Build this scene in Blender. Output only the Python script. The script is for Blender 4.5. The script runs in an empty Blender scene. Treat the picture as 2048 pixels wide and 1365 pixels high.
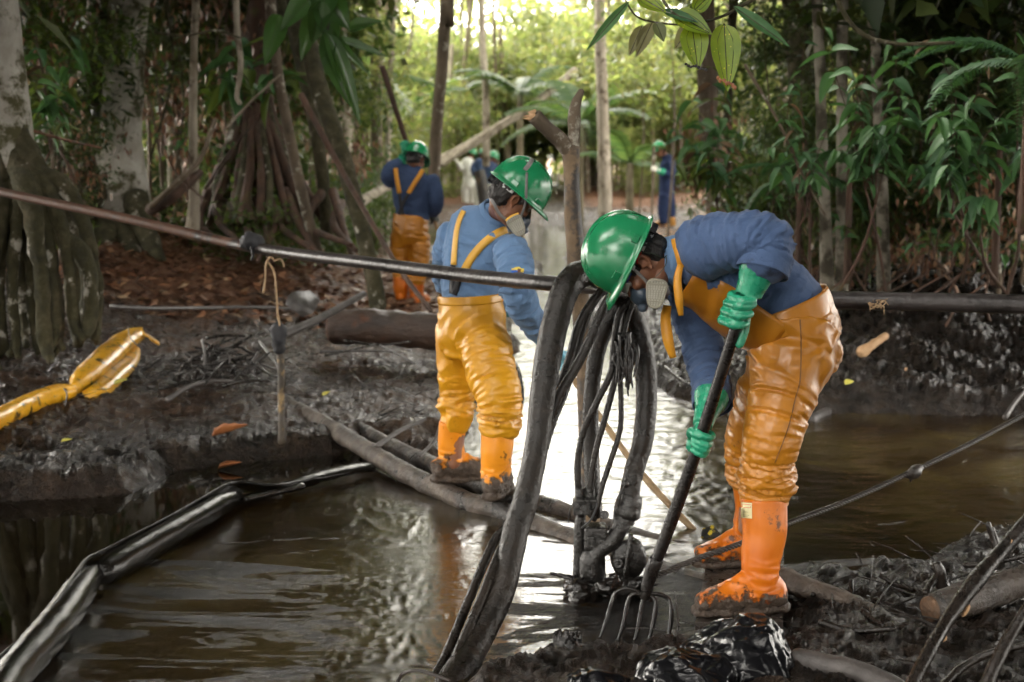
import bpy, bmesh, math, random
import numpy as np
from mathutils import Vector, Matrix

# ---------------------------------------------------------------- camera, world, light
SC = bpy.context.scene
COL = SC.collection
F = 2844.4                      # focal length in pixels of a 2048 px wide frame (50 mm lens)
HC = 1.65                       # eye height above the creek
PITCH = math.atan((682.5 - 312.0) / F)
CP, SP = math.cos(PITCH), math.sin(PITCH)
cam_d = bpy.data.cameras.new("camera")
cam = bpy.data.objects.new("camera", cam_d)
COL.objects.link(cam)
cam.location = (0, 0, HC)
cam.rotation_euler = (math.pi / 2 - PITCH, 0, 0)
cam_d.lens = F * 36.0 / 2048.0
cam_d.sensor_width = 36.0
cam_d.clip_start = 0.05
cam_d.clip_end = 500
cam_d.dof.use_dof = True
cam_d.dof.focus_distance = 4.85
cam_d.dof.aperture_fstop = 3.4
SC.camera = cam

W = bpy.data.worlds.new("World")
SC.world = W
W.use_nodes = True
nt = W.node_tree
nt.nodes.clear()
SUN_EL, SUN_AZ = math.radians(52), math.radians(305)      # high, ahead and to the left
sky = nt.nodes.new("ShaderNodeTexSky")
sky.sky_type = 'NISHITA'
sky.sun_disc = False
sky.sun_elevation = SUN_EL
sky.sun_rotation = SUN_AZ
sky.dust_density = 1.6
sky.ozone_density = 1.0
hsv = nt.nodes.new("ShaderNodeHueSaturation")             # overcast: the blue is veiled by cloud
hsv.inputs["Saturation"].default_value = 0.06
bg = nt.nodes.new("ShaderNodeBackground")
bg.inputs["Strength"].default_value = 0.15
wo = nt.nodes.new("ShaderNodeOutputWorld")
nt.links.new(sky.outputs[0], hsv.inputs["Color"])
wm = nt.nodes.new("ShaderNodeMix")                         # warm white cloud cover
wm.data_type = 'RGBA'
wm.blend_type = 'MULTIPLY'
wm.inputs[0].default_value = 1.0
wm.inputs[7].default_value = (1.06, 1.0, 0.91, 1)
nt.links.new(hsv.outputs[0], wm.inputs[6])
nt.links.new(wm.outputs[2], bg.inputs["Color"])
nt.links.new(bg.outputs[0], wo.inputs["Surface"])
sun_d = bpy.data.lights.new("sun", 'SUN')
sun_d.energy = 0.5
sun_d.angle = math.radians(14)
sun_d.color = (1.0, 0.95, 0.86)
sun = bpy.data.objects.new("sun", sun_d)
COL.objects.link(sun)
_sd = Vector((math.sin(SUN_AZ) * math.cos(SUN_EL), math.cos(SUN_AZ) * math.cos(SUN_EL), math.sin(SUN_EL)))
sun.rotation_euler = (-_sd).to_track_quat('-Z', 'Y').to_euler()
sun.location = _sd * 30
SC.view_settings.view_transform = 'Standard'
SC.view_settings.look = 'None'
SC.view_settings.exposure = 4.58
SC.view_settings.gamma = 1.0
SC.view_settings.use_curve_mapping = False
SC.render.engine = 'CYCLES'
SC.cycles.max_bounces = 6
SC.cycles.diffuse_bounces = 3
SC.cycles.glossy_bounces = 3
SC.cycles.transmission_bounces = 4
SC.cycles.transparent_max_bounces = 6
SC.cycles.use_denoising = True
SC.cycles.sample_clamp_indirect = 3.0
SC.cycles.caustics_reflective = False
SC.cycles.caustics_refractive = False

RNG = np.random.default_rng(7)
random.seed(11)


def ray(px, py):
    cx, cy = (px - 1024.0) / F, (682.5 - py) / F
    return Vector((cx, CP + cy * SP, -SP + cy * CP))


def P(px, py, Y):
    """the place Y metres down the clearing that is seen at (px, py)"""
    d = ray(px, py)
    t = Y / d.y
    return Vector((d.x * t, Y, HC + d.z * t))


def G(px, py, z=0.0):
    """the place on the level z that is seen at (px, py)"""
    d = ray(px, py)
    t = (z - HC) / d.z
    return Vector((d.x * t, d.y * t, z))


def wpx(n, Y):
    return n * Y / F


# ---------------------------------------------------------------- noise
def _hash(ix, iy, iz, seed):
    h = (ix.astype(np.int64) * 374761393 + iy.astype(np.int64) * 668265263 + iz.astype(np.int64) * 2147483647 + seed * 144269504) & 0xFFFFFFFF
    h = ((h ^ (h >> 13)) * 1274126177) & 0xFFFFFFFF
    h = ((h ^ (h >> 16)) * 2246822519) & 0xFFFFFFFF
    h = h ^ (h >> 13)
    return h


def vnoise(p, seed=0):
    """gradient noise, p (N,3) -> (N,) in about -1..1"""
    i = np.floor(p).astype(np.int64)
    f = p - i
    u = f * f * f * (f * (f * 6 - 15) + 10)
    out = 0
    for dx in (0, 1):
        wx = u[:, 0] if dx else 1 - u[:, 0]
        for dy in (0, 1):
            wy = u[:, 1] if dy else 1 - u[:, 1]
            for dz in (0, 1):
                wz = u[:, 2] if dz else 1 - u[:, 2]
                h = _hash(i[:, 0] + dx, i[:, 1] + dy, i[:, 2] + dz, seed)
                gx = ((h & 255) / 127.5 - 1)
                gy = (((h >> 8) & 255) / 127.5 - 1)
                gz = (((h >> 16) & 255) / 127.5 - 1)
                out = out + wx * wy * wz * (gx * (f[:, 0] - dx) + gy * (f[:, 1] - dy) + gz * (f[:, 2] - dz))
    return out * 1.3


def fbm(p, oct=4, seed=0, gain=0.5):
    a, s, o = 1.0, 0.0, 0
    for k in range(oct):
        s = s + a * vnoise(p * 2 ** k + 17.3 * k, seed + k)
        a *= gain
    return s


def ridged(p, oct=4, seed=0, gain=0.5):
    a, s = 1.0, 0.0
    for k in range(oct):
        s = s + a * (1 - 2 * np.abs(vnoise(p * 2 ** k + 9.1 * k, seed + k)))
        a *= gain
    return s


def sstep(a, b, x):
    t = np.clip((x - a) / (b - a), 0, 1)
    return t * t * (3 - 2 * t)


# ---------------------------------------------------------------- objects and tags
def tag(o, label=None, cat=None, group=None, kind=None):
    if label:
        o["label"] = label
    if cat:
        o["category"] = cat
    if group:
        o["group"] = group
    if kind:
        o["kind"] = kind
    return o


def empty(name, loc=(0, 0, 0), label=None, cat=None, group=None):
    o = bpy.data.objects.new(name, None)
    o.empty_display_size = 0.1
    COL.objects.link(o)
    o.location = loc
    tag(o, label, cat, group)
    return o


def link(name, me, parent=None, loc=None):
    """link a mesh given in world coordinates; a child keeps its world place"""
    o = bpy.data.objects.new(name, me)
    COL.objects.link(o)
    if parent is not None:
        o.parent = parent
        M = Matrix.Translation(parent.location)
        o.matrix_parent_inverse = M.inverted()
    if loc is not None:
        o.location = loc
    return o


def copy_child(src, parent, mat):
    o = src.copy()
    COL.objects.link(o)
    o.parent = parent
    o.matrix_parent_inverse = Matrix.Identity(4)
    o.matrix_basis = mat
    return o


def mesh_np(name, v, faces, mats=(), smooth=True, mi=None, attrs=None):
    """faces: (M,k) array, or list of arrays of different k"""
    me = bpy.data.meshes.new(name)
    v = np.asarray(v, dtype=np.float32)
    if isinstance(faces, np.ndarray):
        faces = [faces]
    faces = [np.asarray(f, dtype=np.int32) for f in faces if len(f)]
    me.vertices.add(len(v))
    me.vertices.foreach_set("co", v.ravel())
    nl = sum(f.size for f in faces)
    nf = sum(len(f) for f in faces)
    me.loops.add(nl)
    me.loops.foreach_set("vertex_index", np.concatenate([f.ravel() for f in faces]))
    me.polygons.add(nf)
    tot = np.concatenate([np.full(len(f), f.shape[1], dtype=np.int32) for f in faces])
    st = np.concatenate([[0], np.cumsum(tot)[:-1]]).astype(np.int32)
    me.polygons.foreach_set("loop_start", st)
    me.polygons.foreach_set("loop_total", tot)
    me.polygons.foreach_set("use_smooth", np.full(nf, smooth))
    if mi is not None:
        me.polygons.foreach_set("material_index", np.asarray(mi, dtype=np.int32))
    for k, a in (attrs or {}).items():
        at = me.attributes.new(k, 'FLOAT', 'POINT')
        at.data.foreach_set("value", np.asarray(a, dtype=np.float32))
    for m in (mats if isinstance(mats, (list, tuple)) else [mats]):
        me.materials.append(m)
    me.update(calc_edges=True)
    me.validate()
    return me


def get_v(me):
    a = np.empty(len(me.vertices) * 3, dtype=np.float32)
    me.vertices.foreach_get("co", a)
    return a.reshape(-1, 3).astype(np.float64)


def get_n(me):
    a = np.empty(len(me.vertices) * 3, dtype=np.float32)
    me.vertex_normals.foreach_get("vector", a)
    return a.reshape(-1, 3).astype(np.float64)


def set_v(me, v):
    me.vertices.foreach_set("co", np.asarray(v, dtype=np.float32).ravel())
    me.update()


def crom(pts, res):
    """Catmull-Rom through the rows of pts"""
    p = np.asarray(pts, dtype=np.float64)
    if len(p) < 3:
        t = np.linspace(0, 1, max(2, res * (len(p) - 1) + 1))[:, None]
        return p[0] * (1 - t) + p[-1] * t
    q = np.vstack([2 * p[0] - p[1], p, 2 * p[-1] - p[-2]])
    out = []
    for i in range(len(p) - 1):
        a, b, c, d = q[i], q[i + 1], q[i + 2], q[i + 3]
        for k in range(res):
            t = k / res
            out.append(0.5 * ((2 * b) + (-a + c) * t + (2 * a - 5 * b + 4 * c - d) * t * t + (-a + 3 * b - 3 * c + d) * t ** 3))
    out.append(p[-1])
    return np.array(out)


class MB:
    """collects shapes; build() links them as one mesh object"""

    def __init__(self):
        self.v, self.f, self.mi, self.n = [], [], [], 0

    def add(self, v, faces, mi=0):
        v = np.asarray(v, dtype=np.float64)
        for f in (faces if isinstance(faces, list) else [faces]):
            f = np.asarray(f, dtype=np.int64)
            if len(f):
                self.f.append(f + self.n)
                self.mi.append(np.full(len(f), mi))
        self.v.append(v)
        self.n += len(v)
        return self

    def tube(self, pts, rad, n=10, res=5, side=None, cap=True, mi=0, rough=0.0, rs=8.0, seed=0, arc=None, blunt=False):
        """swept ellipse; rad scalars or (a along side, b across); arc=(t0,t1) builds an open patch"""
        pts = [tuple(p) for p in pts]
        R = [(r, r) if np.isscalar(r) else tuple(r) for r in (rad if hasattr(rad, '__len__') else [rad] * len(pts))]
        A = crom(np.hstack([np.array(pts), np.array(R)]), res)
        c, r = A[:, :3], np.maximum(A[:, 3:5], 1e-4)
        T = np.gradient(c, axis=0)
        T /= np.maximum(np.linalg.norm(T, axis=1, keepdims=True), 1e-9)
        if side is None:
            s0 = np.cross(T[0], (0.13, 0.21, 1.0) if abs(T[0][2]) < 0.9 else (1.0, 0.1, 0.0))
            S = []
            for t in T:
                s0 = s0 - t * np.dot(s0, t)
                s0 = s0 / np.linalg.norm(s0)
                S.append(s0.copy())
            S = np.array(S)
        else:
            S = np.array(side, dtype=np.float64)
            S = np.tile(S, (len(c), 1)) if S.ndim == 1 else crom(S, res)
            S = S - T * np.sum(S * T, axis=1, keepdims=True)
            S /= np.maximum(np.linalg.norm(S, axis=1, keepdims=True), 1e-9)
        B = np.cross(T, S)
        if cap and not blunt and arc is None:                     # rounded ends
            c = np.vstack([c[0] - T[0] * r[0].min() * .55, c[0] - T[0] * r[0].min() * .3, c, c[-1] + T[-1] * r[-1].min() * .3, c[-1] + T[-1] * r[-1].min() * .55])
            r = np.vstack([r[0] * .45, r[0] * .82, r, r[-1] * .82, r[-1] * .45])
            S = np.vstack([S[0], S[0], S, S[-1], S[-1]])
            B = np.vstack([B[0], B[0], B, B[-1], B[-1]])
        m = len(c)
        if arc is None:
            th = np.linspace(0, 2 * math.pi, n, endpoint=False)
        else:
            th = np.linspace(arc[0], arc[1], n)
        V = c[:, None, :] + r[:, None, 0:1] * np.cos(th)[None, :, None] * S[:, None, :] + r[:, None, 1:2] * np.sin(th)[None, :, None] * B[:, None, :]
        if rough:
            q = V.reshape(-1, 3)
            d = (V - c[:, None, :]).reshape(-1, 3)
            k = 1 + rough * fbm(q * rs, 3, seed)
            V = (q - d + d * k[:, None]).reshape(V.shape)
        i = np.arange(m - 1)[:, None] * n
        if arc is None:
            j = np.arange(n)[None, :]
            j2 = (j + 1) % n
        else:
            j = np.arange(n - 1)[None, :]
            j2 = j + 1
        q = np.stack([i + j, i + j2, i + n + j2, i + n + j], axis=-1).reshape(-1, 4)
        fs = [q]
        if cap and arc is None:
            fs.append(np.array([list(range(n))[::-1]]))
            fs.append(np.array([[(m - 1) * n + k for k in range(n)]]))
        self.add(V.reshape(-1, 3), fs, mi)
        return self

    def ell(self, c, r, M=None, n=16, mi=0):
        """ellipsoid, M 3x3 whose columns are the axes"""
        m = n // 2
        ph = np.linspace(0, math.pi, m + 1)
        th = np.linspace(0, 2 * math.pi, n, endpoint=False)
        V = np.stack([np.sin(ph)[:, None] * np.cos(th), np.sin(ph)[:, None] * np.sin(th), np.repeat(np.cos(ph)[:, None], n, 1)], -1).reshape(-1, 3)
        V = V * np.array(r)
        if M is not None:
            V = V @ np.array(M).T
        V = V + np.array(c)
        i = np.arange(m)[:, None] * n
        j = np.arange(n)[None, :]
        q = np.stack([i + j, i + n + j, i + n + (j + 1) % n, i + (j + 1) % n], -1).reshape(-1, 4)
        return self.add(V, q, mi)

    def box(self, c, h, M=None, mi=0):
        V = np.array([[x, y, z] for x in (-1, 1) for y in (-1, 1) for z in (-1, 1)], dtype=float) * np.array(h)
        if M is not None:
            V = V @ np.array(M).T
        V = V + np.array(c)
        return self.add(V, np.array([[0, 1, 3, 2], [4, 6, 7, 5], [0, 4, 5, 1], [2, 3, 7, 6], [0, 2, 6, 4], [1, 5, 7, 3]]), mi)

    def ribbon(self, pts, wd, nrm, thick=0.004, res=6, mi=0):
        """a flat strap through pts, width wd, facing nrm (one per point or one)"""
        pts = np.array([tuple(p) for p in pts], dtype=float)
        N = np.array(nrm, dtype=float)
        if N.ndim == 1:
            N = np.tile(N, (len(pts), 1))
        wdv = np.array(wd if hasattr(wd, '__len__') else [wd] * len(pts), dtype=float)
        A = crom(np.hstack([pts, N, wdv[:, None]]), res)
        c, N, w = A[:, :3], A[:, 3:6], A[:, 6:7]
        T = np.gradient(c, axis=0)
        T /= np.linalg.norm(T, axis=1, keepdims=True)
        N = N - T * np.sum(N * T, 1, keepdims=True)
        N /= np.linalg.norm(N, axis=1, keepdims=True)
        S = np.cross(T, N)
        h = thick / 2
        V = np.stack([c - S * w / 2 - N * h, c + S * w / 2 - N * h, c + S * w / 2 + N * h, c - S * w / 2 + N * h], 1)
        m = len(c)
        i = np.arange(m - 1)[:, None] * 4
        j = np.arange(4)[None, :]
        q = np.stack([i + j, i + (j + 1) % 4, i + 4 + (j + 1) % 4, i + 4 + j], -1).reshape(-1, 4)
        return self.add(V.reshape(-1, 3), [q, np.array([[3, 2, 1, 0], [4 * m - 4, 4 * m - 3, 4 * m - 2, 4 * m - 1]])], mi)

    def mesh(self, name, mats=(), smooth=True):
        by = {}
        for f, m in zip(self.f, self.mi):
            by.setdefault(f.shape[1], []).append((f, m))
        fs, mi = [], []
        for k in by:
            fs.append(np.vstack([a for a, _ in by[k]]))
            mi.append(np.concatenate([b for _, b in by[k]]))
        return mesh_np(name, np.vstack(self.v), fs, mats, smooth, np.concatenate(mi))

    def build(self, name, mats, parent=None, smooth=True, sharp=None):
        me = self.mesh(name, mats, smooth)
        if sharp:
            me.set_sharp_from_angle(angle=math.radians(sharp))
        return link(name, me, parent)


def remesh(mb, vox, smooth_it=4, fac=0.5, name="m"):
    """one continuous surface from the overlapping shapes in mb"""
    me = mb.mesh(name)
    o = bpy.data.objects.new(name, me)
    COL.objects.link(o)
    r = o.modifiers.new("r", 'REMESH')
    r.mode = 'VOXEL'
    r.voxel_size = vox
    if smooth_it:
        s = o.modifiers.new("s", 'SMOOTH')
        s.factor = fac
        s.iterations = smooth_it
    dg = bpy.context.evaluated_depsgraph_get()
    out = bpy.data.meshes.new_from_object(o.evaluated_get(dg))
    bpy.data.objects.remove(o)
    bpy.data.meshes.remove(me)
    out.polygons.foreach_set("use_smooth", np.ones(len(out.polygons), dtype=bool))
    out.name = name
    return out


# ---------------------------------------------------------------- materials
def mat(name):
    m = bpy.data.materials.new(name)
    m.use_nodes = True
    n = m.node_tree
    b = n.nodes["Principled BSDF"]
    return m, n, b


def nd(n, t, **kw):
    x = n.nodes.new(t)
    for k, v in kw.items():
        if k in x.inputs:
            x.inputs[k].default_value = v
        else:
            setattr(x, k, v)
    return x


def ramp(n, stops, interp='LINEAR'):
    r = n.nodes.new("ShaderNodeValToRGB")
    r.color_ramp.interpolation = interp
    e = r.color_ramp.elements
    while len(e) < len(stops):
        e.new(0.5)
    for k, (p, c) in enumerate(stops):
        e[k].position = p
        e[k].color = (c, c, c, 1) if np.isscalar(c) else (*c, 1)
    return r


def surf(name, cols, scale=6.0, rough=(0.4, 0.6), bump=0.3, bscale=40.0, dist=0.01, stretch=(1, 1, 1), detail=6.0,
         spec=0.5, coat=0.0, bump2=None, sheen=0.0, warp=0.3, coord='Object', metallic=0.0, blotch=None):
    """noise-coloured surface; blotch=(colour, scale, lo, hi, roughness): patches of dirt, lichen or mud"""
    m, n, b = mat(name)
    tc = nd(n, "ShaderNodeTexCoord")
    mp = nd(n, "ShaderNodeMapping")
    mp.inputs["Scale"].default_value = stretch
    n.links.new(tc.outputs[coord], mp.inputs[0])
    nz = nd(n, "ShaderNodeTexNoise", Scale=scale, Detail=detail, Roughness=0.6, Distortion=warp)
    n.links.new(mp.outputs[0], nz.inputs["Vector"])
    k = len(cols)
    r = ramp(n, [(0.3 + 0.4 * i / max(1, k - 1), c) for i, c in enumerate(cols)])
    n.links.new(nz.outputs["Fac"], r.inputs[0])
    col = r.outputs[0]
    rr = nd(n, "ShaderNodeMapRange")
    rr.inputs["From Min"].default_value = 0.3
    rr.inputs["From Max"].default_value = 0.7
    rr.inputs["To Min"].default_value = rough[0]
    rr.inputs["To Max"].default_value = rough[1]
    n2 = nd(n, "ShaderNodeTexNoise", Scale=scale * 2.7, Detail=4.0)
    n.links.new(mp.outputs[0], n2.inputs["Vector"])
    n.links.new(n2.outputs["Fac"], rr.inputs[0])
    ro = rr.outputs[0]
    if blotch:
        n3 = nd(n, "ShaderNodeTexNoise", Scale=blotch[1], Detail=8.0, Roughness=0.65)
        n.links.new(tc.outputs[coord], n3.inputs["Vector"])
        k3 = ramp(n, [(blotch[2], 0.0), (blotch[3], 1.0)])
        n.links.new(n3.outputs["Fac"], k3.inputs[0])
        mx = nd(n, "ShaderNodeMix", data_type='RGBA')
        n.links.new(k3.outputs[0], mx.inputs[0])
        n.links.new(col, mx.inputs[6])
        mx.inputs[7].default_value = (*blotch[0], 1)
        col = mx.outputs[2]
        mr = nd(n, "ShaderNodeMix", data_type='FLOAT')
        n.links.new(k3.outputs[0], mr.inputs[0])
        n.links.new(ro, mr.inputs[2])
        mr.inputs[3].default_value = blotch[4]
        ro = mr.outputs[0]
    n.links.new(col, b.inputs["Base Color"])
    n.links.new(ro, b.inputs["Roughness"])
    b.inputs["Specular IOR Level"].default_value = spec
    b.inputs["Coat Weight"].default_value = coat
    b.inputs["Coat Roughness"].default_value = 0.12
    b.inputs["Sheen Weight"].default_value = sheen
    b.inputs["Metallic"].default_value = metallic
    if bump:
        nb = nd(n, "ShaderNodeTexNoise", Scale=bscale, Detail=6.0, Roughness=0.65)
        n.links.new(mp.outputs[0], nb.inputs["Vector"])
        bp = nd(n, "ShaderNodeBump", Strength=bump, Distance=dist)
        n.links.new(nb.outputs["Fac"], bp.inputs["Height"])
        last = bp
        if bump2:
            nb2 = nd(n, "ShaderNodeTexNoise", Scale=bump2[0], Detail=4.0, Roughness=0.6, Distortion=0.6)
            n.links.new(mp.outputs[0], nb2.inputs["Vector"])
            b2 = nd(n, "ShaderNodeBump", Strength=bump2[1], Distance=bump2[2])
            n.links.new(nb2.outputs["Fac"], b2.inputs["Height"])
            n.links.new(bp.outputs[0], b2.inputs["Normal"])
            last = b2
        n.links.new(last.outputs[0], b.inputs["Normal"])
    return m


def leafmat(name, cols, rough=0.4, trans=0.35, tcol=1.6, spec=0.4, coord_noise=0.0):
    m, n, b = mat(name)
    g = nd(n, "ShaderNodeNewGeometry")
    oi = nd(n, "ShaderNodeObjectInfo")
    ad = nd(n, "ShaderNodeMath", operation='MULTIPLY_ADD')
    n.links.new(oi.outputs["Random"], ad.inputs[0])
    ad.inputs[1].default_value = 0.35
    n.links.new(g.outputs["Random Per Island"], ad.inputs[2])
    fr = nd(n, "ShaderNodeMath", operation='FRACT')
    n.links.new(ad.outputs[0], fr.inputs[0])
    r = ramp(n, [(i / max(1, len(cols) - 1), c) for i, c in enumerate(cols)])
    n.links.new(fr.outputs[0], r.inputs[0])
    n.links.new(r.outputs[0], b.inputs["Base Color"])
    b.inputs["Roughness"].default_value = rough
    b.inputs["Specular IOR Level"].default_value = spec
    if trans > 0:
        t = nd(n, "ShaderNodeBsdfTranslucent")
        mu = nd(n, "ShaderNodeMix", data_type='RGBA', blend_type='MULTIPLY')
        mu.inputs[0].default_value = 1.0
        n.links.new(r.outputs[0], mu.inputs[6])
        mu.inputs[7].default_value = (tcol * 1.1, tcol * 1.08, tcol * 0.62, 1)
        n.links.new(mu.outputs[2], t.inputs[0])
        mx = nd(n, "ShaderNodeMixShader")
        mx.inputs[0].default_value = trans
        n.links.new(b.outputs[0], mx.inputs[1])
        n.links.new(t.outputs[0], mx.inputs[2])
        out = n.nodes["Material Output"]
        n.links.new(mx.outputs[0], out.inputs["Surface"])
    return m
M = {}
OIL = (0.006, 0.005, 0.004)
M['oil'] = surf("crude_oil_coating", [(0.005, 0.004, 0.0035), (0.014, 0.011, 0.009)], 9, (0.05, 0.16), 0.5, 70, 0.006, bump2=(16, 0.5, 0.02))
M['oily_hose'] = surf("oily_muddy_hose", [(0.006, 0.005, 0.004), (0.022, 0.017, 0.013)], 12, (0.09, 0.30), 0.6, 80, 0.006, bump2=(20, 0.5, 0.012), spec=.3, blotch=((0.035, 0.024, 0.016), 7, 0.58, 0.70, 0.4))
M['pump'] = surf("oil_soaked_cast_metal", [(0.008, 0.007, 0.006), (0.02, 0.018, 0.016)], 20, (0.06, 0.18), 0.7, 60, 0.007, bump2=(24, 0.5, 0.01))
M['boom_black'] = surf("oil_soaked_boom_fabric", [(0.004, 0.004, 0.0035), (0.012, 0.010, 0.008)], 10, (0.06, 0.15), 0.5, 120, 0.003, bump2=(9, 0.3, 0.015), spec=.28)
M['boom_yellow'] = surf("yellow_boom_fabric", [(0.62, 0.30, 0.012), (0.80, 0.42, 0.02)], 6, (0.25, 0.4), 0.3, 30, 0.01, blotch=((0.03, 0.016, 0.006), 11, 0.56, 0.63, 0.35), coat=0.3)
M['mud_pipe'] = surf("mud_covered_pipe", [(0.022, 0.017, 0.013), (0.075, 0.058, 0.045), (0.15, 0.12, 0.095)], 9, (0.35, 0.7), 0.9, 60, 0.012, bump2=(13, 0.6, 0.02), blotch=((0.012, 0.009, 0.007), 5, 0.5, 0.6, 0.25))
M['pole_steel'] = surf("rusty_oily_steel", [(0.022, 0.018, 0.017), (0.05, 0.04, 0.036)], 14, (0.25, 0.5), 0.4, 70, 0.004, metallic=0.2, blotch=((0.095, 0.036, 0.018), 5, 0.55, 0.66, 0.65))
M['pole_rust'] = surf("rusted_pipe", [(0.11, 0.04, 0.02), (0.20, 0.09, 0.05)], 14, (0.45, 0.7), 0.5, 70, 0.004, blotch=((0.02, 0.016, 0.015), 6, 0.52, 0.6, 0.4))
M['steel_dark'] = surf("worn_dark_steel", [(0.005, 0.004, 0.004), (0.014, 0.011, 0.009)], 16, (0.18, 0.4), 0.5, 60, 0.004, spec=.3)
M['denim'] = surf("blue_denim_shirt", [(0.052, 0.090, 0.185), (0.085, 0.135, 0.255)], 5, (0.75, 0.9), 0.4, 200, 0.003, sheen=0.1, bump2=(9, 0.5, 0.02), spec=0.2, blotch=((0.028, 0.040, 0.075), 6, 0.57, 0.70, 0.85))
M['denim_light'] = surf("washed_blue_shirt", [(0.115, 0.205, 0.36), (0.155, 0.262, 0.44)], 5, (0.75, 0.9), 0.4, 200, 0.003, sheen=0.1, bump2=(9, 0.45, 0.02), spec=0.2, blotch=((0.06, 0.095, 0.155), 5, 0.60, 0.72, 0.85))
M['denim_dark'] = surf("dark_blue_shirt", [(0.030, 0.050, 0.105), (0.048, 0.075, 0.15)], 5, (0.75, 0.9), 0.2, 200, 0.002, bump2=(18, 0.3, 0.012), spec=0.2)
M['navy'] = surf("navy_work_clothes", [(0.010, 0.016, 0.045), (0.02, 0.035, 0.09)], 4, (0.8, 0.9), 0.2, 100, 0.003, spec=0.2)
M['white_suit'] = surf("white_coverall", [(0.50, 0.50, 0.47), (0.70, 0.70, 0.66)], 4, (0.6, 0.8), 0.2, 60, 0.01)
M['pvc'] = surf("amber_pvc_waders", [(0.37, 0.140, 0.008), (0.48, 0.190, 0.013)], 3.5, (0.30, 0.42), 0.2, 14, 0.008, spec=0.5, coat=0.08, blotch=((0.10, 0.045, 0.012), 12, 0.68, 0.76, 0.4))
M['pvc_yellow'] = surf("yellow_pvc_waders", [(0.50, 0.225, 0.008), (0.62, 0.300, 0.012)], 3.5, (0.32, 0.45), 0.2, 14, 0.008, spec=0.45, coat=0.05, blotch=((0.26, 0.11, 0.012), 9, 0.62, 0.74, 0.4))
M['pvc_strap'] = surf("pvc_strap", [(0.50, 0.21, 0.012), (0.62, 0.28, 0.016)], 8, (0.4, 0.55), 0.3, 60, 0.003, blotch=((0.25, 0.09, 0.01), 14, 0.60, 0.72, 0.4))
M['strap_yellow'] = surf("yellow_strap", [(0.70, 0.38, 0.05), (0.80, 0.46, 0.07)], 8, (0.4, 0.55), 0.3, 60, 0.003)
M['black_elastic'] = surf("black_elastic", [(0.012, 0.012, 0.014), (0.02, 0.02, 0.024)], 8, (0.6, 0.8), 0.2, 100, 0.002)
M['seam'] = surf("stitched_seam", [(0.12, 0.045, 0.008), (0.2, 0.08, 0.012)], 8, (0.5, 0.6), 0.1, 100, 0.002)
M['helmet'] = surf("green_hard_hat_plastic", [(0.010, 0.185, 0.070), (0.016, 0.235, 0.092)], 3, (0.17, 0.3), 0.08, 50, 0.002, coat=0.25, bump2=(60, .08, .002), blotch=((0.020, 0.10, 0.040), 9, 0.58, 0.74, 0.5))
M['helmet_far'] = M['helmet']
M['glove'] = surf("green_rubber_glove", [(0.014, 0.23, 0.12), (0.035, 0.37, 0.21)], 12, (0.22, 0.36), 0.3, 30, 0.008, coat=0.1, blotch=((0.005, 0.055, 0.03), 9, 0.60, 0.72, 0.3))
M['glove_blue'] = surf("pale_blue_glove", [(0.12, 0.38, 0.55), (0.2, 0.5, 0.65)], 10, (0.35, 0.5), 0.3, 40, 0.006)
M['glove_white'] = surf("white_work_glove", [(0.5, 0.48, 0.42), (0.7, 0.68, 0.6)], 10, (0.6, 0.8), 0.3, 40, 0.006)
M['glove_dark'] = surf("blackened_glove", [(0.008, 0.012, 0.012), (0.02, 0.03, 0.028)], 10, (0.3, 0.5), 0.3, 40, 0.006)
M['skin'] = surf("brown_skin", [(0.17, 0.070, 0.036), (0.25, 0.108, 0.058)], 14, (0.38, 0.52), 0.25, 160, 0.002, bump2=(30, 0.15, 0.005))
M['hair'] = surf("black_hair", [(0.004, 0.0035, 0.003), (0.012, 0.010, 0.009)], 40, (0.35, 0.6), 0.9, 160, 0.008, stretch=(1, 1, 0.3))
M['hair_grey'] = surf("greying_black_hair", [(0.006, 0.005, 0.005), (0.05, 0.045, 0.042)], 90, (0.4, 0.6), 0.9, 160, 0.008, stretch=(1, 1, 0.25))
M['eye'] = surf("eye", [(0.5, 0.45, 0.42), (0.6, 0.55, 0.5)], 3, (0.1, 0.2), 0)
M['cartridge'] = surf("cream_filter_plastic", [(0.36, 0.34, 0.27), (0.46, 0.44, 0.36)], 10, (0.4, 0.55), 0.15, 60, 0.002)
M['grille'] = surf("pale_filter_cells", [(0.50, 0.49, 0.42), (0.62, 0.61, 0.54)], 30, (0.5, 0.7), 0.1, 60, 0.002)
M['mask'] = surf("slate_blue_rubber_mask", [(0.045, 0.065, 0.095), (0.075, 0.105, 0.145)], 8, (0.3, 0.42), 0.15, 50, 0.003)
M['grey_strap'] = surf("grey_strap", [(0.13, 0.125, 0.12), (0.2, 0.195, 0.19)], 20, (0.5, 0.7), 0.2, 100, 0.002)
M['clear_plastic'] = surf("pale_plastic", [(0.55, 0.57, 0.55), (0.7, 0.72, 0.7)], 10, (0.25, 0.4), 0.05, 50, 0.002)
M['black_plastic'] = surf("black_plastic", [(0.01, 0.01, 0.012), (0.02, 0.02, 0.022)], 10, (0.3, 0.45), 0.1, 60, 0.002)
M['red_plastic'] = surf("red_plastic", [(0.5, 0.015, 0.012), (0.6, 0.02, 0.015)], 10, (0.3, 0.45), 0.05, 60, 0.002)
M['blue_plastic'] = surf("blue_plastic", [(0.01, 0.03, 0.35), (0.02, 0.04, 0.45)], 10, (0.3, 0.45), 0.05, 60, 0.002)
M['tag'] = surf("cream_label", [(0.60, 0.54, 0.30), (0.68, 0.62, 0.38)], 10, (0.4, 0.5), 0.05, 60, 0.002)
M['ink'] = surf("black_ink", [(0.01, 0.01, 0.01), (0.012, 0.012, 0.012)], 10, (0.5, 0.6), 0)
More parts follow.
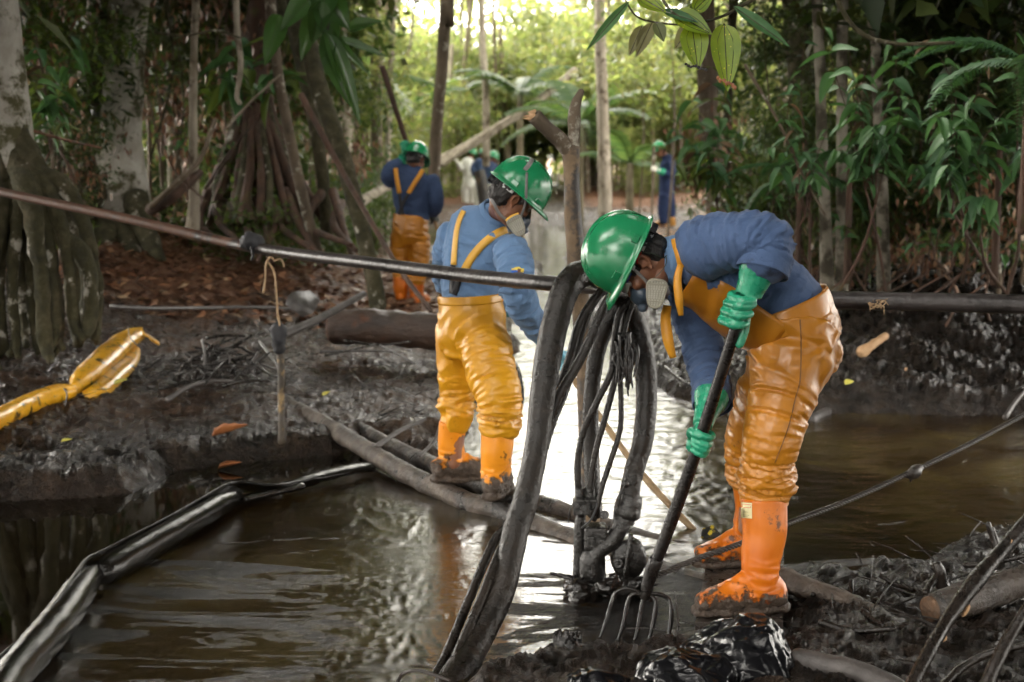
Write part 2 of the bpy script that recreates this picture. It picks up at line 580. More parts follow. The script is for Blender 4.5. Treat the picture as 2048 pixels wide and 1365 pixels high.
M['red_ink'] = surf("red_ink", [(0.55, 0.04, 0.03), (0.6, 0.05, 0.04)], 10, (0.5, 0.6), 0)
M['flag_yellow'] = surf("flag_yellow", [(0.75, 0.55, 0.06), (0.8, 0.6, 0.08)], 10, (0.6, 0.7), 0)
M['flag_blue'] = surf("flag_blue", [(0.03, 0.12, 0.5), (0.04, 0.14, 0.55)], 10, (0.6, 0.7), 0)
M['wood_dirty'] = surf("muddy_plank", [(0.025, 0.019, 0.015), (0.065, 0.050, 0.040)], 9, (0.2, 0.5), 0.9, 50, 0.012, bump2=(8, 0.5, 0.02), blotch=((0.012, 0.010, 0.008), 6, 0.52, 0.62, 0.25))
M['pale_stick'] = surf("peeled_stick", [(0.26, 0.17, 0.085), (0.40, 0.29, 0.16)], 12, (0.5, 0.7), 0.4, 60, 0.004, blotch=((0.07, 0.06, 0.025), 9, 0.58, 0.68, 0.7))
M['cut_wood'] = surf("fresh_cut_wood", [(0.34, 0.19, 0.09), (0.50, 0.32, 0.17)], 16, (0.6, 0.8), 0.5, 60, 0.006)
M['stick_oily'] = surf("oil_blackened_stick", [(0.006, 0.005, 0.004), (0.020, 0.015, 0.012)], 14, (0.12, 0.34), 0.6, 60, 0.005, spec=.35)
M['stick_grey'] = surf("grey_oily_stick", [(0.03, 0.026, 0.024), (0.09, 0.08, 0.075)], 14, (0.3, 0.5), 0.7, 60, 0.005)
M['log'] = surf("dark_rotting_log", [(0.016, 0.009, 0.006), (0.065, 0.034, 0.02)], 8, (0.35, 0.6), 1.0, 30, 0.02, stretch=(0.35, 1, 1), blotch=((0.11, 0.042, 0.02), 4, 0.58, 0.68, 0.7))
M['twine'] = surf("frayed_twine", [(0.34, 0.22, 0.12), (0.5, 0.36, 0.22)], 30, (0.7, 0.9), 0.8, 160, 0.003)
M['rope'] = surf("oily_rope", [(0.010, 0.008, 0.007), (0.035, 0.026, 0.02)], 30, (0.3, 0.5), 0.6, 120, 0.003)
M['bag'] = surf("black_plastic_bag", [(0.004, 0.004, 0.005), (0.007, 0.007, 0.008)], 6, (0.15, 0.24), 0.3, 12, 0.015, spec=.38)
M['leaf_dead'] = surf("dead_brown_leaf", [(0.17, 0.055, 0.018), (0.30, 0.115, 0.04)], 14, (0.35, 0.5), 0.4, 40, 0.004)
M['leaf_yellow'] = surf("yellow_leaf", [(0.45, 0.40, 0.06), (0.6, 0.55, 0.12)], 14, (0.5, 0.6), 0.2, 40, 0.004)
# bark
M['bark_white'] = surf("pale_lichened_bark", [(0.22, 0.20, 0.165), (0.46, 0.44, 0.39)], 5, (0.7, 0.9), 0.6, 40, 0.01, stretch=(1, 1, 0.6), bump2=(9, 0.4, 0.02), blotch=((0.06, 0.055, 0.022), 3.2, 0.53, 0.60, 0.95))
M['bark_moss'] = surf("mossy_bark", [(0.016, 0.015, 0.006), (0.038, 0.034, 0.012), (0.085, 0.068, 0.04)], 9, (0.85, 1.0), 1.0, 45, 0.015, bump2=(12, 0.6, 0.02), blotch=((0.42, 0.40, 0.35), 4.5, 0.60, 0.66, 0.9))
M['bark_root'] = surf("reddish_root_bark", [(0.025, 0.014, 0.008), (0.085, 0.040, 0.022)], 8, (0.7, 0.9), 1.0, 40, 0.014, stretch=(1, 1, 0.3), blotch=((0.07, 0.065, 0.02), 4.0, 0.58, 0.68, 0.95))
M['bark_brown'] = surf("brown_thin_bark", [(0.05, 0.036, 0.022), (0.14, 0.105, 0.07)], 7, (0.75, 0.95), 0.8, 45, 0.01, stretch=(1, 1, 0.5), blotch=((0.36, 0.34, 0.28), 7, 0.58, 0.66, 0.9))
M['bark_pale'] = surf("pale_thin_bark", [(0.16, 0.13, 0.09), (0.34, 0.30, 0.24)], 7, (0.75, 0.95), 0.6, 45, 0.01, stretch=(1, 1, 0.5), blotch=((0.07, 0.05, 0.03), 6, 0.54, 0.63, 0.9))
M['bark_slim'] = surf("slim_mottled_bark", [(0.10, 0.085, 0.06), (0.26, 0.235, 0.19)], 6, (0.75, 0.95), 0.7, 45, 0.01, stretch=(1, 1, 0.5), blotch=((0.035, 0.028, 0.016), 5, 0.47, 0.58, 0.9))
M['bark_far'] = surf("far_bark", [(0.07, 0.055, 0.03), (0.19, 0.16, 0.10)], 3, (0.8, 0.95), 0.4, 20, 0.02)
M['bark_stained'] = surf("oil_stained_bark", [(0.09, 0.06, 0.035), (0.22, 0.15, 0.085)], 8, (0.6, 0.85), 0.7, 50, 0.008, blotch=((0.016, 0.011, 0.008), 6, 0.50, 0.58, 0.4))
# leaves
M['leaf_far'] = leafmat("far_leaves", [(0.075, 0.11, 0.035), (0.12, 0.155, 0.06), (0.19, 0.22, 0.10), (0.16, 0.15, 0.08), (0.095, 0.135, 0.06)], 0.5, 0.5, 2.0)  # paler than the nearer leaves: background brightness is put into the colour
M['leaf_canopy'] = leafmat("canopy_leaves", [(0.008, 0.014, 0.004), (0.016, 0.026, 0.008)], 0.6, 0.08, 1.0, spec=.2)  # leaf colour darkened so the unseen canopy returns little light
M['leaf_mid'] = leafmat("mid_leaves", [(0.018, 0.038, 0.010), (0.04, 0.075, 0.018), (0.075, 0.11, 0.026), (0.05, 0.06, 0.02)], 0.42, 0.4, 1.7)
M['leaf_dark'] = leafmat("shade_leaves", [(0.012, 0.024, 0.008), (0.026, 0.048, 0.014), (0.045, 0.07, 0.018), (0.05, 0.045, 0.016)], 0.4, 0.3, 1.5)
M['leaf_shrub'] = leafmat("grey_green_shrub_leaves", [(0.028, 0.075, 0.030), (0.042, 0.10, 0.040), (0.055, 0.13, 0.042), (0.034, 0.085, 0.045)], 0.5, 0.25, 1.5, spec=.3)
M['leaf_litter'] = leafmat("fallen_leaves", [(0.10, 0.038, 0.018), (0.19, 0.08, 0.038), (0.27, 0.145, 0.075), (0.07, 0.028, 0.015), (0.33, 0.22, 0.13)], 0.5, 0.0)
M['frond'] = leafmat("palm_frond", [(0.04, 0.085, 0.035), (0.07, 0.12, 0.05), (0.1, 0.15, 0.06)], 0.4, 0.4, 1.7)
M['leaf_big'] = leafmat("big_glossy_leaf", [(0.016, 0.045, 0.015), (0.03, 0.075, 0.02), (0.05, 0.10, 0.03)], 0.25, 0.3, 1.6)


def veined(name, c0, c1, spots=(0.5, 0.45, 0.05), trans=0.45):
    """lime leaf: darker veins (bump), yellow spots, translucent"""
    m, n, b = mat(name)
    tc = nd(n, "ShaderNodeTexCoord")
    nz = nd(n, "ShaderNodeTexNoise", Scale=9.0, Detail=5.0)
    n.links.new(tc.outputs["Object"], nz.inputs["Vector"])
    r = ramp(n, [(0.35, c0), (0.65, c1)])
    n.links.new(nz.outputs["Fac"], r.inputs[0])
    vo = nd(n, "ShaderNodeTexVoronoi", Scale=60.0)
    n.links.new(tc.outputs["Object"], vo.inputs["Vector"])
    k = ramp(n, [(0.10, 1.0), (0.2, 0.0)])
    n.links.new(vo.outputs["Distance"], k.inputs[0])
    n4 = nd(n, "ShaderNodeTexNoise", Scale=14.0)
    n.links.new(tc.outputs["Object"], n4.inputs["Vector"])
    k4 = ramp(n, [(0.5, 0.0), (0.6, 1.0)])
    n.links.new(n4.outputs["Fac"], k4.inputs[0])
    mm = nd(n, "ShaderNodeMath", operation='MULTIPLY')
    n.links.new(k.outputs[0], mm.inputs[0])
    n.links.new(k4.outputs[0], mm.inputs[1])
    mx = nd(n, "ShaderNodeMix", data_type='RGBA')
    n.links.new(mm.outputs[0], mx.inputs[0])
    n.links.new(r.outputs[0], mx.inputs[6])
    mx.inputs[7].default_value = (*spots, 1)
    n.links.new(mx.outputs[2], b.inputs["Base Color"])
    b.inputs["Roughness"].default_value = 0.42
    t = nd(n, "ShaderNodeBsdfTranslucent")
    mu = nd(n, "ShaderNodeMix", data_type='RGBA', blend_type='MULTIPLY')
    mu.inputs[0].default_value = 1.0
    n.links.new(mx.outputs[2], mu.inputs[6])
    mu.inputs[7].default_value = (2.2, 2.0, 0.6, 1)
    n.links.new(mu.outputs[2], t.inputs[0])
    ms = nd(n, "ShaderNodeMixShader")
    ms.inputs[0].default_value = trans
    n.links.new(b.outputs[0], ms.inputs[1])
    n.links.new(t.outputs[0], ms.inputs[2])
    n.links.new(ms.outputs[0], n.nodes["Material Output"].inputs["Surface"])
    return m


M['leaf_lime'] = veined("lime_leaf", (0.10, 0.17, 0.012), (0.17, 0.24, 0.02))


def boot_material(name, c0, c1, mz, amount, mudcol=(0.030, 0.021, 0.015)):
    """rubber boot, muddy from the sole up to about mz metres above it (world height)"""
    m, n, b = mat(name)
    tc = nd(n, "ShaderNodeTexCoord")
    sx = nd(n, "ShaderNodeSeparateXYZ")
    n.links.new(tc.outputs["Object"], sx.inputs[0])
    nz = nd(n, "ShaderNodeTexNoise", Scale=22.0, Detail=7.0, Roughness=0.65)
    n.links.new(tc.outputs["Object"], nz.inputs["Vector"])
    # mask = noise*0.12 + (mz - z)
    a = nd(n, "ShaderNodeMath", operation='SUBTRACT')
    a.inputs[0].default_value = mz
    n.links.new(sx.outputs["Z"], a.inputs[1])
    c = nd(n, "ShaderNodeMath", operation='MULTIPLY_ADD')
    n.links.new(nz.outputs["Fac"], c.inputs[0])
    c.inputs[1].default_value = amount
    n.links.new(a.outputs[0], c.inputs[2])
    k = nd(n, "ShaderNodeMapRange")
    k.inputs["From Min"].default_value = amount * 0.5
    k.inputs["From Max"].default_value = amount * 0.5 + 0.02
    n.links.new(c.outputs[0], k.inputs[0])
    n2 = nd(n, "ShaderNodeTexNoise", Scale=5.0, Detail=4.0)
    n.links.new(tc.outputs["Object"], n2.inputs["Vector"])
    r = ramp(n, [(0.35, c0), (0.65, c1)])
    n.links.new(n2.outputs["Fac"], r.inputs[0])
    mx = nd(n, "ShaderNodeMix", data_type='RGBA')
    n.links.new(k.outputs[0], mx.inputs[0])
    n.links.new(r.outputs[0], mx.inputs[6])
    r3 = ramp(n, [(0.35, mudcol), (0.7, tuple(3 * x for x in mudcol))])
    n.links.new(nz.outputs["Fac"], r3.inputs[0])
    n.links.new(r3.outputs[0], mx.inputs[7])
    n.links.new(mx.outputs[2], b.inputs["Base Color"])
    mr = nd(n, "ShaderNodeMix", data_type='FLOAT')
    n.links.new(k.outputs[0], mr.inputs[0])
    mr.inputs[2].default_value = 0.34
    mr.inputs[3].default_value = 0.5
    n.links.new(mr.outputs[0], b.inputs["Roughness"])
    nb = nd(n, "ShaderNodeTexNoise", Scale=45.0, Detail=6.0)
    n.links.new(tc.outputs["Object"], nb.inputs["Vector"])
    k9 = ramp(n, [(0.61, 0.0), (0.65, 0.85)])
    n9 = nd(n, "ShaderNodeTexNoise", Scale=11.0, Detail=8.0, Roughness=0.7)
    n.links.new(tc.outputs["Object"], n9.inputs["Vector"])
    n.links.new(n9.outputs["Fac"], k9.inputs[0])
    m9 = nd(n, "ShaderNodeMix", data_type='RGBA')
    n.links.new(k9.outputs[0], m9.inputs[0])
    n.links.new(mx.outputs[2], m9.inputs[6])
    m9.inputs[7].default_value = (0.05, 0.022, 0.010, 1)
    n.links.new(m9.outputs[2], b.inputs["Base Color"])
    hh = nd(n, "ShaderNodeMath", operation='MULTIPLY')
    n.links.new(nb.outputs["Fac"], hh.inputs[0])
    n.links.new(k.outputs[0], hh.inputs[1])
    bp = nd(n, "ShaderNodeBump", Strength=1.0, Distance=0.02)
    n.links.new(hh.outputs[0], bp.inputs["Height"])
    n.links.new(bp.outputs[0], b.inputs["Normal"])
    b.inputs["Specular IOR Level"].default_value = 0.35
    return m
# ---------------------------------------------------------------- water outline, measured on the creek level
def poly(px):
    return np.array([[G(x, y, 0).x, G(x, y, 0).y] for x, y in px])


NEAR = poly([(-900, 1500), (-600, 1080), (-200, 1015), (0, 1006), (110, 1000), (240, 984), (350, 941), (500, 926), (640, 905), (720, 893), (800, 905), (850, 912), (868, 880),
             (930, 868), (960, 800), (1000, 752), (1030, 700), (1018, 655), (1040, 620), (1120, 615), (1180, 640), (1290, 735), (1335, 790), (1450, 803),
             (1650, 826), (2048, 829), (2600, 835), (3300, 900), (3300, 1100), (2500, 1085), (2048, 1084), (1950, 1092), (1860, 1128), (1790, 1160), (1700, 1180), (1600, 1160),
             (1560, 1240), (1420, 1292), (1340, 1332), (1180, 1338), (1060, 1346), (985, 1372), (930, 1440), (900, 2400), (-900, 2400)])
FAR = poly([(640, 452), (700, 447), (800, 444), (980, 441), (1180, 446), (1330, 452), (1345, 468), (1210, 470), (1160, 490), (1150, 530), (1110, 545), (1060, 520), (1010, 500), (880, 492), (800, 520), (740, 528), (690, 500)])
LINKS = poly([(1060, 515), (1150, 530), (1160, 560), (1150, 600), (1120, 625), (1050, 620), (1085, 560)])


def sdist(P2, poly_):
    """signed distance to a polygon, negative inside"""
    x, y = P2[:, 0], P2[:, 1]
    d = np.full(len(x), 1e9)
    ins = np.zeros(len(x), dtype=bool)
    n = len(poly_)
    for i in range(n):
        a, b = poly_[i], poly_[(i + 1) % n]
        e = b - a
        t = np.clip(((x - a[0]) * e[0] + (y - a[1]) * e[1]) / max(1e-12, e @ e), 0, 1)
        d = np.minimum(d, np.hypot(x - a[0] - t * e[0], y - a[1] - t * e[1]))
        c = ((a[1] > y) != (b[1] > y)) & (x < (b[0] - a[0]) * (y - a[1]) / (b[1] - a[1] + 1e-12) + a[0])
        ins ^= c
    return np.where(ins, -d, d)


def base_height(P2):
    """bank shape without the fine relief; P2 (N,2)"""
    x, y = P2[:, 0], P2[:, 1]
    dn = np.minimum(sdist(P2, NEAR), sdist(P2, LINKS))
    df = sdist(P2, FAR)
    q = np.column_stack([x, y, 0 * x])
    wob = 0.10 * fbm(q * 1.1, 3, 5) + 0.045 * fbm(q * 5.5, 3, 6)
    dn2 = dn + wob
    near = np.where(dn2 < 0, np.maximum(-0.35, dn2 * 0.7), 0.0)
    lb = x < 0.0                                                   # left bank / right bank
    left_h = 0.06 * sstep(0, .12, dn2) + 0.10 * sstep(0.0, 2.2, dn2) + 0.45 * sstep(10.6, 14.5, y) * sstep(-.7, -3.0, x)
    left_h = left_h + 0.35 * sstep(-2.4, -4.6, x) * sstep(7.5, 10.5, y)
    right_h = 0.07 * sstep(0, .2, dn2) + 0.62 * sstep(0.2, 4.4, dn2) * sstep(8, 10, y) * sstep(0.2, 2.2, x - 0.06 * y)
    near_r = 0.04 * sstep(0, .15, dn2) + 0.05 * sstep(0, 1.0, dn2)
    k = sstep(-0.1, 0.7, x - 0.02 * y)
    land = left_h * (1 - k) + np.where(y < 7.2, near_r, right_h) * k
    far = 0.10 + 0.16 * sstep(0.3, 6, df) + 0.012 * np.clip(y - 30, 0, 40)
    kf = sstep(14, 22, y) * sstep(5.5, 2.5, np.abs(x - 0.03 * y - 0.0))
    land = land * (1 - kf) + far * kf
    z = np.where(dn2 < 0, near, land)
    z = np.where((df + wob) < 0.3, np.minimum(z, np.clip((df + wob) * 0.3, -0.2, 0.1)), z)
    # fork worker's hole and the tip of the near bank
    return z, dn2, df


def fine_relief(x, y):
    q = np.column_stack([x, y, 0 * x])
    a = np.clip(1.25 - y / 40, 0.5, 1)
    h = 0.030 * ridged(q * 2.1 + fbm(q * 1.5, 2, 40)[:, None] * 0.5, 2, 3) + 0.020 * fbm(q * 6.0, 3, 9) + 0.020 * ridged(q * 12.0, 3, 21) + 0.009 * ridged(q * 34, 2, 31)
    return h * a


def ground_z(x, y):
    P2 = np.array([[x, y]], dtype=float)
    z, dn, df = base_height(P2)
    r = fine_relief(P2[:, 0], P2[:, 1]) * sstep(-0.08, 0.07, dn)
    return float((z + r)[0])


def fan(ny, nx, y0, y1, hw, hw0):
    ys = y0 * (y1 / y0) ** np.linspace(0, 1, ny)
    u = np.linspace(-1, 1, nx)
    Y = np.repeat(ys[:, None], nx, 1)
    X = u[None, :] * (hw0 + hw * ys[:, None])
    f = np.arange(ny - 1)[:, None] * nx + np.arange(nx - 1)[None, :]
    q = np.stack([f, f + 1, f + nx + 1, f + nx], -1).reshape(-1, 4)
    return X.ravel(), Y.ravel(), q


X, Y, Q = fan(760, 640, 2.6, 260, 0.46, 0.5)
P2 = np.column_stack([X, Y])
Z, DN, DF = base_height(P2)
REL = fine_relief(X, Y)
wetk = sstep(-0.08, 0.07, DN)
amp = 1 + 1.6 * sstep(8.6, 10, Y) * sstep(0.5, 2, X) + 1.0 * sstep(2.2, 1.0, np.abs(DN - .2)) * 0
Z = Z + REL * wetk * amp
Z = Z + np.where(Y > 20, 0.10 * fbm(np.column_stack([X, Y, 0 * X]) * 0.5, 3, 77), 0) * sstep(0.2, 1.5, np.minimum(DN, DF))
Z = np.where(np.minimum(DN, DF) > 0.12, np.maximum(Z, 0.014), Z)
q3 = np.column_stack([X, Y, 0 * X])
n1 = fbm(q3 * 0.9, 4, 51)
litter = np.clip(sstep(11.2, 13.0, Y + n1 * 1.2) * sstep(1.0, -0.6, X) + sstep(12.8, 15, Y + n1) * sstep(1.5, 2.5, X), 0, 1) * (1 - 0.85 * sstep(3.2, 1.5, DF + n1 * 0.9)) * (1 - 0.8 * sstep(0.9, 0.3, DN) * (Y > 12))
brown = np.clip(0.20 + 0.9 * n1 + 0.55 * sstep(7.0, 11.5, Y) * (X < 0.8) + 0.15 * sstep(9.5, 7, Y) * (X < 0) - 0.7 * (X > 0.8) * (Y < 13) - 0.25 * sstep(0.6, 0.0, DN), 0, 1)
FD = np.concatenate([np.sqrt(X**2 + Y**2) * 0])


def ground_material():
    m, n, b = mat("oily_mud_ground")
    tc = nd(n, "ShaderNodeTexCoord")
    at = nd(n, "ShaderNodeAttribute", attribute_name="litter")
    ab = nd(n, "ShaderNodeAttribute", attribute_name="brown")
    nz = nd(n, "ShaderNodeTexNoise", Scale=7.0, Detail=9.0, Roughness=0.68, Distortion=0.4)
    n.links.new(tc.outputs["Object"], nz.inputs["Vector"])
    r1 = ramp(n, [(0.30, (0.006, 0.005, 0.004)), (0.48, (0.016, 0.011, 0.008)), (0.62, (0.040, 0.028, 0.020)), (0.78, (0.085, 0.062, 0.045))])
    r2 = ramp(n, [(0.30, (0.018, 0.010, 0.006)), (0.5, (0.060, 0.033, 0.018)), (0.7, (0.135, 0.076, 0.042))])
    r3 = ramp(n, [(0.30, (0.045, 0.020, 0.010)), (0.5, (0.12, 0.052, 0.026)), (0.7, (0.21, 0.12, 0.07))])
    for r in (r1, r2, r3):
        n.links.new(nz.outputs["Fac"], r.inputs[0])
    m1 = nd(n, "ShaderNodeMix", data_type='RGBA')
    n.links.new(ab.outputs["Fac"], m1.inputs[0])
    n.links.new(r1.outputs[0], m1.inputs[6])
    n.links.new(r2.outputs[0], m1.inputs[7])
    m2 = nd(n, "ShaderNodeMix", data_type='RGBA')
    n.links.new(at.outputs["Fac"], m2.inputs[0])
    n.links.new(m1.outputs[2], m2.inputs[6])
    n.links.new(r3.outputs[0], m2.inputs[7])
    n.links.new(m2.outputs[2], b.inputs["Base Color"])
    nr = nd(n, "ShaderNodeTexNoise", Scale=11.0, Detail=6.0)
    n.links.new(tc.outputs["Object"], nr.inputs["Vector"])
    b.inputs["Specular IOR Level"].default_value = 0.26
    rr = ramp(n, [(0.40, 0.10), (0.6, 0.42)])
    n.links.new(nr.outputs["Fac"], rr.inputs[0])
    ad = nd(n, "ShaderNodeMath", operation='MULTIPLY_ADD')
    n.links.new(at.outputs["Fac"], ad.inputs[0])
    ad.inputs[1].default_value = 0.4
    ad2 = nd(n, "ShaderNodeMath", operation='MULTIPLY_ADD')
    n.links.new(ab.outputs["Fac"], ad2.inputs[0])
    ad2.inputs[1].default_value = 0.16
    n.links.new(rr.outputs[0], ad2.inputs[2])
    n.links.new(ad2.outputs[0], ad.inputs[2])
    n.links.new(ad.outputs[0], b.inputs["Roughness"])
    nb = nd(n, "ShaderNodeTexNoise", Scale=48.0, Detail=7.0, Roughness=0.7, Distortion=0.5)
    n.links.new(tc.outputs["Object"], nb.inputs["Vector"])
    bp = nd(n, "ShaderNodeBump", Strength=1.0, Distance=0.022)
    n.links.new(nb.outputs["Fac"], bp.inputs["Height"])
    nb2 = nd(n, "ShaderNodeTexNoise", Scale=15.0, Detail=5.0, Roughness=0.6, Distortion=1.2)
    n.links.new(tc.outputs["Object"], nb2.inputs["Vector"])
    b2 = nd(n, "ShaderNodeBump", Strength=0.8, Distance=0.05)
    n.links.new(nb2.outputs["Fac"], b2.inputs["Height"])
    n.links.new(bp.outputs[0], b2.inputs["Normal"])
    n.links.new(b2.outputs[0], b.inputs["Normal"])
    return m


gm = ground_material()
g_me = mesh_np("ground", np.column_stack([X, Y, Z]), Q, gm, True, attrs={"litter": litter, "brown": brown})
ground = link("ground", g_me)
tag(ground, kind="structure")
# wide plain forest floor round the clearing, a hand below the modelled ground
mb = MB()
mb.box((0, 100, -0.9), (220, 220, 0.4))
fl = mb.build("terrain", gm, smooth=False)
tag(fl, kind="structure")


# ---------------------------------------------------------------- water
def water_material():
    m, n, b = mat("oily_creek_water")
    tc = nd(n, "ShaderNodeTexCoord")
    fl_ = nd(n, "ShaderNodeAttribute", attribute_name="flow")      # moving water
    sk = nd(n, "ShaderNodeAttribute", attribute_name="skin")       # oil skin
    mp = nd(n, "ShaderNodeMapping")
    mp.inputs["Scale"].default_value = (0.55, 1.5, 1)
    n.links.new(tc.outputs["Object"], mp.inputs[0])
    # swirled oil skin mask
    nz = nd(n, "ShaderNodeTexNoise", Scale=1.7, Detail=7.0, Roughness=0.62, Distortion=2.2)
    n.links.new(mp.outputs[0], nz.inputs["Vector"])
    mm = nd(n, "ShaderNodeMath", operation='MULTIPLY_ADD')
    n.links.new(sk.outputs["Fac"], mm.inputs[0])
    mm.inputs[1].default_value = 0.5
    n.links.new(nz.outputs["Fac"], mm.inputs[2])
    k = ramp(n, [(0.66, 0.0), (0.74, 1.0)])
    n.links.new(mm.outputs[0], k.inputs[0])
    n2 = nd(n, "ShaderNodeTexNoise", Scale=1.1, Detail=3.0, Distortion=0.8)
    n.links.new(tc.outputs["Object"], n2.inputs["Vector"])
    rc = ramp(n, [(0.35, (0.012, 0.0065, 0.0022)), (0.5, (0.028, 0.018, 0.006)), (0.66, (0.050, 0.037, 0.013))])
    n.links.new(n2.outputs["Fac"], rc.inputs[0])
    dk = nd(n, "ShaderNodeAttribute", attribute_name="dark")
    md = nd(n, "ShaderNodeMix", data_type='RGBA')
    n.links.new(dk.outputs["Fac"], md.inputs[0])
    n.links.new(rc.outputs[0], md.inputs[6])
    md.inputs[7].default_value = (0.004, 0.003, 0.002, 1)
    mx = nd(n, "ShaderNodeMix", data_type='RGBA')
    n.links.new(k.outputs[0], mx.inputs[0])
    n.links.new(md.outputs[2], mx.inputs[6])
    mx.inputs[7].default_value = (0.004, 0.003, 0.0025, 1)
    n.links.new(mx.outputs[2], b.inputs["Base Color"])
    mr = nd(n, "ShaderNodeMix", data_type='FLOAT')
    n.links.new(k.outputs[0], mr.inputs[0])
    mr.inputs[2].default_value = 0.03
    mr.inputs[3].default_value = 0.11
    n.links.new(mr.outputs[0], b.inputs["Roughness"])
    b.inputs["IOR"].default_value = 1.52
    # broad ripples lying across the flow
    mp2 = nd(n, "ShaderNodeMapping")
    mp2.inputs["Scale"].default_value = (1.0, 3.2, 1)
    n.links.new(tc.outputs["Object"], mp2.inputs[0])
    w1 = nd(n, "ShaderNodeTexNoise", Scale=3.2, Detail=4.0, Roughness=0.5, Distortion=0.9)
    n.links.new(mp2.outputs[0], w1.inputs["Vector"])
    s1 = nd(n, "ShaderNodeMath", operation='MULTIPLY')
    n.links.new(fl_.outputs["Fac"], s1.inputs[0])
    s1.inputs[1].default_value = 1.0
    h1 = nd(n, "ShaderNodeMath", operation='MULTIPLY')
    n.links.new(w1.outputs["Fac"], h1.inputs[0])
    n.links.new(s1.outputs[0], h1.inputs[1])
    b1 = nd(n, "ShaderNodeBump", Strength=0.25, Distance=0.02)
    n.links.new(h1.outputs[0], b1.inputs["Height"])
    # wrinkles of the skin
    mp3 = nd(n, "ShaderNodeMapping")
    mp3.inputs["Scale"].default_value = (1.0, 2.2, 1)
    n.links.new(tc.outputs["Object"], mp3.inputs[0])
    w2 = nd(n, "ShaderNodeTexNoise", Scale=16.0, Detail=5.0, Roughness=0.6, Distortion=2.6)
    n.links.new(mp3.outputs[0], w2.inputs["Vector"])
    ab_ = nd(n, "ShaderNodeMath", operation='SUBTRACT')
    n.links.new(w2.outputs["Fac"], ab_.inputs[0])
    ab_.inputs[1].default_value = 0.5
    ab2 = nd(n, "ShaderNodeMath", operation='ABSOLUTE')
    n.links.new(ab_.outputs[0], ab2.inputs[0])
    kk = nd(n, "ShaderNodeMath", operation='MULTIPLY_ADD')
    n.links.new(k.outputs[0], kk.inputs[0])
    kk.inputs[1].default_value = 0.9
    kk.inputs[2].default_value = 0.06
    kk2 = nd(n, "ShaderNodeMath", operation='MAXIMUM')
    fl2 = nd(n, "ShaderNodeMath", operation='MULTIPLY')
    n.links.new(fl_.outputs["Fac"], fl2.inputs[0])
    fl2.inputs[1].default_value = 0.06
    n.links.new(kk.outputs[0], kk2.inputs[0])
    n.links.new(fl2.outputs[0], kk2.inputs[1])
    h2 = nd(n, "ShaderNodeMath", operation='MULTIPLY')
    n.links.new(ab2.outputs[0], h2.inputs[0])
    n.links.new(kk2.outputs[0], h2.inputs[1])
    cl = nd(n, "ShaderNodeAttribute", attribute_name="calm")
    h3 = nd(n, "ShaderNodeMath", operation='MULTIPLY')
    n.links.new(h2.outputs[0], h3.inputs[0])
    n.links.new(cl.outputs["Fac"], h3.inputs[1])
    b2 = nd(n, "ShaderNodeBump", Strength=0.8, Distance=0.03)
    n.links.new(h3.outputs[0], b2.inputs["Height"])
    n.links.new(b1.outputs[0], b2.inputs["Normal"])
    # beads
    vo = nd(n, "ShaderNodeTexVoronoi", Scale=55.0)
    n.links.new(tc.outputs["Object"], vo.inputs["Vector"])
    rv = ramp(n, [(0.0, 1.0), (0.16, 0.0)])
    n.links.new(vo.outputs["Distance"], rv.inputs[0])
    nn = nd(n, "ShaderNodeTexNoise", Scale=5.0, Detail=3.0)
    n.links.new(tc.outputs["Object"], nn.inputs["Vector"])
    rn = ramp(n, [(0.5, 0.0), (0.62, 1.0)])
    n.links.new(nn.outputs["Fac"], rn.inputs[0])
    hv = nd(n, "ShaderNodeMath", operation='MULTIPLY')
    n.links.new(rv.outputs[0], hv.inputs[0])
    n.links.new(rn.outputs[0], hv.inputs[1])
    hv2 = nd(n, "ShaderNodeMath", operation='MULTIPLY')
    n.links.new(hv.outputs[0], hv2.inputs[0])
    n.links.new(cl.outputs["Fac"], hv2.inputs[1])
    b3 = nd(n, "ShaderNodeBump", Strength=0.6, Distance=0.006)
    n.links.new(hv2.outputs[0], b3.inputs["Height"])
    n.links.new(b2.outputs[0], b3.inputs["Normal"])
    n.links.new(b3.outputs[0], b.inputs["Normal"])
    return m


wx, wy, wq = fan(900, 620, 2.4, 250, 0.46, 0.5)
WP = np.column_stack([wx, wy])
CALM = poly([(-900, 2000), (-400, 1365), (20, 1365), (110, 1240), (180, 1130), (240, 1100), (440, 985), (500, 965), (700, 930), (900, 930), (900, 840), (300, 850), (-900, 950)])
dc = sdist(WP, CALM)
calm = sstep(-0.06, 0.10, dc)                                        # 0 behind the boom
q3 = np.column_stack([wx, wy, 0 * wx])
flow = np.clip(0.05 + 1.0 * sstep(-0.35, 0.25, wx - 0.012 * wy) * sstep(4.9, 5.9, wy + 0.3 * np.maximum(0, 1.2 - wx)) + 0.5 * sstep(0.8, 1.6, wx), 0, 1) * calm + 0.02
flow = flow * np.where(wy > 14, 0.5, 1)
skin = np.clip(0.22 + 0.10 * calm - 0.25 * sstep(5.2, 6.5, wy) + 0.5 * np.exp(-((wx - 0.75) ** 2 + (wy - 4.85) ** 2) / 0.35) + 0.05 * sstep(5, 4, wy) - .45 * np.exp(-((wx + .32) ** 2 / .10 + (wy - 5.1) ** 2 / 1.0)), 0, 1) * calm
dark = (1 - calm) * 0.9
q3 = np.column_stack([wx, wy, 0 * wx])
wrp = np.column_stack([fbm(q3 * 1.3, 2, 70), fbm(q3 * 1.3 + 5, 2, 72), 0 * wx])
ql = q3 + wrp * .35
rip = .0034 * vnoise(ql * np.array([4.5, 14, 1]), 80) + .0022 * vnoise(ql * np.array([9, 30, 1]), 81) + .0010 * vnoise(ql * np.array([26, 60, 1]), 82)
sw = q3 * np.array([1, 1.7, 1]) + wrp * .8
wr = np.abs(vnoise(sw * 7, 85))
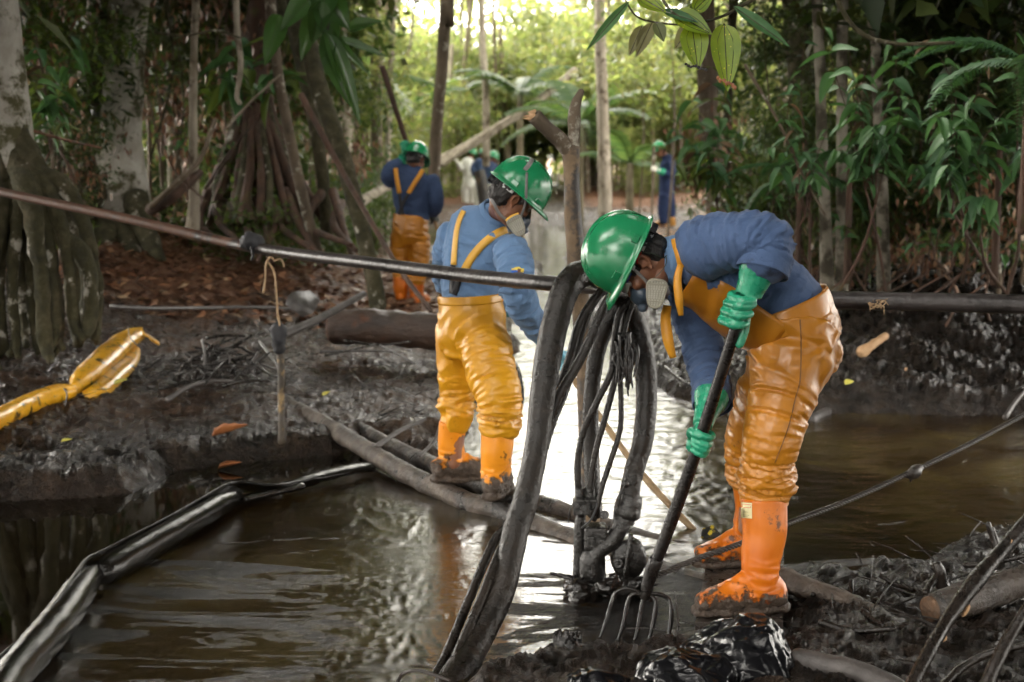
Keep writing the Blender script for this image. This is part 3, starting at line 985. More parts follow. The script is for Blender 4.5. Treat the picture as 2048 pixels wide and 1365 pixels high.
wrk = .0030 * np.exp(-(wr / .09) ** 2) * sstep(-.1, .35, vnoise(sw * 1.6, 86) + .15)
wrk = wrk + .0016 * np.exp(-(np.abs(vnoise(sw * 16, 87)) / .12) ** 2) * sstep(.0, .4, vnoise(sw * 2.3, 88) + .1)
fade = sstep(30, 12, wy)
wz = (rip * np.clip(flow * 1.1 + .10, 0, 1) * (1 + 1.2 * sstep(5.5, 7, wy)) + wrk * np.clip(1.15 - flow, 0.15, 1)) * calm * (.35 + .65 * fade)
w_me = mesh_np("creek_water", np.column_stack([wx, wy, wz]), wq, water_material(), True,
               attrs={"flow": flow, "skin": skin, "calm": calm, "dark": dark})
water = link("water", w_me)
tag(water, kind="structure")
# ---------------------------------------------------------------- people
def unit(v):
    v = np.array(v, dtype=float)
    return v / max(1e-9, np.linalg.norm(v))


def perp(v, d):
    v = np.array(v, dtype=float)
    return unit(v - d * np.dot(v, d))


def cloth(name, limbs, vox, mats, parent, seed=0, hi=24.0, lo=6.0, sm=4, amp=1.0, sharp=False):
    """limbs: dicts pts, rad, side, fold (metres per control point). One continuous garment with folds across each limb."""
    mb = MB()
    C, T, S, A = [], [], [], []
    for L in limbs:
        n = L.get('n', 22)
        mb.tube(L['pts'], L['rad'], n=n, res=5, side=L.get('side'), blunt=L.get('blunt', False))
        fo = L.get('fold', [0.004] * len(L['pts']))
        q = crom(np.column_stack([np.array([tuple(p) for p in L['pts']]), fo]), 10)
        c = q[:, :3]
        t = np.gradient(c, axis=0)
        ds = np.linalg.norm(t, axis=1)
        t /= ds[:, None]
        C.append(c)
        T.append(t)
        S.append(np.cumsum(ds) + 3.1 * len(S))
        A.append(q[:, 3])
    me = remesh(mb, vox, sm, 0.5, name)
    C, T, S, A = np.vstack(C), np.vstack(T), np.concatenate(S), np.concatenate(A)
    v, nn = get_v(me), get_n(me)
    idx = np.empty(len(v), dtype=int)
    for i in range(0, len(v), 4000):
        d = ((v[i:i + 4000, None, :] - C[None]) ** 2).sum(-1)
        idx[i:i + 4000] = d.argmin(1)
    # soften the jump between limbs
    t, s, a = T[idx], S[idx], A[idx]
    al = ((v - C[idx]) * t).sum(1) + s
    w = np.column_stack([vnoise(v * 5 + 3.3 * k, seed + 60 + k) for k in range(3)])
    q = v * lo + t * (al * hi - (v * t).sum(1) * lo)[:, None] + w * 0.9
    r = 1 - 2 * np.abs(vnoise(q, seed))
    r2 = 1 - 2 * np.abs(vnoise(q * 2.1 + 7, seed + 5))
    d = a * amp * ((np.clip(r, -0.4, 1) - 0.35) * 1.0 + 0.16 * (r2 - 0.3)) + 0.35 * a * amp * vnoise(v * 9, seed + 9)
    if sharp:
        d = a * amp * (np.clip(r, 0, 1) ** 2.5 * 1.5 + np.clip(r2, 0, 1) ** 3 * .4 - .35 + .8 * vnoise(v * 7, seed + 9))
    v = v + nn * d[:, None]
    set_v(me, v)
    for m in (mats if isinstance(mats, (list, tuple)) else [mats]):
        me.materials.append(m)
    return link(name, me, parent)


class Head:
    """head frame: origin between the ears, f forward, l to the left, u up"""

    def __init__(self, o, f, u, s=1.0):
        self.o = np.array(tuple(o))
        self.f = unit(f)
        self.u = perp(u, self.f)
        self.l = np.cross(self.u, self.f)
        self.R = np.column_stack([self.f, self.l, self.u])
        self.s = s

    def p(self, x, y, z):
        return self.o + self.R @ (np.array([x, y, z], dtype=float) * self.s)

    def d(self, x, y, z):
        return self.R @ np.array([x, y, z], dtype=float)

    def V(self, a):
        return self.o + (np.asarray(a) * self.s) @ self.R.T


def head_shapes(mb, H, fine=True):
    e = lambda c, r: mb.ell(H.p(*c), np.array(r) * H.s, H.R, 18)
    e((-.012, 0, .045), (.098, .077, .085))
    e((.030, 0, -.005), (.066, .066, .085))
    e((.045, 0, -.060), (.050, .052, .050))
    e((.072, 0, -.090), (.026, .030, .022))
    e((.020, 0, -.070), (.055, .058, .040))
    e((.078, 0, .035), (.022, .052, .018))
    for s in (-1, 1):
        e((.066, .038 * s, -.012), (.028, .024, .022))
        if fine:
            mb.tube([H.p(-.002, .074 * s, -.022), H.p(-.014, .082 * s, -.004), H.p(-.016, .086 * s, .020), H.p(-.004, .086 * s, .032), H.p(.010, .080 * s, .022), H.p(.010, .075 * s, .006)],
                    [.006, .0065, .0065, .006, .005, .004], n=8, res=4)
            e((.000, .074 * s, .004), (.013, .008, .026))
            e((.004, .077 * s, -.024), (.008, .006, .010))
            e((.014, .076 * s, .002), (.005, .005, .006))
        else:
            e((0, .078 * s, .005), (.018, .012, .032))
    mb.tube([H.p(.088, 0, .022), H.p(.100, 0, .002), H.p(.112, 0, -.018)], [.009, .011, .014], n=10, res=3)
    for s in (-1, 1):
        e((.100, .012 * s, -.022), (.010, .008, .008))
    e((.094, 0, -.048), (.012, .024, .006))
    e((.090, 0, -.058), (.012, .021, .007))


def hair_part(H, parent, m, low=-0.075, vox=0.005):
    mb = MB()
    mb.ell(H.p(-.016, 0, .048), np.array((.106, .084, .090)) * H.s, H.R, 26)
    mb.ell(H.p(-.050, 0, -.010), np.array((.062, .070, .062)) * H.s, H.R, 22)
    mb.tube([H.p(.022, .068, .050), H.p(.022, .070, .020), H.p(.020, .069, .000)], [.014, .012, .006], n=8)
    mb.tube([H.p(.022, -.068, .050), H.p(.022, -.070, .020), H.p(.020, -.069, .000)], [.014, .012, .006], n=8)
    me = remesh(mb, vox, 2, 0.5, "hair")
    v, n = get_v(me), get_n(me)
    loc = (v - H.o) @ H.R / H.s
    # hollow round the ears and above the brow
    g = 0.007 * ridged(np.column_stack([loc[:, 0] * 60, loc[:, 1] * 60, loc[:, 2] * 18]), 3, 3)
    cut = sstep(.045, .085, loc[:, 0]) * 0.035
    ear = np.exp(-(((loc[:, 0] + .002) / .030) ** 2 + ((loc[:, 2] - .002) / .040) ** 2)) * (np.abs(loc[:, 1]) > .04) * .030
    ear = ear + sstep(-.03, -.07, loc[:, 2]) * .012
    v = v + n * (g - cut - ear)[:, None] * H.s
    set_v(me, v)
    me.materials.append(m)
    return link("hair", me, parent)


def hard_hat(H, parent, m, outer_strap=False, tilt=0.0, hz=0.028, fine=True, k=1.0):
    """shell with a front peak, rain rim, crown ridges and slots; suspension band and rear ratchet"""
    a, b, h = .146 * k, .122 * k, .158 * k
    ph = np.linspace(0, 2 * math.pi, 64, endpoint=False)
    ts = np.linspace(0, 1, 18)
    ct, st = math.cos(tilt), math.sin(tilt)

    def place(x, y, z):
        X_ = x * ct + z * st
        Z_ = -x * st + z * ct + hz
        return np.stack([X_ - .004, y, Z_], -1)
    rows = []
    for t in ts:
        e_ = (1 - t) * math.pi / 2
        r = math.cos(e_) ** 0.85
        x, y = a * r * np.cos(ph), b * r * np.sin(ph)
        z = np.full_like(ph, h * math.sin(e_) ** 0.95)
        ridge = .006 * np.exp(-(y / .013) ** 2) * sstep(.02, .06, z) + .0035 * (np.exp(-((np.abs(y) - .045) / .008) ** 2)) * sstep(.05, .09, z)
        rows.append(place(x * (1 + ridge * 4), y, z + ridge))
    fr = np.clip(np.cos(ph), 0, 1) ** 1.5
    for w_, zz in ((.008, -.002), (.011, -.006)):
        rows.append(place((a + w_ + .042 * fr * (w_ > .009) + .02 * fr * (w_ < .009)) * np.cos(ph), (b + w_) * np.sin(ph), zz - .012 * fr * (w_ > .009) + 0 * ph))
    rows.append(place((a + .010 + .041 * fr) * np.cos(ph), (b + .010) * np.sin(ph), -.010 - .013 * fr))
    rows.append(place((a - .001) * np.cos(ph), (b - .001) * np.sin(ph), -.006 + 0 * ph))
    for t in (0.9, 0.7, 0.4, 0.02):
        e_ = (1 - t) * math.pi / 2
        r = math.cos(e_) ** 0.85
        rows.append(place((a - .006) * r * np.cos(ph), (b - .006) * r * np.sin(ph), (h - .006) * math.sin(e_) ** 0.95 + 0 * ph))
    R = np.stack(rows)
    mm, nn = R.shape[:2]
    i = np.arange(mm - 1)[:, None] * nn
    j = np.arange(nn)[None, :]
    q = np.stack([i + j, i + nn + j, i + nn + (j + 1) % nn, i + (j + 1) % nn], -1).reshape(-1, 4)
    mb = MB().add(H.V(R.reshape(-1, 3)), q)
    shell = mb.build("hard_hat", m, parent)
    if fine:
        # raised slots on the sides
        for s in (-1, 1):
            for an in (0.95, 1.95):
                cx_, cy_ = math.cos(an) * (a - .004), s * math.sin(an) * (b - .004)
                n_ = unit((math.cos(an) / a, s * math.sin(an) / b, 0.12))
                t_ = unit(np.cross((0, 0, 1), n_))
                u_ = np.cross(n_, t_)
                Ml = H.R @ np.column_stack([t_, n_, u_])
                c_ = place(np.array(cx_), np.array(cy_), np.array(.022))
                lb = MB().box(H.V(c_[None])[0], (.017, .007, .012), Ml)
                lo = lb.build("slot", m, shell, smooth=False)
                bv = lo.modifiers.new("b", 'BEVEL')
                bv.width = .003
                bv.segments = 2
        # suspension: pale band at the back, black ratchet
        sb = MB()
        an = np.linspace(math.radians(105), math.radians(255), 12)
        pts = [H.V(place(np.array(math.cos(t) * .112), np.array(math.sin(t) * .090), np.array(-.012 - .012 * (abs(t - math.pi) < 0.7))))for t in an]
        nr = [H.R @ np.array([math.cos(t), math.sin(t), 0]) for t in an]
        sb.ribbon(pts, .026, nr, .003, 3)
        sb.build("suspension_band", M['clear_plastic'], shell)
        rb = MB()
        rb.tube([H.V(place(np.array(-.112), np.array(0.0), np.array(-.026))), H.V(place(np.array(-.140), np.array(0.0), np.array(-.028)))], [.021, .018], n=14, blunt=True)
        for s in (-1, 1):
            rb.box(H.V(place(np.array(-.112), np.array(.035 * s), np.array(-.024))), (.008, .022, .014), H.R)
        rb.build("ratchet", M['black_plastic'], shell, sharp=40)
    if outer_strap:
        ob = MB()
        arc = [(-.9, 0.25), (-.5, .55), (0, .70), (.5, .55), (.9, .25)]
        pts, nr = [], []
        for an_ in np.linspace(-1.25, 1.25, 9):
            y_ = math.sin(an_) * b * .80
            x_ = -.055 + .012 * math.cos(an_)
            z_ = h * math.sqrt(max(0, 1 - (y_ / b) ** 2 - (x_ / a) ** 2)) ** .95 + .006
            pts.append(H.V(place(np.array(x_), np.array(y_), np.array(z_))))
            nr.append(H.R @ unit((x_ / a ** 2, y_ / b ** 2, z_ / h ** 2)))
        ob.ribbon(pts, .020, nr, .004, 4)
        ob.build("crown_strap", M['grey_strap'], shell)
    return shell


def cartridge(H, parent, side, c, nrm, up, w0=.026, w1=.042, L=.104, depth=.026, fine=True, band=False):
    """filter: rounded trapezoid cup with a grid face. c local centre; nrm outward; up towards the wide end (head-local vectors)"""
    n_ = unit(H.d(*nrm))
    u_ = perp(H.d(*up), n_)
    s_ = np.cross(n_, u_)
    C0 = H.p(*c)
    out = []
    for k in range(40):
        t = 2 * math.pi * k / 40
        x, y = math.cos(t), math.sin(t)
        p_ = 3.2
        rr = (abs(x) ** p_ + abs(y) ** p_) ** (-1 / p_)
        yy = y * rr
        ww = w0 + (w1 - w0) * (yy + 1) / 2
        out.append((x * rr * ww, yy * L / 2))
    out = np.array(out)

    def ring(sc, z):
        return C0 + (out[:, :1] * sc) * s_ + (out[:, 1:] * sc) * u_ + z * n_
    rings = [ring(.80, -depth), ring(.95, -depth * .7), ring(1.0, -.004), ring(.98, .001), ring(.90, .002), ring(.87, -.004), ring(.3, -.004), ring(.01, -.004)]
    V = np.stack(rings)
    mm, nn = V.shape[:2]
    i = np.arange(mm - 1)[:, None] * nn
    j = np.arange(nn)[None, :]
    q = np.stack([i + j, i + (j + 1) % nn, i + nn + (j + 1) % nn, i + nn + j], -1).reshape(-1, 4)
    cb = MB().add(V.reshape(-1, 3), q)
    co = cb.build("filter_cartridge", M['cartridge'], parent, sharp=50)
    gb = MB()
    Mx = np.column_stack([s_, u_, n_])
    ny = 11
    for iy in range(ny):
        yy = (-1 + 2 * (iy + .5) / ny) * L / 2 * .84
        ww = (w0 + (w1 - w0) * (yy / (L / 2) + 1) / 2) * .82
        nx = max(3, int(ww * 2 / .0085))
        for ix in range(nx):
            xx = (-1 + 2 * (ix + .5) / nx) * ww
            gb.box(C0 + xx * s_ + yy * u_ - .0035 * n_, (.0030, .0030, .0018), Mx)
    go = gb.build("filter_grille", M['grille'], co, smooth=False)
    go["kind"] = "stuff"
    for yy in (-.25, .32):
        bb = MB()
        yv = yy * L
        ww = (w0 + (w1 - w0) * (yv / (L / 2) + 1) / 2) * .9
        bb.box(C0 + yv * u_ - .001 * n_, (ww, .0018, .0022), Mx)
        bb.build("filter_bar", M['cartridge'], co, smooth=False)
    if band:
        yb = MB()
        yb.ribbon([C0 + s_ * t * .034 + u_ * (L / 2 + .001 - .006 * t * t) - .010 * n_ for t in (-1, -.5, 0, .5, 1)], .016, u_, .002, 3)
        yb.build("filter_band", M['strap_yellow'], co)
    return co


def respirator(H, parent, fine=True, both=True, band=False, near=1):
    mb = MB()
    e = lambda c, r: mb.ell(H.p(*c), np.array(r) * H.s, H.R, 18)
    e((.092, 0, -.050), (.036, .046, .052))
    e((.110, 0, -.042), (.026, .028, .034))
    e((.080, 0, -.090), (.040, .042, .026))
    for s in (-1, 1):
        mb.tube([H.p(.095, .025 * s, -.060), H.p(.082, .062 * s, -.068)], [.022, .020], n=12)
    mb.tube([H.p(.112, 0, -.060), H.p(.140, 0, -.072)], [.020, .018], n=12)
    me = remesh(mb, .005, 3, .5, "respirator")
    me.materials.append(M['mask'])
    ro = link("respirator", me, parent)
    for s in ((near, -near) if both else (near,)):
        cartridge(H, ro, s, (.078, .088 * s, -.076), (.25, s, -.1), (-.92, 0, .35), fine=fine, band=band)
    return ro


def grip_glove(parent, m, C, d, rh, e, wrist, cuff, cuff_r=.058, thumb=1, ext=False, vox=.0035, name="glove", s=1.0):
    """glove closed on a bar through C along d; e: side on which the knuckles sit; the palm lies on the side away from the fingertips"""
    C, d = np.array(tuple(C)), unit(d)
    e = perp(e, d)
    wrist, cuff = np.array(tuple(wrist)), np.array(tuple(cuff))
    pd = np.cross(d, e)
    if np.dot(wrist - C, pd) < 0:
        pd = -pd                                     # the palm sits on the wrist's side of the bar
    mb = MB()
    at = lambda ang, R, off: C + d * off + pd * (R * math.cos(ang)) + e * (R * math.sin(ang))
    offs = [(.036, .0118, 235), (.0125, .0122, 245), (-.011, .0118, 240), (-.033, .0105, 225)]
    for off, fr, end in offs:
        off, fr = off * s * thumb, fr * s
        R0 = rh + fr * 1.0
        an = [math.radians(q_) for q_ in (20, 62, 105, 150, 195, end)]
        mul = [1.35, 1.42, 1.12, 1.06, 1.0, 1.0]
        jit = random.uniform(-.003, .003)
        tl = random.uniform(.001, .006) * s
        an = [a_ + random.uniform(-.10, .10) for a_ in an]
        pts = [at(a_, R0 * k_, off + jit - tl * i_) for i_, (a_, k_) in enumerate(zip(an, mul))]
        mb.tube(pts, [fr * 1.1, fr * 1.22, fr * .92, fr * 1.10, fr * .90, fr * .84], n=12, res=4)
    # palm and back of the hand
    kn = [at(math.radians(45), (rh + .012) * 1.3, o_[0] * s * thumb) for o_ in offs]
    heel = at(math.radians(-45), rh + .018 * s, 0)
    for (o_, _, _), k_ in zip(offs, kn):
        mid = at(math.radians(-5), rh + .021 * s, o_ * s * thumb * .95)
        mb.tube([k_, mid, heel * .55 + mid * .45 + d * o_ * .2, wrist], [.0125 * s, .0165 * s, .018 * s, .022 * s], n=12, res=4)
    # thumb leaves the side of the palm on the index side
    if ext:
        tp = [at(math.radians(-40), rh + .020, .020 * thumb), at(math.radians(-65), rh + .016, .048 * thumb), at(math.radians(-80), rh + .014, .078 * thumb), at(math.radians(-95), rh + .012, .104 * thumb)]
    else:
        tp = [at(math.radians(-40), rh + .020, .022 * thumb), at(math.radians(-75), rh + .017, .040 * thumb), at(math.radians(-120), rh + .014, .047 * thumb), at(math.radians(-160), rh + .013, .044 * thumb)]
    mb.tube(tp, [.019 * s, .016 * s, .0145 * s, .0125 * s], n=12, res=5)
    # gauntlet
    ax = cuff - wrist
    mb.tube([wrist - ax * .12, wrist + ax * .1, wrist + ax * .45, wrist + ax * .8, cuff], [.034 * s, .036 * s, .043 * s, cuff_r * .94, cuff_r], n=18, res=4, blunt=True)
    me = remesh(mb, vox, 3, .5, name)
    v, n = get_v(me), get_n(me)
    q = np.column_stack([v @ unit(ax) * 40, v @ perp((1, .3, .2), unit(ax)) * 10, v @ np.cross(unit(ax), perp((1, .3, .2), unit(ax))) * 10])
    al = np.clip(((v - wrist) @ unit(ax)) / np.linalg.norm(ax), -1, 1)
    v = v + n * (.0022 * (1 - 2 * np.abs(vnoise(q * .5, 4))) * sstep(-.5, .2, al) + .0012 * vnoise(v * 60, 8))[:, None]
    set_v(me, v)
    me.materials.append(m)
    return link(name, me, parent)


def boot(parent, m, top, ankle, sole_z, f, r=(.078, .072, .056), vox=.005, L=1.0, sheen=0, mud=0.0):
    """rubber boot: shaft from top to ankle, foot along f, sole at sole_z"""
    top, ankle = np.array(tuple(top)), np.array(tuple(ankle))
    f = unit((f[0], f[1], 0))
    g = np.array([ankle[0], ankle[1], sole_z])
    sd = np.array([-f[1], f[0], 0])
    mb = MB()
    mid = ankle * .45 + top * .55 + f * -.008
    low = ankle * .8 + top * .2
    mb.tube([top, mid, low, ankle, ankle * .45 + g * .55 + f * .005], [(r[0] * .93, r[0]), (r[1] * .93, r[1]), (r[2] * 1.05, r[2] * 1.12), (r[2] * .9, r[2]), (r[2] * .85, r[2] * 1.0)], n=26, res=6, side=sd, blunt=True)
    mb.tube([g + f * a_ * L + np.array([0, 0, z_]) for a_, z_ in ((-.066, .056), (-.02, .070), (.035, .074), (.095, .058), (.155, .047), (.198, .041))],
            [(.040, .050), (.046, .066), (.047, .070), (.050, .054), (.050, .042), (.036, .030)], n=20, res=5, side=sd)
    # sole and heel
    for a0, a1, hh in ((-.085, .225, .016), (-.088, -.01, .026)):
        n_ = 10
        pts = [g + f * L * (a0 + (a1 - a0) * t / n_) + np.array([0, 0, hh * .55]) for t in range(n_ + 1)]
        ww = []
        for t in range(n_ + 1):
            x_ = (a0 + (a1 - a0) * t / n_)
            w_ = .044 + .012 * math.exp(-((x_ - .13) / .07) ** 2)
            if t == 0:
                w_ *= .7
            if t == n_:
                w_ *= .6
            ww.append((w_, hh * .55))
        mb.tube(pts, ww, n=14, res=2, side=sd)
    me = remesh(mb, vox, 3, .5, "boot")
    v, n = get_v(me), get_n(me)
    hgt = v[:, 2] - sole_z
    dd = .0025 * vnoise(v * 14, 2)
    an = sstep(.22, .12, hgt) * sstep(.04, .10, hgt)
    dd = dd + an * .005 * (1 - 2 * np.abs(vnoise(v * np.array([9, 9, 34]), 6)))
    if mud:
        mk = sstep(mud + .02, mud - .03, hgt + .05 * vnoise(v * 16, 12))
        dd = dd + mk * (.007 + .010 * fbm(v * 26, 4, 14))
    v = v + n * dd[:, None]
    v[:, 2] = np.maximum(v[:, 2], sole_z - .004)
    set_v(me, v)
    me.materials.append(m)
    return link("boot", me, parent)


def body(parent, H, limbs, vox, neck, fine=True, name="body"):
    """one continuous figure under the clothes: head, neck, trunk, arms and legs"""
    mb = MB()
    head_shapes(mb, H, fine)
    mb.tube(neck, [(.062, .060), (.056, .056), (.060, .062)][:len(neck)] if len(neck) == 3 else [.058] * len(neck), n=18, res=5)
    for L_ in limbs:
        mb.tube(L_[0], L_[1], n=14, res=4, side=L_[2] if len(L_) > 2 else None)
    me = remesh(mb, vox, 2, .5, name)
    me.materials.append(M['skin'])
    return link(name, me, parent)


def sc_r(rad, k):
    return [r * k if np.isscalar(r) else (r[0] * k, r[1] * k) for r in rad]


# ================= front worker: bent over, seen from his left side
def front_worker():
    base = P(1500, 1216, 4.9)
    root = empty("person", (base.x, base.y, 0.12), "man bent double over the pump in amber waders, driving a garden fork into the creek", "person", "clean-up workers in hard hats")
    Y0 = 4.88
    p = P
    torso = [p(1583, 745, Y0), p(1588, 670, Y0), p(1566, 615, Y0), p(1505, 572, Y0), p(1440, 528, Y0 - .01), p(1393, 516, Y0), p(1356, 520, Y0)]
    trad = [(.165, .128), (.162, .142), (.158, .146), (.165, .152), (.185, .150), (.165, .125), (.085, .075)]
    side = (0, 1, 0)
    na = [p(1398, 500, 4.72), p(1452, 486, 4.66), p(1520, 483, 4.60), p(1536, 505, 4.585), p(1526, 535, 4.565)]
    nar = [.105, .098, .092, .084, .080]
    fa = [p(1392, 560, 5.06), p(1385, 620, 5.08), p(1402, 690, 5.06), p(1420, 750, 4.98), p(1424, 803, 4.88)]
    far_ = [.090, .078, .070, .066, .066]
    shirt = cloth("shirt", [
        dict(pts=torso[1:], rad=trad[1:], side=side, fold=[.004, .004, .007, .009, .009, .006]),
        dict(pts=na, rad=nar, fold=[.010, .009, .012, .012, .007]),
        dict(pts=fa, rad=far_, fold=[.006, .008, .012, .010, .007]),
    ], .0065, M['denim'], root, seed=3, hi=8, lo=4.5, amp=.75, sharp=True)
    for A_, B_, r_ in ((p(1533, 512, 4.582), p(1524, 546, 4.565), .086), (p(1423, 780, 4.92), p(1425, 812, 4.87), .071)):
        cb = MB()
        cb.tube([A_, A_.lerp(B_, .5), B_], [r_ * .96, r_, r_ * 1.0], n=40, res=5, cap=False, rough=.05, rs=9)
        co_ = cb.build("cuff", M['denim'], shirt)
        so_ = co_.modifiers.new("s", 'SOLIDIFY')
        so_.thickness = .004
    # waders: seat and legs in one piece
    nleg = [p(1585, 712, 4.80), p(1566, 790, 4.76), p(1546, 868, 4.72), p(1533, 925, 4.73), p(1532, 965, 4.745), p(1528, 1000, 4.75)]
    nr = [.135, .112, .100, .090, .092, .080]
    fleg = [p(1565, 730, 5.00), p(1530, 800, 5.05), p(1503, 862, 5.10), p(1497, 905, 5.13), p(1502, 950, 5.15), p(1503, 972, 5.155)]
    fr_ = [.120, .105, .088, .082, .082, .070]
    seat = [p(1566, 612, Y0), p(1584, 655, Y0), p(1590, 705, Y0), p(1586, 750, Y0)]
    sr = [(.168, .150), (.176, .158), (.176, .146), (.160, .110)]
    waders = cloth("waders", [
        dict(pts=seat, rad=sr, side=side, fold=[.002, .008, .015, .014], n=28, blunt=True),
        dict(pts=nleg, rad=nr, fold=[.018, .010, .005, .010, .020, .004]),
        dict(pts=fleg, rad=fr_, fold=[.018, .010, .006, .012, .018, .005]),
    ], .0065, M['pvc'], root, seed=21, hi=7, lo=4.5, sm=6, amp=1.3)
    # turned hem bands
    hb = MB()
    hb.tube([p(1530, 975, 4.745), p(1528, 1004, 4.75)], [.084, .083], n=40, res=6, cap=False)
    hb.build("hem", M['pvc'], waders)
    # side seam along the near leg
    sm_ = MB()
    cs = crom([tuple(q_) for q_ in nleg[:5]], 8)
    sp = []
    dgm = waders.data
    from mathutils.bvhtree import BVHTree
    bv = BVHTree.FromObject(waders, bpy.context.evaluated_depsgraph_get())
    MW = waders.matrix_world
    seam_px = [(1600, 640), (1602, 690), (1600, 760), (1590, 800), (1578, 850), (1562, 895), (1550, 925)]
    for x_, y_ in [tuple(a) for a in crom(seam_px, 6)]:
        d = ray(x_, y_)
        h = bv.ray_cast(Vector((0, 0, HC)), d.normalized())
        if h[0] is not None:
            sp.append(h[0] + h[1] * .001)
    if len(sp) > 6:
        sm_.tube(sp, [.0022] * len(sp), n=6, res=2)
        sm_.build("seam", M['seam'], waders)
    # waist flap standing off the back, with a stitched edge
    wb = MB()
    fl_pts = [p(1563, 604, Y0), p(1572, 628, Y0), p(1581, 655, Y0)]
    wb.tube(fl_pts, [(.176, .164), (.181, .167), (.180, .163)], n=56, res=5, side=side, cap=False)
    wo_ = wb.build("waistband", M['pvc'], waders)
    so = wo_.modifiers.new("s", 'SOLIDIFY')
    so.thickness = .004
    vv = get_v(wo_.data)
    set_v(wo_.data, vv + get_n(wo_.data) * (.006 * vnoise(vv * 7, 3) + .004 * vnoise(vv * 22, 5))[:, None])
    # bib: the front of the trunk, under the chest
    bb = MB()
    tp = [p(1566, 630, Y0), p(1512, 592, Y0), p(1455, 552, Y0), p(1408, 530, Y0), p(1385, 520, Y0)]
    T0 = np.array(tp[3] - tp[0])
    bb.tube(tp, [(.178, .166), (.178, .172), (.190, .166), (.176, .150), (.160, .135)], n=40, res=8, side=side, arc=(math.radians(8), math.radians(172)), cap=False)
    bo = bb.build("bib", M['pvc'], waders)
    vv = get_v(bo.data)
    fd = .008 * (1 - 2 * np.abs(vnoise(vv * np.array([16, 4, 7]), 31)))
    set_v(bo.data, vv + get_n(bo.data) * fd[:, None])
    so = bo.modifiers.new("s", 'SOLIDIFY')
    so.thickness = .004
    # strap over the near shoulder and the loose strap end
    st = MB()
    st.ribbon([p(1349, 478, 4.74), p(1352, 492, 4.69), p(1358, 512, 4.665), p(1363, 535, 4.67)], .024, (-.3, -1, .4), .004)
    st.build("strap", M['pvc_strap'], waders)
    st = MB()
    st.ribbon([p(1361, 530, 4.66), p(1355, 560, 4.64), p(1358, 600, 4.63), p(1362, 632, 4.64)], [.020, .026, .027, .016], (-.2, -1, .1), .004)
    st.build("strap", M['pvc_strap'], waders)
    st = MB()
    st.ribbon([p(1335, 612, 4.90), p(1331, 640, 4.86), p(1336, 680, 4.84), p(1346, 716, 4.84)], [.028, .034, .036, .022], (-.2, -1, .15), .004)
    st.build("strap", M['pvc_strap'], waders)
    # head
    H = Head(p(1283, 527, 4.86), (-.44 * .98, -.10, -.90), (-.90, -.04, .43), 1.0)
    arms_b = [(na, [.05, .047, .045, .040, .030]), (na[-1:] + [p(1500, 588, 4.575)], [.030, .026]), (fa, [.05, .046, .044, .040, .036]), (fa[-1:] + [p(1408, 850, 4.78)], [.036, .03]),
              (torso, sc_r(trad, .80), side), (nleg + [p(1532, 1120, 4.79)], [.09, .085, .065, .06, .06, .055, .045]), (fleg + [p(1500, 1060, 5.15)], [.09, .08, .062, .055, .055, .05, .045])]
    neck = [p(1372, 520, 4.88), p(1338, 524, 4.875), H.p(-.030, 0, -.03)]
    body(root, H, arms_b, .0042, neck)
    hair_part(H, root, M['hair'])
    for s in (-1, 1):
        MB().ell(H.p(.079, .032 * s, .012), (.013,) * 3, None, 12).build("eye", M['eye'], root)
    hard_hat(H, root, M['helmet'], tilt=-0.02, hz=.050, k=1.0)
    rs = respirator(H, root)
    # head strap and buckle, glasses, cord
    sb = MB()
    sb.ribbon([H.p(.030, .094, .060), H.p(.038, .087, .02), H.p(.055, .082, -.03), H.p(.078, .075, -.068)], .011, H.d(.2, 1, 0), .003)
    sb.build("head_strap", M['grey_strap'], rs)
    bk = MB()
    bk.box(H.p(.032, .093, .040), (.008, .003, .012), H.R)
    bk.build("buckle", M['clear_plastic'], rs, smooth=False)
    gl = MB()
    gl.ribbon([H.p(.085, .070, .030), H.p(.050, .080, .030)], .007, H.d(.2, 1, 0), .003)
    go = gl.build("safety_glasses", M['blue_plastic'], root)
    g2 = MB()
    g2.ribbon([H.p(.016, .088, .026), H.p(-.004, .090, .036), H.p(-.028, .086, .030)], [.007, .009, .005], H.d(.1, 1, 0), .003)
    g2.build("temple_tip", M['red_plastic'], go)
    g3 = MB()
    g3.ribbon([H.p(.088, .066, .030), H.p(.112, .036, .020), H.p(.116, 0, .022), H.p(.112, -.036, .020), H.p(.088, -.066, .030)], .030, [H.d(.4, 1, 0), H.d(1, .4, 0), H.d(1, 0, 0), H.d(1, -.4, 0), H.d(.4, -1, 0)], .003)
    g3.build("lens", M['clear_plastic'], go)
    cd = MB()
    cd.tube([H.p(-.028, .088, .030), H.p(-.040, .082, -.010), H.p(-.045, .072, -.050), H.p(-.075, .040, -.055), H.p(-.095, .0, -.040)], [.0016] * 5, n=6)
    cd.tube([H.p(.040, .080, -.045), H.p(.000, .080, -.060), H.p(-.040, .072, -.062), H.p(-.090, .02, -.030)], [.0014] * 4, n=6)
    cd.build("neck_cord", surf("olive_cord", [(.03, .045, .03), (.05, .07, .045)], 20), root)
    # collar
    co = MB()
    pts, nr_ = [], []
    cc, ax = np.array(p(1344, 522, 4.88)), unit(np.array(p(1344, 522, 4.88) - p(1400, 528, 4.88)))
    e1 = perp((0, 0, 1), ax)
    e2 = np.cross(ax, e1)
    for k in range(13):
        t = 2 * math.pi * k / 12
        o_ = e1 * math.cos(t) * .082 + e2 * math.sin(t) * .080
        pts.append(cc + o_ + ax * (.005 + .01 * math.cos(t)))
        nr_.append(unit(o_) + ax * .35)
    co.ribbon(pts, .058, nr_, .006, 4)
    me_c = co.build("collar", M['denim_light'], shirt)
    # gloves on the fork handle
    hd = p(1290, 1175, 4.80) - p(1487, 612, 4.575)
    cn = p(1480, 628, 4.58)
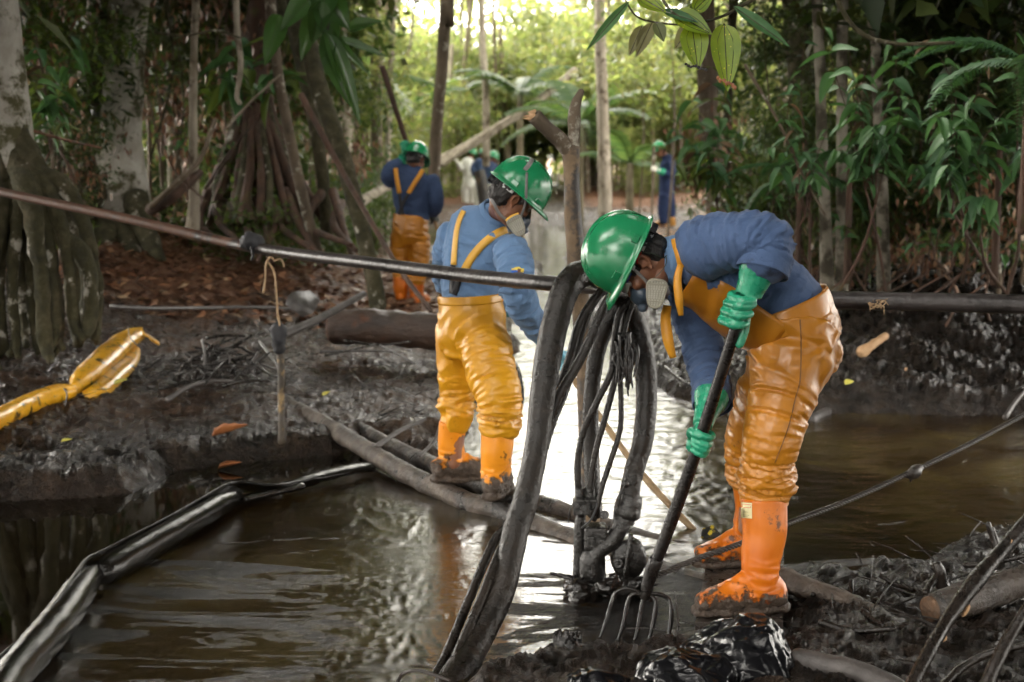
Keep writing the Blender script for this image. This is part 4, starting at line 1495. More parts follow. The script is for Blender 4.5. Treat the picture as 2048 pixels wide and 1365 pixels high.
    grip_glove(root, M['glove'], cn, hd, .019, (-1, 0, -.1), p(1500, 582, 4.58), p(1523, 518, 4.57), .070, thumb=1, ext=True, s=1.28)
    cf = p(1396, 892, 4.70)
    grip_glove(root, M['glove'], cf, hd, .019, (1, 0, .1), p(1407, 845, 4.765), p(1424, 792, 4.86), .060, thumb=-1)
    # boots
    bm = boot_material("orange_boot", (.44, .10, .005), (.52, .14, .008), .185, .24)
    sz = base.z
    b1 = boot(root, bm, p(1527, 996, 4.73), p(1521, 1150, 4.70), p(1500, 1222, 4.70).z, (-1, -.12, 0), (.080, .076, .060), mud=.07, L=1.0)
    b2 = boot(root, bm, p(1503, 960, 5.155), p(1501, 1075, 5.20), p(1470, 1124, 5.22).z, (-1, -.1, 0), (.074, .068, .056), mud=.08, L=.95)
    # cream label below the hem of the near boot
    bv2 = BVHTree.FromObject(b1, bpy.context.evaluated_depsgraph_get())
    def on(x_, y_, lift=.0015):
        d = ray(x_, y_).normalized()
        h = bv2.ray_cast(Vector((0, 0, HC)), d)
        q_ = h[0] if h[0] is not None else P(x_, y_, 4.67)
        return q_ - d * lift
    lab = MB()
    gx, gy = np.linspace(1482, 1504, 7), np.linspace(1005, 1036, 7)
    V = [on(x_, y_ + (x_ - 1482) * .08, .0022) for y_ in gy for x_ in gx]
    lab.add(V, np.array([[i * 7 + j, i * 7 + 7 + j, i * 7 + 8 + j, i * 7 + j + 1] for i in range(6) for j in range(6)]))
    lo = lab.build("label", M['tag'], b1)
    lo['label'] = "cream printed label at the top of the boot shaft"
    rl = MB()
    for y_ in (1008.5, 1014.5):
        rl.ribbon([on(x_, y_ + (x_ - 1482) * .08, .0032) for x_ in (1484, 1490, 1496, 1502)], .0016, (0, -1, 0), .0005, 3)
    rl.build("printed_line", M['red_ink'], lo)
    cu = bpy.data.curves.new("lettering", 'FONT')
    cu.body = "WORKMAN"
    cu.size = .0088
    cu.extrude = .0002
    to = bpy.data.objects.new("lettering", cu)
    COL.objects.link(to)
    a0, a1 = on(1484, 1014, .0034), on(1502, 1015.6, .0034)
    ex = (a1 - a0).normalized()
    n_ = Vector((0, -1, .0))
    ez = n_.cross(ex).normalized() * -1
    ez = Vector((0, 0, 1)) - ex * ex.z
    ez.normalize()
    nrm_ = ex.cross(ez)
    mw = Matrix((ex, ez, nrm_)).transposed().to_4x4()
    mw.translation = a0
    dg = bpy.context.evaluated_depsgraph_get()
    tm = bpy.data.meshes.new_from_object(to.evaluated_get(dg))
    bpy.data.objects.remove(to)
    wd = max(v_.co.x for v_ in tm.vertices)
    tm.transform(mw @ Matrix.Diagonal(((a1 - a0).length / wd, 1, 1, 1)))
    tm.materials.clear()
    tm.materials.append(M['ink'])
    link("lettering", tm, lo)
    ln = MB()
    for y_, x0_, x1_ in ((1022, 1485, 1495), (1024, 1485, 1497), (1030, 1483, 1499), (1033, 1484, 1497)):
        for k in range(int((x1_ - x0_) / 2)):
            xx = x0_ + 2 * k
            ln.ribbon([on(xx, y_ + (xx - 1482) * .08, .003), on(xx + 1.2, y_ + (xx - 1482) * .08, .003)], .0012, (0, -1, 0), .0004, 2)
    ln.build("small_print", M['ink'], lo)
    return root, b1, b2


def sh(pts, dx=0, dy=0):
    return pts


def second_worker():
    Y0 = 6.62
    p = P
    base = p(960, 985, 6.6)
    root = empty("person", (base.x, base.y, base.z), "man in pale blue shirt and yellow waders standing on the muddy pipes", "person", "clean-up workers in hard hats")
    s = (.88, -.46, 0)
    torso = [p(942, 640, Y0), p(940, 590, Y0), p(946, 540, Y0), p(958, 490, Y0), p(970, 456, Y0 - .01), p(986, 432, Y0 - .02)]
    trad = [(.150, .125), (.140, .122), (.150, .128), (.172, .130), (.165, .112), (.080, .075)]
    ra = [p(1020, 496, 6.44), p(1030, 540, 6.36), p(1036, 585, 6.34), p(1058, 630, 6.42), p(1080, 668, 6.52)]
    rr = [.078, .084, .080, .066, .050]
    la = [p(910, 470, 6.72), p(897, 520, 6.80), p(898, 565, 6.92), p(950, 600, 7.02), p(1010, 615, 7.05)]
    lr = [.085, .075, .066, .056, .05]
    shirt = cloth("shirt", [
        dict(pts=torso, rad=trad, side=s, fold=[.008, .010, .010, .008, .005, .003]),
        dict(pts=ra, rad=rr, fold=[.008, .010, .014, .012, .008]),
        dict(pts=la, rad=lr, fold=[.006, .008, .010, .008, .006]),
    ], .0075, M['denim_light'], root, seed=13, hi=7.5, lo=4.5, amp=.8, sharp=True)
    lleg = [p(918, 690, 6.70), p(915, 745, 6.72), p(915, 790, 6.74), p(912, 820, 6.74), p(909, 852, 6.74)]
    lr_ = [.105, .092, .082, .080, .066]
    rleg = [p(968, 680, 6.55), p(982, 745, 6.48), p(999, 795, 6.42), p(1000, 830, 6.42), p(998, 864, 6.42)]
    rr_ = [.118, .112, .100, .094, .088]
    seat = [p(941, 592, Y0), p(943, 630, Y0), p(944, 680, Y0), p(946, 710, Y0)]
    sr = [(.152, .140), (.160, .145), (.165, .142), (.140, .110)]
    waders = cloth("waders", [
        dict(pts=seat, rad=sr, side=s, fold=[.003, .007, .009, .010], n=28, blunt=True),
        dict(pts=lleg, rad=lr_, fold=[.012, .008, .010, .022, .008]),
        dict(pts=rleg, rad=rr_, fold=[.012, .009, .010, .024, .008]),
    ], .0075, M['pvc_yellow'], root, seed=35, hi=7.5, lo=4.5, sm=6, amp=1.3)
    wb = MB()
    wb.tube([p(940, 588, Y0), p(941, 605, Y0)], [(.156, .146), (.160, .148)], n=56, res=5, side=s, cap=False)
    wo_ = wb.build("waistband", M['pvc_yellow'], waders)
    so = wo_.modifiers.new("s", 'SOLIDIFY')
    so.thickness = .005
    vv = get_v(wo_.data)
    set_v(wo_.data, vv + get_n(wo_.data) * (.007 * vnoise(vv * 7, 3) + .004 * vnoise(vv * 22, 5))[:, None])
    # straps crossing towards the middle of the back, laid on the shirt
    from mathutils.bvhtree import BVHTree
    bv = BVHTree.FromObject(shirt, bpy.context.evaluated_depsgraph_get())

    def on(x_, y_, lift=.006):
        d = ray(x_, y_).normalized()
        h = bv.ray_cast(Vector((0, 0, HC)), d)
        if h[0] is None:
            return None, None
        return h[0] + h[1] * lift, h[1]
    def strap(px, wd, mt, nm):
        pts, nr = [], []
        for x_, y_ in [tuple(a) for a in crom(px, 5)]:
            a_, b_ = on(x_, y_)
            if a_ is not None:
                pts.append(a_)
                nr.append(b_)
        if len(pts) > 3:
            A = np.array([tuple(q_) for q_ in pts])
            Nn = np.array([tuple(q_) for q_ in nr])
            for _ in range(12):
                A[1:-1] = (A[:-2] + A[1:-1] * 2 + A[2:]) / 4
                Nn[1:-1] = (Nn[:-2] + Nn[1:-1] * 2 + Nn[2:]) / 4
            Nn = Nn * .35 + Nn.mean(0) * .65
            A = A + Nn * .004
            mb_ = MB()
            mb_.ribbon(A, wd, Nn, .004, 1)
            mb_.build(nm, mt, waders)
    strap([(930, 424), (918, 447), (912, 490), (909, 530)], .030, M['strap_yellow'], "strap")
    strap([(1016, 457), (990, 468), (962, 492), (940, 520), (928, 545)], .036, M['strap_yellow'], "strap")
    strap([(909, 532), (907, 560), (906, 588)], .030, M['black_elastic'], "elastic")
    strap([(926, 548), (916, 568), (910, 590)], .030, M['black_elastic'], "elastic")
    H = Head(p(1024, 400, 6.44), (.76, .16, -.63), (.62, .02, .78), 1.0)
    neck = [p(985, 436, 6.60), p(1000, 424, 6.56), H.p(-.030, 0, -.03)]
    lb = [(ra, [.05, .047, .044, .04, .035]), (ra[-1:] + [p(1105, 700, 6.62)], [.034, .03]), (la, [.05, .045, .042, .04, .035]), (torso, sc_r(trad, .80), s),
          (lleg + [p(905, 930, 6.74)], [.08, .07, .06, .055, .055, .045]), (rleg + [p(992, 955, 6.42)], [.09, .075, .065, .06, .06, .045])]
    body(root, H, lb, .005, neck)
    hair_part(H, root, M['hair_grey'])
    for k in (-1, 1):
        MB().ell(H.p(.079, .032 * k, .012), (.013,) * 3, None, 12).build("eye", M['eye'], root)
    hh = hard_hat(H, root, M['helmet'], outer_strap=True, tilt=-0.02, hz=.045, k=.98)
    rs = respirator(H, root, near=-1, band=True)
    sb = MB()
    sb.ribbon([H.p(-.045, -.100, .135), H.p(.000, -.128, .070), H.p(.040, -.110, .020), H.p(.074, -.078, -.060)], .011, H.d(.1, -1, .2), .003)
    sb.ribbon([H.p(-.085, .0, -.055), H.p(-.070, -.060, -.062), H.p(-.01, -.074, -.085), H.p(.06, -.07, -.08)], .014, H.d(-.3, -1, 0), .003)
    sb.build("head_strap", M['grey_strap'], rs)
    # collar
    co = MB()
    pts, nr_ = [], []
    cc = np.array(p(992, 428, 6.585))
    ax = unit(np.array(p(1006, 408, 6.55)) - np.array(p(985, 440, 6.61)))
    e1 = perp((0, 1, 0), ax)
    e2 = np.cross(ax, e1)
    for k in range(13):
        t = 2 * math.pi * k / 12
        o_ = e1 * math.cos(t) * .080 + e2 * math.sin(t) * .080
        pts.append(cc + o_)
        nr_.append(unit(o_) + ax * .3)
    co.ribbon(pts, .045, nr_, .006, 4)
    co.build("collar", M['denim_light'], shirt)
    # flag patch on the sleeve
    def patch(x0, x1, y0, y1, mt, nm, lift):
        mb_ = MB()
        n_ = 14
        V = []
        for j in range(5):
            for i in range(n_):
                a_, _ = on(x0 + (x1 - x0) * i / (n_ - 1), y0 + (y1 - y0) * j / 4 - 1.2 * math.sin(math.pi * i / (n_ - 1)), lift)
                V.append(a_ if a_ is not None else P(x0, y0, 6.27))
        mb_.add(V, np.array([[j * n_ + i, j * n_ + n_ + i, j * n_ + n_ + i + 1, j * n_ + i + 1] for j in range(4) for i in range(n_ - 1)]))
        return mb_.build(nm, mt, shirt)
    patch(1024, 1046, 539, 545, M['flag_yellow'], "flag_patch", .009)
    patch(1024, 1046, 545, 549, M['flag_blue'], "flag_patch", .009)
    patch(1036, 1041, 540, 548, M['pole_rust'], "emblem", .011)
    pd_ = p(1405, 1078, 6.16) - p(1060, 640, 7.02)
    grip_glove(root, M['glove_blue'], p(1128, 727, 6.84), pd_, .014, (-.4, -1, .2), p(1098, 690, 6.66), p(1078, 664, 6.52), .052, thumb=1, vox=.005)
    grip_glove(root, M['glove_blue'], p(1060, 640, 7.02), pd_, .014, (.2, -1, 0), p(1030, 622, 7.06), p(1000, 612, 7.05), .05, thumb=1, vox=.006)
    bm = boot_material("orange_boot_muddy", (.60, .20, .010), (.70, .26, .014), .20, .20)
    boot(root, bm, p(907, 845, 6.74), p(903, 925, 6.76), p(910, 962, 6.76).z, (.93, .3, 0), (.070, .064, .055), mud=.12)
    boot(root, bm, p(996, 862, 6.42), p(991, 955, 6.42), p(990, 992, 6.42).z, (.15, .9, 0), (.084, .078, .062), mud=.12)
    return root


def far_person(name_label, Y0, J, colors, vox=.014, fine=False, head=None, extras=None, glovem='glove', boots=True, group="clean-up workers in hard hats"):
    """a smaller figure from pixel joints: J has torso, arms, legs lists of (x, y, dY) and radii in metres"""
    def pp(L):
        return [P(x, y, Y0 + d) for x, y, d in L]
    base = P(*J['foot'], Y0)
    root = empty("person", (base.x, base.y, base.z), name_label, "person", group)
    s = J.get('side', (1, 0, 0))
    tr = pp(J['torso'])
    limbs = [dict(pts=tr, rad=J['trad'], side=s, fold=[.008] * len(tr))]
    bl = [(tr, sc_r(J['trad'], .80), s)]
    for A in J['arms']:
        q_ = pp(A['pts'])
        limbs.append(dict(pts=q_, rad=A['rad'], fold=[.008] * len(q_)))
        bl.append((q_, sc_r(A['rad'], .7)))
    cloth("shirt", limbs, vox, colors[0], root, seed=int(Y0), hi=14, lo=6)
    ll = [dict(pts=pp(J['seat']), rad=J['srad'], side=s, fold=[.006] * len(J['seat']), blunt=True)]
    for A in J['legs']:
        q_ = pp(A['pts'])
        ll.append(dict(pts=q_, rad=A['rad'], fold=A.get('fold', [.012] * len(q_))))
        bl.append((q_, sc_r(A['rad'], .75)))
    wd = cloth("waders" if colors[1] in (M['pvc'], M['pvc_yellow']) else "trousers", ll, vox, colors[1], root, seed=int(Y0) + 3, hi=14, lo=5)
    hx, hy, hd_ = J['head']
    H = Head(P(hx, hy, Y0 + hd_), J['hf'], J['hu'], J.get('hs', 1.0))
    neck = [tr[-1], (np.array(tr[-1]) + H.p(-.03, 0, -.04)) / 2, H.p(-.03, 0, -.03)]
    body(root, H, bl, max(vox * .8, .009), neck, fine=False)
    hair_part(H, root, M['hair'], vox=.009)
    if J.get('hat', True):
        hard_hat(H, root, M['helmet'], hz=.04, fine=Y0 < 20)
    return root, H, wd


def third_worker():
    J = dict(foot=(822, 608), side=(1, -.1, 0),
             torso=[(826, 440, 0), (824, 410, 0), (824, 380, 0), (826, 352, 0), (832, 336, 0)],
             trad=[(.165, .13), (.178, .135), (.205, .14), (.20, .12), (.085, .08)],
             arms=[dict(pts=[(784, 362, 0), (776, 352, -.05), (783, 336, -.02), (802, 324, .02)], rad=[.085, .075, .066, .055]),
                   dict(pts=[(862, 360, 0), (872, 395, -.03), (872, 415, .0), (866, 425, .08)], rad=[.09, .078, .066, .055])],
             seat=[(822, 430, 0), (821, 445, 0), (820, 470, 0), (820, 490, 0)], srad=[(.175, .145), (.178, .15), (.178, .15), (.15, .12)],
             legs=[dict(pts=[(802, 475, 0), (800, 505, .02), (801, 530, .02), (803, 560, .02)], rad=[.11, .10, .085, .085]),
                   dict(pts=[(838, 475, 0), (838, 505, -.02), (838, 530, -.02), (832, 562, -.02)], rad=[.115, .105, .092, .09])],
             head=(832, 322, 0), hf=(.38, .75, -.42), hu=(.12, .35, .9))
    root, H, wd = far_person("man in dark blue shirt and amber waders, one arm raised on a pole", 14.4, J, (M['denim_dark'], M['pvc']), vox=.011)
    p = lambda x, y, d=0: P(x, y, 14.4 + d)
    st = MB()
    st.ribbon([p(791, 337, -.13), p(793, 355, -.17), p(799, 387, -.175)], .045, (0, -1, .1), .006)
    st.ribbon([p(846, 340, -.13), p(832, 362, -.175), p(817, 387, -.185)], .045, (0, -1, .1), .006)
    st.build("strap", M['pvc_strap'], wd)
    st = MB()
    st.ribbon([p(799, 387, -.175), p(802, 410, -.17), p(806, 430, -.18)], .032, (0, -1, .1), .006)
    st.ribbon([p(817, 387, -.185), p(806, 408, -.175), p(798, 430, -.18)], .032, (0, -1, .1), .006)
    st.build("elastic", M['black_elastic'], wd)
    pd_ = p(822, 300) - p(765, 135)
    grip_glove(root, M['glove'], p(811, 296, 0), pd_, .02, (-1, .3, 0), p(806, 312, .02), p(801, 326, .02), .06, thumb=-1, vox=.007, s=1.1)
    grip_glove(root, M['glove_dark'], p(866, 436, .10), p(884, 500) - p(866, 436), .018, (1, -.2, 0), p(868, 426, .10), p(870, 416, .05), .055, thumb=1, vox=.007, s=1.1)
    bm = boot_material("orange_boot_far", (.55, .12, .006), (.62, .16, .01), .16, .2)
    bz = root.location.z
    boot(root, bm, p(802, 555), p(802, 592), bz, (.2, 1, 0), (.085, .08, .065), vox=.01, mud=.06)
    boot(root, bm, p(833, 556), p(833, 594), bz, (.5, .9, 0), (.088, .082, .065), vox=.01, mud=.06)
    return root


def fourth_worker():
    J = dict(foot=(1332, 453), side=(.15, 1, 0),
             torso=[(1333, 378, 0), (1334, 360, 0), (1335, 340, 0), (1336, 322, 0), (1331, 312, 0)],
             trad=[(.17, .15), (.18, .155), (.20, .165), (.18, .14), (.08, .08)],
             arms=[dict(pts=[(1338, 325, -.2), (1345, 345, -.24), (1338, 350, -.26), (1325, 344, -.27)], rad=[.09, .08, .07, .06])],
             seat=[(1333, 372, 0), (1333, 385, 0), (1333, 398, 0)], srad=[(.16, .15), (.17, .155), (.15, .14)],
             legs=[dict(pts=[(1330, 392, -.08), (1326, 415, -.08), (1327, 445, -.06)], rad=[.125, .105, .085]),
                   dict(pts=[(1336, 392, .08), (1341, 415, .08), (1343, 445, .06)], rad=[.125, .105, .085])],
             head=(1320, 302, 0), hf=(-.8, 0, -.55), hu=(-.5, 0, .85))
    root, H, wd = far_person("man in navy work clothes standing side-on with a tall stick", 29.0, J, (M['navy'], M['navy']), vox=.016)
    p = lambda x, y, d=0: P(x, y, 29.0 + d)
    grip_glove(root, M['glove_white'], p(1307, 338, -.3), (0, 0, -1), .02, (-.3, -1, 0), p(1315, 341, -.29), p(1322, 344, -.28), .055, thumb=1, vox=.010, s=1.3)
    mb = MB()
    mb.tube([p(1315, 342, -.28), p(1328, 345, -.27)], [.060, .072], n=12)
    mb.build("glove_cuff", M['glove'], root)
    bz = root.location.z
    bm = boot_material("tan_boot", (.35, .16, .03), (.45, .22, .05), .02, .1)
    boot(root, bm, p(1327, 435), p(1327, 447), bz, (-1, 0, 0), (.075, .07, .06), vox=.014)
    boot(root, bm, p(1343, 435), p(1343, 447), bz, (-1, .1, 0), (.075, .07, .06), vox=.014)
    return root


def group_people():
    Y0 = 40.0
    base = dict(side=(1, 0, 0))
    def person(cx, top, lab, c0, c1, facing, armup=False, hat=True, dY=0.0, hood=False):
        k = 2844 / Y0 / 71.1
        J = dict(foot=(cx, top + 116), side=(.8, .6, 0),
                 torso=[(cx, top + 62, 0), (cx, top + 48, 0), (cx, top + 36, 0), (cx, top + 23, 0), (cx + facing * 2, top + 17, 0)],
                 trad=[(.17, .14), (.18, .15), (.20, .16), (.20, .13), (.08, .08)],
                 arms=[dict(pts=[(cx - 12, top + 26, 0), (cx - 16, top + 38, -.1), (cx - (22 if armup else 12), top + (26 if armup else 50), -.2)], rad=[.085, .075, .06]),
                       dict(pts=[(cx + 12, top + 26, 0), (cx + 15, top + 40, -.05), (cx + 9, top + 50, -.15)], rad=[.085, .075, .06])],
                 seat=[(cx, top + 58, 0), (cx, top + 68, 0), (cx, top + 76, 0)], srad=[(.17, .15), (.18, .16), (.16, .14)],
                 legs=[dict(pts=[(cx - 7, top + 72, 0), (cx - 7, top + 92, 0), (cx - 7, top + 112, 0)], rad=[.12, .10, .08]),
                       dict(pts=[(cx + 7, top + 72, 0), (cx + 7, top + 92, 0), (cx + 7, top + 112, 0)], rad=[.12, .10, .08])],
                 head=(cx + facing * 4, top + 9, 0), hf=(facing * .8, .3, -.35), hu=(facing * .3, 0, .95), hat=hat)
        r, H, wd = far_person(lab, Y0 + dY, J, (c0, c1), vox=.022)
        gm_ = M['glove_white'] if armup else M['glove']
        mb = MB()
        ax, ay = (cx - (25 if armup else 11), top + (22 if armup else 54))
        mb.tube([P(cx - (22 if armup else 12), top + (26 if armup else 50), Y0 + dY - .2), P(ax, ay, Y0 + dY - .22)], [.055, .05], n=8)
        for q_ in range(5):
            mb.tube([P(ax, ay, Y0 + dY - .22), P(ax - 3 + q_ * 1.3, ay + (-3 if armup else 3), Y0 + dY - .24)], [.02, .012], n=6)
        mb.build("glove", gm_, r)
        bz = r.location.z
        for q_ in (-7, 7):
            boot(r, boot_far, P(cx + q_, top + 104, Y0 + dY), P(cx + q_, top + 112, Y0 + dY), bz, (facing, .3, 0), (.08, .075, .06), vox=.02)
        return r
    boot_far = surf("dark_rubber_boot", [(.02, .02, .02), (.04, .035, .03)], 5, (.3, .5))
    person(938, 300, "person in white coverall with raised arm, far off by the fallen trunk", M['white_suit'], M['white_suit'], 1, armup=True)
    person(962, 302, "distant person in blue shirt close beside the white coverall", M['denim_dark'], M['white_suit'], 1, dY=-1.0)
    person(982, 308, "distant person in blue shirt farthest from the white coverall", M['denim_dark'], M['white_suit'], 1, dY=-2.0)


front, fboot1, fboot2 = front_worker()
second_worker()
third_worker()
fourth_worker()
group_people()
# ---------------------------------------------------------------- equipment on and over the creek
def pts3(L):
    return [P(*q) for q in L]


def one(name, mb, m, label, cat, group=None, smooth=True, sharp=None):
    o = mb.build(name, m, None, smooth, sharp)
    return tag(o, label, cat, group)


def tubeobj(name, L, r, m, label, cat, group=None, n=14, res=8, rough=.0, rs=14, seed=0, blunt=False, parent=None):
    mb = MB()
    mb.tube(pts3(L), r, n=n, res=res, rough=rough, rs=rs, seed=seed, blunt=blunt)
    if parent is not None:
        return mb.build(name, m, parent)
    return one(name, mb, m, label, cat, group)


# the long pipe across the clearing, resting behind the hose loop
def pipe_material():
    m, n, b = mat("rust_to_oil_pipe")
    tc = nd(n, "ShaderNodeTexCoord")
    sx = nd(n, "ShaderNodeSeparateXYZ")
    n.links.new(tc.outputs["Object"], sx.inputs[0])
    nz = nd(n, "ShaderNodeTexNoise", Scale=6.0, Detail=8.0, Roughness=0.7)
    n.links.new(tc.outputs["Object"], nz.inputs["Vector"])
    mr = nd(n, "ShaderNodeMapRange")
    mr.inputs["From Min"].default_value = -2.2
    mr.inputs["From Max"].default_value = -0.6
    mr.inputs["To Min"].default_value = -0.16
    mr.inputs["To Max"].default_value = 0.26
    n.links.new(sx.outputs[0], mr.inputs[0])
    ad = nd(n, "ShaderNodeMath", operation='ADD')
    n.links.new(nz.outputs["Fac"], ad.inputs[0])
    n.links.new(mr.outputs[0], ad.inputs[1])
    r = ramp(n, [(0.34, (0.105, 0.050, 0.030)), (0.48, (0.065, 0.032, 0.020)), (0.53, (0.03, 0.024, 0.022)), (0.72, (0.055, 0.048, 0.046)), (0.86, (0.012, 0.010, 0.009))])
    n.links.new(ad.outputs[0], r.inputs[0])
    n.links.new(r.outputs[0], b.inputs["Base Color"])
    rr = ramp(n, [(0.4, 0.6), (0.6, 0.34)])
    n.links.new(ad.outputs[0], rr.inputs[0])
    n.links.new(rr.outputs[0], b.inputs["Roughness"])
    nb = nd(n, "ShaderNodeTexNoise", Scale=50.0, Detail=6.0)
    n.links.new(tc.outputs["Object"], nb.inputs["Vector"])
    bp = nd(n, "ShaderNodeBump", Strength=0.6, Distance=0.006)
    n.links.new(nb.outputs["Fac"], bp.inputs["Height"])
    n.links.new(bp.outputs[0], b.inputs["Normal"])
    return m


PIPE = [(-60, 370, 8.75), (0, 384, 8.65), (250, 437, 8.1), (500, 494, 7.55), (750, 528, 6.75), (950, 553, 6.2), (1110, 568, 5.78), (1300, 580, 5.50), (1500, 592, 5.38), (1660, 600, 5.32), (1850, 604, 5.26), (2100, 611, 5.18), (2400, 620, 5.08)]
mb = MB()
mb.tube(pts3(PIPE), [.026, .026, .027, .029, .030, .031, .032, .033, .034, .034, .035, .036, .036], n=20, res=12, rough=.035, rs=22, seed=4)
pipe = one("pipe", mb, pipe_material(), "long thin pipe, rusty at one end and oil-black at the other, spanning the clearing", "pipe")
cl = MB()
cl.tube(pts3([(1030, 561, 6.0), (1044, 562.5, 5.97)]), [.0345, .0345], n=18, blunt=True)
cl.build("collar", M['pole_steel'], pipe, sharp=40)
rg = MB()
rg.tube(pts3([(492, 486, 7.55), (505, 484, 7.52), (520, 490, 7.5)]), [(.044, .045), (.052, .05), (.036, .04)], n=16, rough=.35, rs=30, seed=2)
rg.tube(pts3([(503, 497, 7.49), (506, 510, 7.48), (503, 522, 7.48)]), [(.035, .01), (.028, .008), (.008, .004)], n=10, rough=.3)
one("rag", rg, M['black_elastic'], "black rag knotted round the long pipe", "rag")
for k, (x, y) in enumerate(((1640 + 92, 606), (1640 + 105, 612))):
    pass
mb = MB()
for k in range(26):
    a = P(1745 + random.uniform(-14, 30), 606 + random.uniform(-5, 8), 5.25)
    mb.tube([a, a + Vector((random.uniform(-.03, .03), random.uniform(-.02, 0), random.uniform(-.03, .012)))], [.003, .001], n=4, res=1)
w = one("root_tuft", mb, M['twine'], "tan tuft of dry root fibres stuck on the dark pipe", "roots")
w["kind"] = "stuff"

# forked post
fp = empty("forked_post", P(1178, 1040, 5.95), "forked bare trunk post with one snapped limb, standing behind the hose loop", "post")
mb = MB()
mb.tube(pts3([(1180, 1060, 5.95), (1178, 900, 5.95), (1172, 720, 5.95), (1156, 560, 5.95), (1146, 430, 5.95), (1143, 340, 5.95), (1141, 296, 5.95)]), [.045, .045, .043, .040, .036, .034, .040], n=16, res=8, rough=.10, rs=14)
mb.build("trunk", M['bark_stained'], fp)
mb = MB()
mb.tube(pts3([(1141, 305, 5.95), (1148, 270, 5.95), (1148, 235, 5.96), (1153, 205, 5.97), (1163, 182, 5.98)]), [.036, .026, .027, .021, .012], n=14, res=6, rough=.10, rs=14)
mb.build("limb", M['bark_brown'], fp)
mb = MB()
mb.tube(pts3([(1140, 304, 5.95), (1120, 280, 5.93), (1092, 256, 5.90), (1068, 232, 5.88)]), [.036, .033, .031, .034], n=14, res=6, rough=.10, rs=14, blunt=True)
mb.build("limb", M['bark_brown'], fp)
mb = MB()
for k in range(9):
    a = P(1066 + random.uniform(-7, 7), 232 + random.uniform(-10, 12), 5.875)
    mb.tube([a, a + Vector((random.uniform(-.035, -.008), -.004, random.uniform(-.012, .014)))], [.009, .001], n=5, res=1)
bs = mb.build("broken_end", M['cut_wood'], fp, smooth=False)
bs["kind"] = "stuff"

# hoses looped over the pipe
HOSE = M['oily_hose']
big = tubeobj("big_hose", [(1256, 1012, 5.30), (1266, 950, 5.32), (1286, 880, 5.36), (1293, 790, 5.40), (1289, 720, 5.42), (1272, 645, 5.42), (1240, 588, 5.38), (1200, 556, 5.28), (1162, 549, 5.18), (1136, 572, 5.12), (1117, 620, 5.08), (1099, 700, 5.03),
                          (1084, 800, 4.98), (1072, 900, 4.92), (1051, 1000, 4.83), (1032, 1060, 4.78), (1004, 1180, 4.66), (966, 1260, 4.56), (930, 1325, 4.45), (885, 1390, 4.32)],
              [.039, .038, .040, .041, .042, .041, .044, .050, .052, .051, .050, .049, .046, .042, .045, .046, .046, .048, .050, .050], HOSE,
              "thick oil-coated hose arching over the pipe and running down to the water", "hose", n=24, res=10, rough=.06, rs=30, seed=3)
tubeobj("dark_hose", [(1262, 600, 5.46), (1240, 618, 5.46), (1216, 645, 5.46), (1195, 700, 5.45), (1183, 780, 5.44), (1180, 880, 5.42), (1186, 985, 5.38), (1190, 1030, 5.36)],
        [.034, .034, .034, .033, .032, .031, .030, .030], HOSE, "upright black hose hanging straight down behind the hose loop to the pump", "hose", n=18, res=8, rough=.08, rs=30, seed=5)
thin = [
    ([(1250, 580, 5.30), (1215, 575, 5.22), (1188, 600, 5.18), (1158, 650, 5.16), (1138, 720, 5.14), (1110, 800, 5.10), (1076, 920, 5.02), (1024, 1036, 4.86), (987, 1085, 4.80), (938, 1200, 4.64), (893, 1308, 4.48), (855, 1385, 4.34)],
     .016, "thin black hose lying outermost beside the thick hose at the waterline"),
    ([(1256, 590, 5.26), (1228, 588, 5.16), (1206, 620, 5.12), (1175, 690, 5.09), (1146, 745, 5.07), (1116, 795, 5.04), (1094, 860, 5.02), (1060, 970, 4.92), (1030, 1062, 4.80), (1003, 1100, 4.74), (962, 1200, 4.60), (916, 1308, 4.45), (884, 1385, 4.33)],
     .018, "thin black hose crossing in front of the dark hose and squeezed against the thick hose"),
    ([(1258, 592, 5.34), (1215, 580, 5.28), (1185, 610, 5.24), (1165, 660, 5.22), (1150, 720, 5.20), (1128, 790, 5.12), (1104, 850, 5.06), (1075, 950, 4.98)],
     .014, "thin black hose tucked behind the thick hose halfway down"),
    ([(1262, 600, 5.36), (1238, 630, 5.34), (1228, 690, 5.32), (1222, 745, 5.31), (1196, 800, 5.30), (1168, 860, 5.30), (1156, 920, 5.30), (1157, 985, 5.30), (1160, 1000, 5.30)],
     .0135, "thin black hose ending in the outer coupling of the pump manifold"),
    ([(1264, 600, 5.40), (1248, 640, 5.38), (1234, 740, 5.34), (1212, 830, 5.32), (1192, 900, 5.31), (1182, 960, 5.30), (1180, 998, 5.30)],
     .0125, "thin black hose ending in the inner coupling of the pump manifold"),
    ([(1266, 606, 5.34), (1252, 650, 5.32), (1240, 720, 5.30), (1242, 800, 5.30), (1240, 860, 5.28), (1222, 920, 5.27), (1204, 975, 5.26), (1196, 1010, 5.25), (1188, 1040, 5.26)],
     .0105, "thinnest black hose curving down past the pump manifold bolts"),
]
for k, (L, r, lab) in enumerate(thin):
    h = tubeobj("thin_hose", L, [r] * len(L), HOSE, lab, "hose", "thin oily hoses over the pipe", n=12, res=8, rough=.10, rs=35, seed=11 + k)
    if k in (3, 4):
        x, y, Y = L[-1]
        for dy, rr, hh in ((-14, .019, 10), (4, .016, 8), (14, .021, 6)):
            c = MB()
            c.tube([P(x, y + dy - hh, Y), P(x, y + dy + hh, Y)], [rr, rr], n=16, blunt=True, rough=.05, rs=40)
            c.build("coupling", M['pump'], h, sharp=50)
